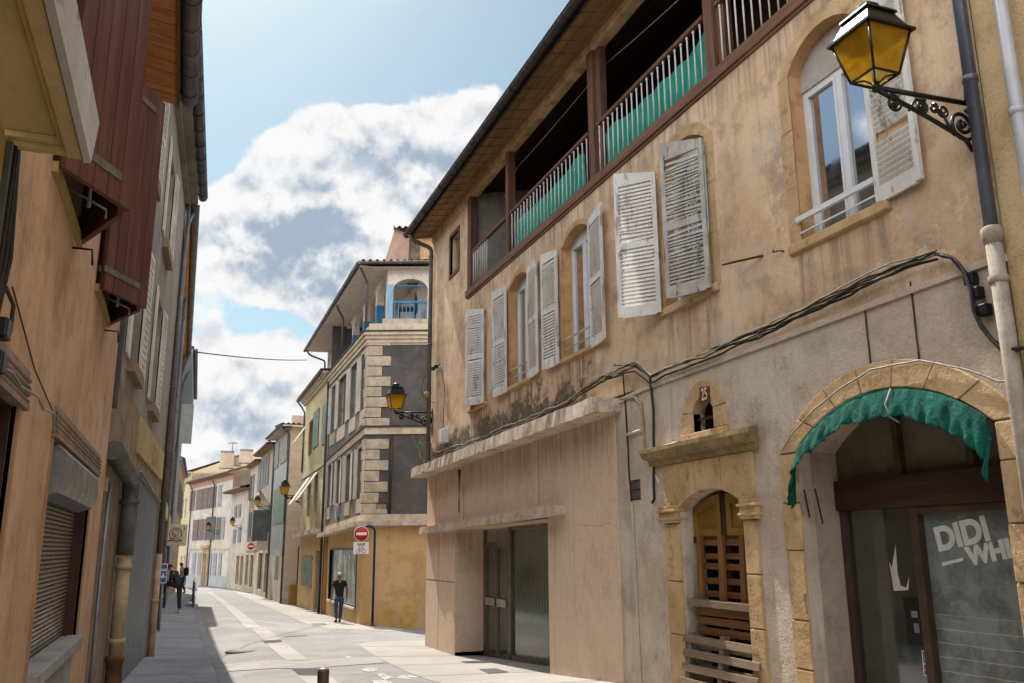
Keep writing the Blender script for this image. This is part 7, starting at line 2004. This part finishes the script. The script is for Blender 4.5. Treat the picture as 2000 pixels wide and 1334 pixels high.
for sx in (-.20, .20): g.tube([P(sx + .125 * math.cos(t), -.185 + .125 * math.sin(t)) for t in [2 * math.pi * i / 20 for i in range(21)]], .007, 5)
g.tube([P(-.20, -.185), P(-.11, .02), P(.11, .02), P(.20, -.185)], .007, 5); g.tube([P(-.11, .02), P(.0, -.19), P(.11, .02)], .007, 5); g.tube([P(-.20, -.185), P(.0, -.19)], .007, 5)
g.tube([P(-.11, .02), P(-.13, .08)], .007, 5); g.tube([P(-.18, .085), P(-.08, .085)], .009, 5); g.tube([P(.11, .02), P(.10, .10), P(.17, .11)], .007, 5)
O('bicycle_pictogram', g, MT['sign_black'], pt)
# second no-entry sign, far off, fixed to the cream house
u, z = F5.uz(500, 1068, .0); w = F5.p(u, z)
s2 = thing('no_entry_sign', 'small square white sign with a red no-entry disc far down on the right', 'road sign', w)
q = atY(490, 1067, w.y - .1); hw = .29
g = G(); g.wbox(q.x - hw, q.x + hw, q.y - .02, q.y + .02, q.z - hw, q.z + hw); O('plate', g, MT['sign_white'], s2)
g = G(); g.lathe(Vector((q.x, q.y - .02, q.z)), [(.25, 0), (.25, .01), (0, .01)], 30, axis=(0, -1, 0)); dd = O('red_face', g, MT['sign_red'], s2)
g = G(); g.wbox(q.x - .17, q.x + .17, q.y - .04, q.y - .031, q.z - .045, q.z + .045); O('bar', g, MT['sign_white'], dd)
g = G(); g.tube([(q.x + hw, q.y, q.z), (w.x, w.y, w.z)], .03, 6); g.tube([(q.x + hw, q.y, q.z - .3), (w.x, w.y, w.z - .3)], .03, 6); O('arm', g, MT['iron'], s2)
# hanging square sign on the left
Yh = 30.0
A, B, C_, D_ = [atY(*k, Yh) for k in ((322, 1024), (369, 1024), (360, 1066), (316, 1064))]
hs = thing('hanging_sign', 'square cream sign with a worn round emblem sticking out from the left wall', 'sign', D_)
FH = Fr((0, Yh), (1, 0), -1)
xs0, xs1, zs0, zs1 = A.x - .0, B.x - .03, C_.z, A.z
g = G(); g.wbox(xs0, xs1, Yh - .03, Yh + .03, zs0, zs1); hb = O('board', g, plaster('cream_sign', '#a59c86', '#968d78', '#827964', rough_bump=.1), hs, bevel=.01)
cx, cz = (xs0 + xs1) / 2, (zs0 + zs1) / 2; s = xs1 - xs0
E_ = lambda x, z: Vector((cx + x * s, Yh - .034, cz + z * s))
g = G()
g.tube([E_(.0 + .26 * math.cos(t), .06 + .26 * math.sin(t)) for t in [-.6 + 4.6 * i / 24 for i in range(25)]], .014, 5)
g.tube([E_(-.02 + .14 * math.cos(t), .08 + .15 * math.sin(t)) for t in [2 * math.pi * i / 18 for i in range(19)]], .012, 5)
g.tube([E_(-.32, -.26), E_(-.15, -.22), E_(.05, -.28), E_(.2, -.22), E_(.3, -.26)], .022, 5); g.tube([E_(-.22, -.14), E_(.0, -.17), E_(.18, -.12)], .012, 5); g.tube([E_(-.1, .1), E_(.0, .0), E_(-.05, -.1)], .016, 5); g.tube([E_(.36, .36), E_(.38, .24)], .014, 5)
O('emblem', g, plain('emblem_ink', '#5d564a', .7, .3, 9), hb)
g = G(); g.tube([(-.5, Yh, zs1 - .05), (xs0 + .1, Yh, zs1 - .05)], .03, 6); O('arm', g, MT['iron'], hs)
g = G(); g.tube([(-.5, Yh, zs0 - .06), (xs0 + .15, Yh, zs0 - .03)], .05, 6); O('arm', g, MT['iron'], hs)
# blue direction sign
Yb = 26.0
A, B = atY(312, 1101, Yb), atY(325, 1139, Yb)
bs = thing('blue_sign', 'blue and white cycle lane sign on a thin post against the left wall', 'road sign', (A.x + .12, Yb, gz(-.3, Yb)))
g = G(); x0, x1 = A.x + .01, B.x; xm = (x0 + x1) / 2
g.tube([(xm, Yb + .03, gz(-.3, Yb)), (xm, Yb + .03, A.z)], .025, 8); O('post', g, MT['zinc'], bs)
h = A.z - B.z
MT['sign_blue'] = plain('sign_blue', '#1f4f93', .4, .1, 6)
for za, zb in ((A.z, A.z - h * .30), (A.z - h * .33, B.z)):
    g = G(); g.wbox(x0, x1, Yb - .02, Yb + .0, zb, za); pl_ = O('plate', g, MT['sign_white'], bs)
    g = G(); g.wbox(x0 + .02, x1 - .02, Yb - .024, Yb - .0205, zb + .02, za - .02); O('blue_field', g, MT['sign_blue'], pl_)
    if za < A.z:
        g = G(); zc = (za + zb) / 2; g.wbox(x0 + .06, x1 - .06, Yb - .028, Yb - .0245, zc - .015, zc + .015)
        for sg_, xx in ((1, x0 + .03), (-1, x1 - .03)): g.add([(xx, Yb - .027, zc), (xx + sg_ * .06, Yb - .027, zc + .045), (xx + sg_ * .06, Yb - .027, zc - .045)], [(0, 1, 2)])
        g.wbox(xm - .012, xm + .012, Yb - .028, Yb - .0245, zc - .02, zc + .1); O('arrow', g, MT['sign_white'], pl_)
# bollard
Pb = atG(640, 1400); q = atY(632, 1306, 10.2)
base = Vector((q.x, 10.2, rz(q.x, 10.2)))
bl_ = thing('bollard', 'dark bronze bollard with a pale worn cap in the foreground of the road', 'bollard', base)
hb_ = q.z - base.z; rb = (atY(644, 1312, 10.2).x - atY(621, 1312, 10.2).x) / 2
g = G(); g.lathe(base, [(rb * 1.2, 0), (rb * 1.2, .03), (rb, .05), (rb, hb_ - .03), (rb * .97, hb_ - .012)], 24); O('post', g, plain('bronze_bollard', '#4b3f36', .45, .25, 8, .3), bl_)
g = G(); g.lathe(base, [(rb * .97, hb_ - .012), (rb * .8, hb_ + .004), (rb * .3, hb_ + .012), (.0005, hb_ + .013)], 24); O('cap', g, plain('worn_cap', '#8b8378', .5, .3, 12, .3), bl_)
# pavement barrier on the left kerb
y0, y1 = 38.5, 47.0
br = thing('pavement_barrier', 'long grey steel pavement barrier along the left kerb', 'barrier', (xcurb(y0) - .2, y0, gz(.8, y0)))
MT['barrier'] = plain('barrier_steel', '#5e574f', .5, .3, 6, .4)
n = 7
for i in range(n):
    y = y0 + (y1 + 8 - y0) * i / (n - 1); x = xcurb(y) - .2; z = gz(x, y)
    g = G(); g.tube([(x, y, z), (x, y, z + .95)], .03, 8); O('post', g, MT['barrier'], br)
g = G()
for hh in (.95, .16): g.tube([(xcurb(y) - .2, y, gz(xcurb(y) - .2, y) + hh) for y in [y0 + (y1 + 8 - y0) * i / 20 for i in range(21)]], .022, 6)
O('rail', g, MT['barrier'], br)
g = G(); x = xcurb(y0) - .2
g.hexa([(x - .02, y0, gz(x, y0) + .12), (x + .02, y0, gz(x, y0) + .12), (xcurb(y0 + 2.6) - .18, y0 + 2.6, gz(x, y0 + 2.6) + .12), (xcurb(y0 + 2.6) - .22, y0 + 2.6, gz(x, y0 + 2.6) + .12),
        (x - .02, y0, gz(x, y0) + .93), (x + .02, y0, gz(x, y0) + .93), (xcurb(y0 + 2.6) - .18, y0 + 2.6, gz(x, y0 + 2.6) + .93), (xcurb(y0 + 2.6) - .22, y0 + 2.6, gz(x, y0 + 2.6) + .93)])
O('panel', g, plain('barrier_panel', '#4a443d', .6, .2, 5), br)
for i in range(16):
    y = y0 + 2.8 + i * .85; x = xcurb(y) - .2; g = G(); g.tube([(x, y, gz(x, y) + .16), (x, y, gz(x, y) + .95)], .01, 5); O('bar', g, MT['barrier'], br)
# wire over the street
a = atX(385, 688, -.35 + .2); a = atY(386, 688, 26.0); b = F2.uz(600, 703, .45); b = F3.p(*F3.uz(600, 703, .5), .5)
wire('overhead_wire', [a, b], .02, MT['cable'], 'thin dark wire crossing the sky between both sides of the street', 'wire', .004, 20)
# ------------------------------------------------------------------ people
MT['skin'] = plain('skin', '#9c6f58', .6, .12, 12)
MT['skin_dark'] = plain('skin_tanned', '#7d5644', .6, .12, 12)
MT['hair_grey'] = plain('grey_hair', '#a9a49c', .8, .35, 40)
MT['hair_dark'] = plain('dark_hair', '#1f1a17', .8, .3, 40)
MT['tee_navy'] = plain('navy_tee', '#17181f', .85, .25, 9)
MT['jacket'] = plain('dark_jacket', '#1c1d22', .8, .3, 8)
MT['jeans'] = plain('blue_jeans', '#34485f', .85, .35, 10)
MT['trousers_dark'] = plain('dark_trousers', '#20222b', .85, .3, 8)
MT['shoe_dark'] = plain('dark_shoe', '#2a2522', .6, .2, 9)
MT['shoe_white'] = plain('pale_shoe', '#b9b5ae', .6, .15, 9)
MT['check'] = plain('pale_shirt', '#8f8a84', .85, .3, 14)
MT['pack'] = plain('black_backpack', '#161518', .7, .3, 9)
def skin_obj(name, pts, edges, rad, mat, parent, M, root=0, levels=2):
    me = bpy.data.meshes.new(name)
    base = Vector((0, 0, 0)); q = parent
    while q is not None: base += q.location; q = q.parent
    me.from_pydata([tuple(M @ Vector(p) - base) for p in pts], edges, [])
    me.materials.append(mat)
    ob = bpy.data.objects.new(name, me); COL.objects.link(ob); ob.parent = parent
    sk = ob.modifiers.new('skin', 'SKIN'); sk.use_smooth_shade = True
    lay = me.skin_vertices[0].data if me.skin_vertices else None
    if lay is None:
        bm = bmesh.new(); bm.from_mesh(me); bm.verts.layers.skin.verify(); bm.to_mesh(me); bm.free(); lay = me.skin_vertices[0].data
    for i, r in enumerate(rad):
        lay[i].radius = (r, r) if not isinstance(r, tuple) else r
        lay[i].use_root = (i == root)
    ss = ob.modifiers.new('subdivision', 'SUBSURF'); ss.levels = levels; ss.render_levels = levels
    return ob
def hand_chain(V, E, Rd, wrist, d, side, up):
    """palm and five fingers as thin branches at the end of an arm"""
    d = d.normalized(); s = side.normalized(); n = d.cross(s)
    w = len(V) - 1
    V.append(wrist + d * .075); E.append((w, len(V) - 1)); Rd.append((.036, .022)); palm = len(V) - 1
    for k, (off, ln) in enumerate(((-.028, .075), (-.010, .085), (.010, .08), (.028, .062))):
        a = wrist + d * .095 + s * off; b = a + d * ln * .5 + n * .012; c = a + d * ln + n * .035
        V.append(a); E.append((palm, len(V) - 1)); Rd.append(.0095)
        V.append(b); E.append((len(V) - 2, len(V) - 1)); Rd.append(.009)
        V.append(c); E.append((len(V) - 2, len(V) - 1)); Rd.append(.007)
    V.append(wrist + d * .045 - s * .045 + n * .01); E.append((w, len(V) - 1)); Rd.append(.011)
    V.append(wrist + d * .085 - s * .055 + n * .03); E.append((len(V) - 2, len(V) - 1)); Rd.append(.0085)
def person(label, base, yaw, J, cols, sleeve='short', h=1.0, cap=None, hair='short'):
    """J: joints in a local frame, x right, y forwards, z up (metres for a 1.74 m figure)"""
    base = Vector(base)
    M = Matrix.Translation(base) @ Matrix.Rotation(yaw, 4, 'Z') @ Matrix.Scale(h, 4)
    root = thing('person', label, 'person', base)
    j = {k: Vector(v) for k, v in J.items()}
    V, E, Rd = [], [], []
    def add(p, r, prev=None):
        V.append(Vector(p)); Rd.append(r)
        if prev is not None: E.append((prev, len(V) - 1))
        return len(V) - 1
    pel = add(j['pelvis'], (.115, .085)); wa = add(j['waist'], (.12, .09), pel); ch = add(j['chest'], (.16, .115), wa)
    nb = add(j['neck'], .06, ch); hd = j['head']; up = (hd - j['neck']).normalized()
    nk = add(j['neck'] + up * .06, .052, nb); c1 = add(hd - up * .05, (.062, .072), nk); c2 = add(hd + up * .03, (.075, .092), c1); add(hd + up * .095, (.055, .066), c2)
    fwd = j['face'].normalized()
    add(hd + fwd * .105 - up * .01, .012, c2)              # nose
    sd_ = up.cross(fwd).normalized()
    for s in (-1, 1): add(hd + sd_ * .085 * s - up * .005, .012, c2)   # ears
    for s in 'lr':
        sh = add(j['sh' + s], .062, ch); el = add(j['el' + s], .042, sh); fm = add(j['el' + s].lerp(j['wr' + s], .35), .040, el); wr = add(j['wr' + s], .026, fm)
        d = j['wr' + s] - j['el' + s]; hand_chain(V, E, Rd, j['wr' + s], d, d.cross(Vector((1, 0, 0)) if abs(d.normalized().x) < .8 else Vector((0, 1, 0))), None)
    for s in 'lr':
        hp = add(j['hip' + s], .078, pel); th = add(j['hip' + s].lerp(j['kn' + s], .4), .072, hp); kn = add(j['kn' + s], .058, th); cf = add(j['kn' + s].lerp(j['an' + s], .35), .058, kn); an = add(j['an' + s], .038, cf)
        add(j['toe' + s].lerp(j['an' + s], .25) + Vector((0, 0, .01)), .035, an)
    skin_obj('body', V, E, Rd, cols['skin'], root, M)
    # shirt or jacket
    pts = [j['pelvis'] - Vector((0, 0, .06)), j['waist'], j['chest'], j['neck'] - Vector((0, 0, .03))]; rd = [(.178, .135), (.160, .124), (.178, .132), (.085, .08)]; ed = [(0, 1), (1, 2), (2, 3)]
    for s in 'lr':
        pts.append(j['sh' + s]); rd.append(.082); ed.append((2, len(pts) - 1))
        k = .62 if sleeve == 'short' else 1
        pts.append(j['sh' + s].lerp(j['el' + s], k)); rd.append(.066 if sleeve == 'short' else .058); ed.append((len(pts) - 2, len(pts) - 1))
        if sleeve == 'long': pts.append(j['el' + s].lerp(j['wr' + s], .93)); rd.append(.046); ed.append((len(pts) - 2, len(pts) - 1))
    skin_obj('shirt' if sleeve == 'short' else 'jacket', pts, ed, rd, cols['top'], root, M, 1)
    pts = [j['pelvis'] + Vector((0, 0, .04)), j['pelvis'] - Vector((0, 0, .04))]; rd = [(.165, .125), (.17, .128)]; ed = [(0, 1)]
    for s in 'lr':
        for p_, r_ in ((j['hip' + s], .112), (j['hip' + s].lerp(j['kn' + s], .45), .094), (j['kn' + s], .076), (j['kn' + s].lerp(j['an' + s], .4), .074), (j['an' + s] + (j['kn' + s] - j['an' + s]).normalized() * .03, .062)):
            pts.append(p_); rd.append(r_); ed.append((1 if r_ == .112 else len(pts) - 2, len(pts) - 1))
    skin_obj('trousers', pts, ed, rd, cols['legs'], root, M, 0)
    for s in 'lr':
        a, t = j['an' + s], j['toe' + s]; dirn = (t - a); dirn = Vector((dirn.x, dirn.y, dirn.z))
        heel = a - Vector((dirn.x, dirn.y, 0)) * .28 + Vector((0, 0, -.05 if dirn.length else 0))
        skin_obj('shoe', [heel, a.lerp(t, .45) - Vector((0, 0, .015)), t], [(0, 1), (1, 2)], [(.042, .042), (.046, .046), (.040, .028)], cols['shoe'], root, M, 1, 1)
    # hair as a shell over the skull
    def shell(name, mat, rr, cut, extra=0):
        g = G(); n, m = 16, 9
        side = sd_
        for a_ in range(m + 1):
            th = (math.pi * .62) * a_ / m
            for b_ in range(n):
                ph = 2 * math.pi * b_ / n
                d = up * math.cos(th) + (fwd * math.cos(ph) * 1.12 + side * math.sin(ph) * .95) * math.sin(th)
                if d.dot(fwd) > cut and d.dot(up) < .55: d = d * .80
                g.v.append(M @ (hd + up * .035 + d * rr))
        for a_ in range(m):
            for b_ in range(n): g.f.append((a_ * n + b_, a_ * n + (b_ + 1) % n, (a_ + 1) * n + (b_ + 1) % n, (a_ + 1) * n + b_)); g.sm.append(True); g.mi.append(0)
        return O(name, g, mat, root)
    shell('hair', cols['hair'], .103, .35)
    if cap is not None:
        o = shell('cap', cap, .112, 9)
        g = G(); c = hd + up * .075
        pts = [c + fwd * .08 + sd_ * .075, c + fwd * .16 + sd_ * .05 - up * .012, c + fwd * .185 - up * .015, c + fwd * .16 - sd_ * .05 - up * .012, c + fwd * .08 - sd_ * .075]
        b = [M @ p for p in pts]; g.add([p for p in b] + [p - Vector((0, 0, .008)) for p in b], [(0, 1, 2, 3, 4), (9, 8, 7, 6, 5)] + [(i, (i + 1) % 5, 5 + (i + 1) % 5, 5 + i) for i in range(5)]); O('peak', g, cap, o)
    return root, M, j
# man walking away, seen from behind
q = atG(661, 1216.5); mb = Vector((q.x, q.y, gz(q.x, q.y) + .012))
J = dict(pelvis=(0, 0, .93), waist=(0, .01, 1.10), chest=(0, .03, 1.30), neck=(0, .02, 1.47), head=(0.0, .07, 1.625), face=(.08, 1, -.22),
         shl=(-.185, .02, 1.41), ell=(-.265, .0, 1.13), wrl=(-.275, .10, .88), shr=(.185, .02, 1.41), elr=(.27, -.03, 1.13), wrr=(.285, .02, .87),
         hipl=(-.095, 0, .90), knl=(-.10, .06, .50), anl=(-.11, -.10, .10), toel=(-.13, .05, .035), hipr=(.095, 0, .90), knr=(.11, .13, .49), anr=(.10, .16, .075), toer=(.12, .33, .03))
person('grey-haired man in black T-shirt and blue jeans walking away', mb, R(8), J, dict(skin=MT['skin_dark'], top=MT['tee_navy'], legs=MT['jeans'], shoe=MT['shoe_dark'], hair=MT['hair_grey']), 'short', 1.0)
# young man with a cap, one knee raised to the wall, leaning forward
q = atG(344, 1198); kb = Vector((q.x, q.y, gz(q.x, q.y) + .01))
J = dict(pelvis=(0, 0, .95), waist=(0, .07, 1.11), chest=(0, .17, 1.28), neck=(0, .26, 1.42), head=(0, .36, 1.525), face=(0, 1, -.62),
         shl=(-.175, .19, 1.37), ell=(-.21, .20, 1.08), wrl=(-.10, .36, .92), shr=(.175, .19, 1.37), elr=(.22, .18, 1.08), wrr=(.12, .36, .93),
         hipl=(-.095, .02, .93), knl=(-.11, .43, 1.03), anl=(-.10, .50, .62), toel=(-.10, .64, .55), hipr=(.095, 0, .92), knr=(.09, -.02, .50), anr=(.08, -.07, .085), toer=(.10, .10, .03))
person('young man in dark clothes and cap lifting one knee against the left wall', kb, R(62), J, dict(skin=MT['skin'], top=MT['jacket'], legs=MT['trousers_dark'], shoe=MT['shoe_white'], hair=MT['hair_dark']), 'long', .99, MT['jacket'])
# walker with a backpack
q = atG(354, 1159.5); bb = Vector((q.x, q.y, gz(q.x, q.y) + .01))
J = dict(pelvis=(0, 0, .93), waist=(0, .02, 1.10), chest=(0, .05, 1.30), neck=(0, .06, 1.47), head=(0, .11, 1.625), face=(0, 1, -.1),
         shl=(-.18, .05, 1.40), ell=(-.24, .0, 1.12), wrl=(-.2, .16, .95), shr=(.18, .05, 1.40), elr=(.24, .0, 1.12), wrr=(.2, .16, .95),
         hipl=(-.09, 0, .90), knl=(-.10, .12, .50), anl=(-.1, .10, .08), toel=(-.1, .26, .03), hipr=(.09, 0, .90), knr=(.10, .0, .49), anr=(.1, -.18, .12), toer=(.1, -.05, .04))
root, M, j = person('distant walker in a pale shirt with a black backpack on the left pavement', bb, R(70), J, dict(skin=MT['skin_dark'], top=MT['check'], legs=MT['trousers_dark'], shoe=MT['shoe_dark'], hair=MT['hair_dark']), 'short', 1.0)
g = G()
def bp(a, b):
    th = 2 * math.pi * a; ph = math.pi * (b - .5); e = lambda v: math.copysign(abs(v) ** .6, v)
    return M @ Vector((.17 * e(math.cos(ph)) * e(math.cos(th)), -.20 + .13 * e(math.cos(ph)) * e(math.sin(th)), 1.24 + .25 * e(math.sin(ph))))
g.sheet(bp, 20, 12)
pk = O('backpack', g, MT['pack'], loc=tuple(M @ Vector((0, -.2, .99))), weld=True); tag(pk, 'black backpack worn by the distant walker on the left pavement', 'backpack')
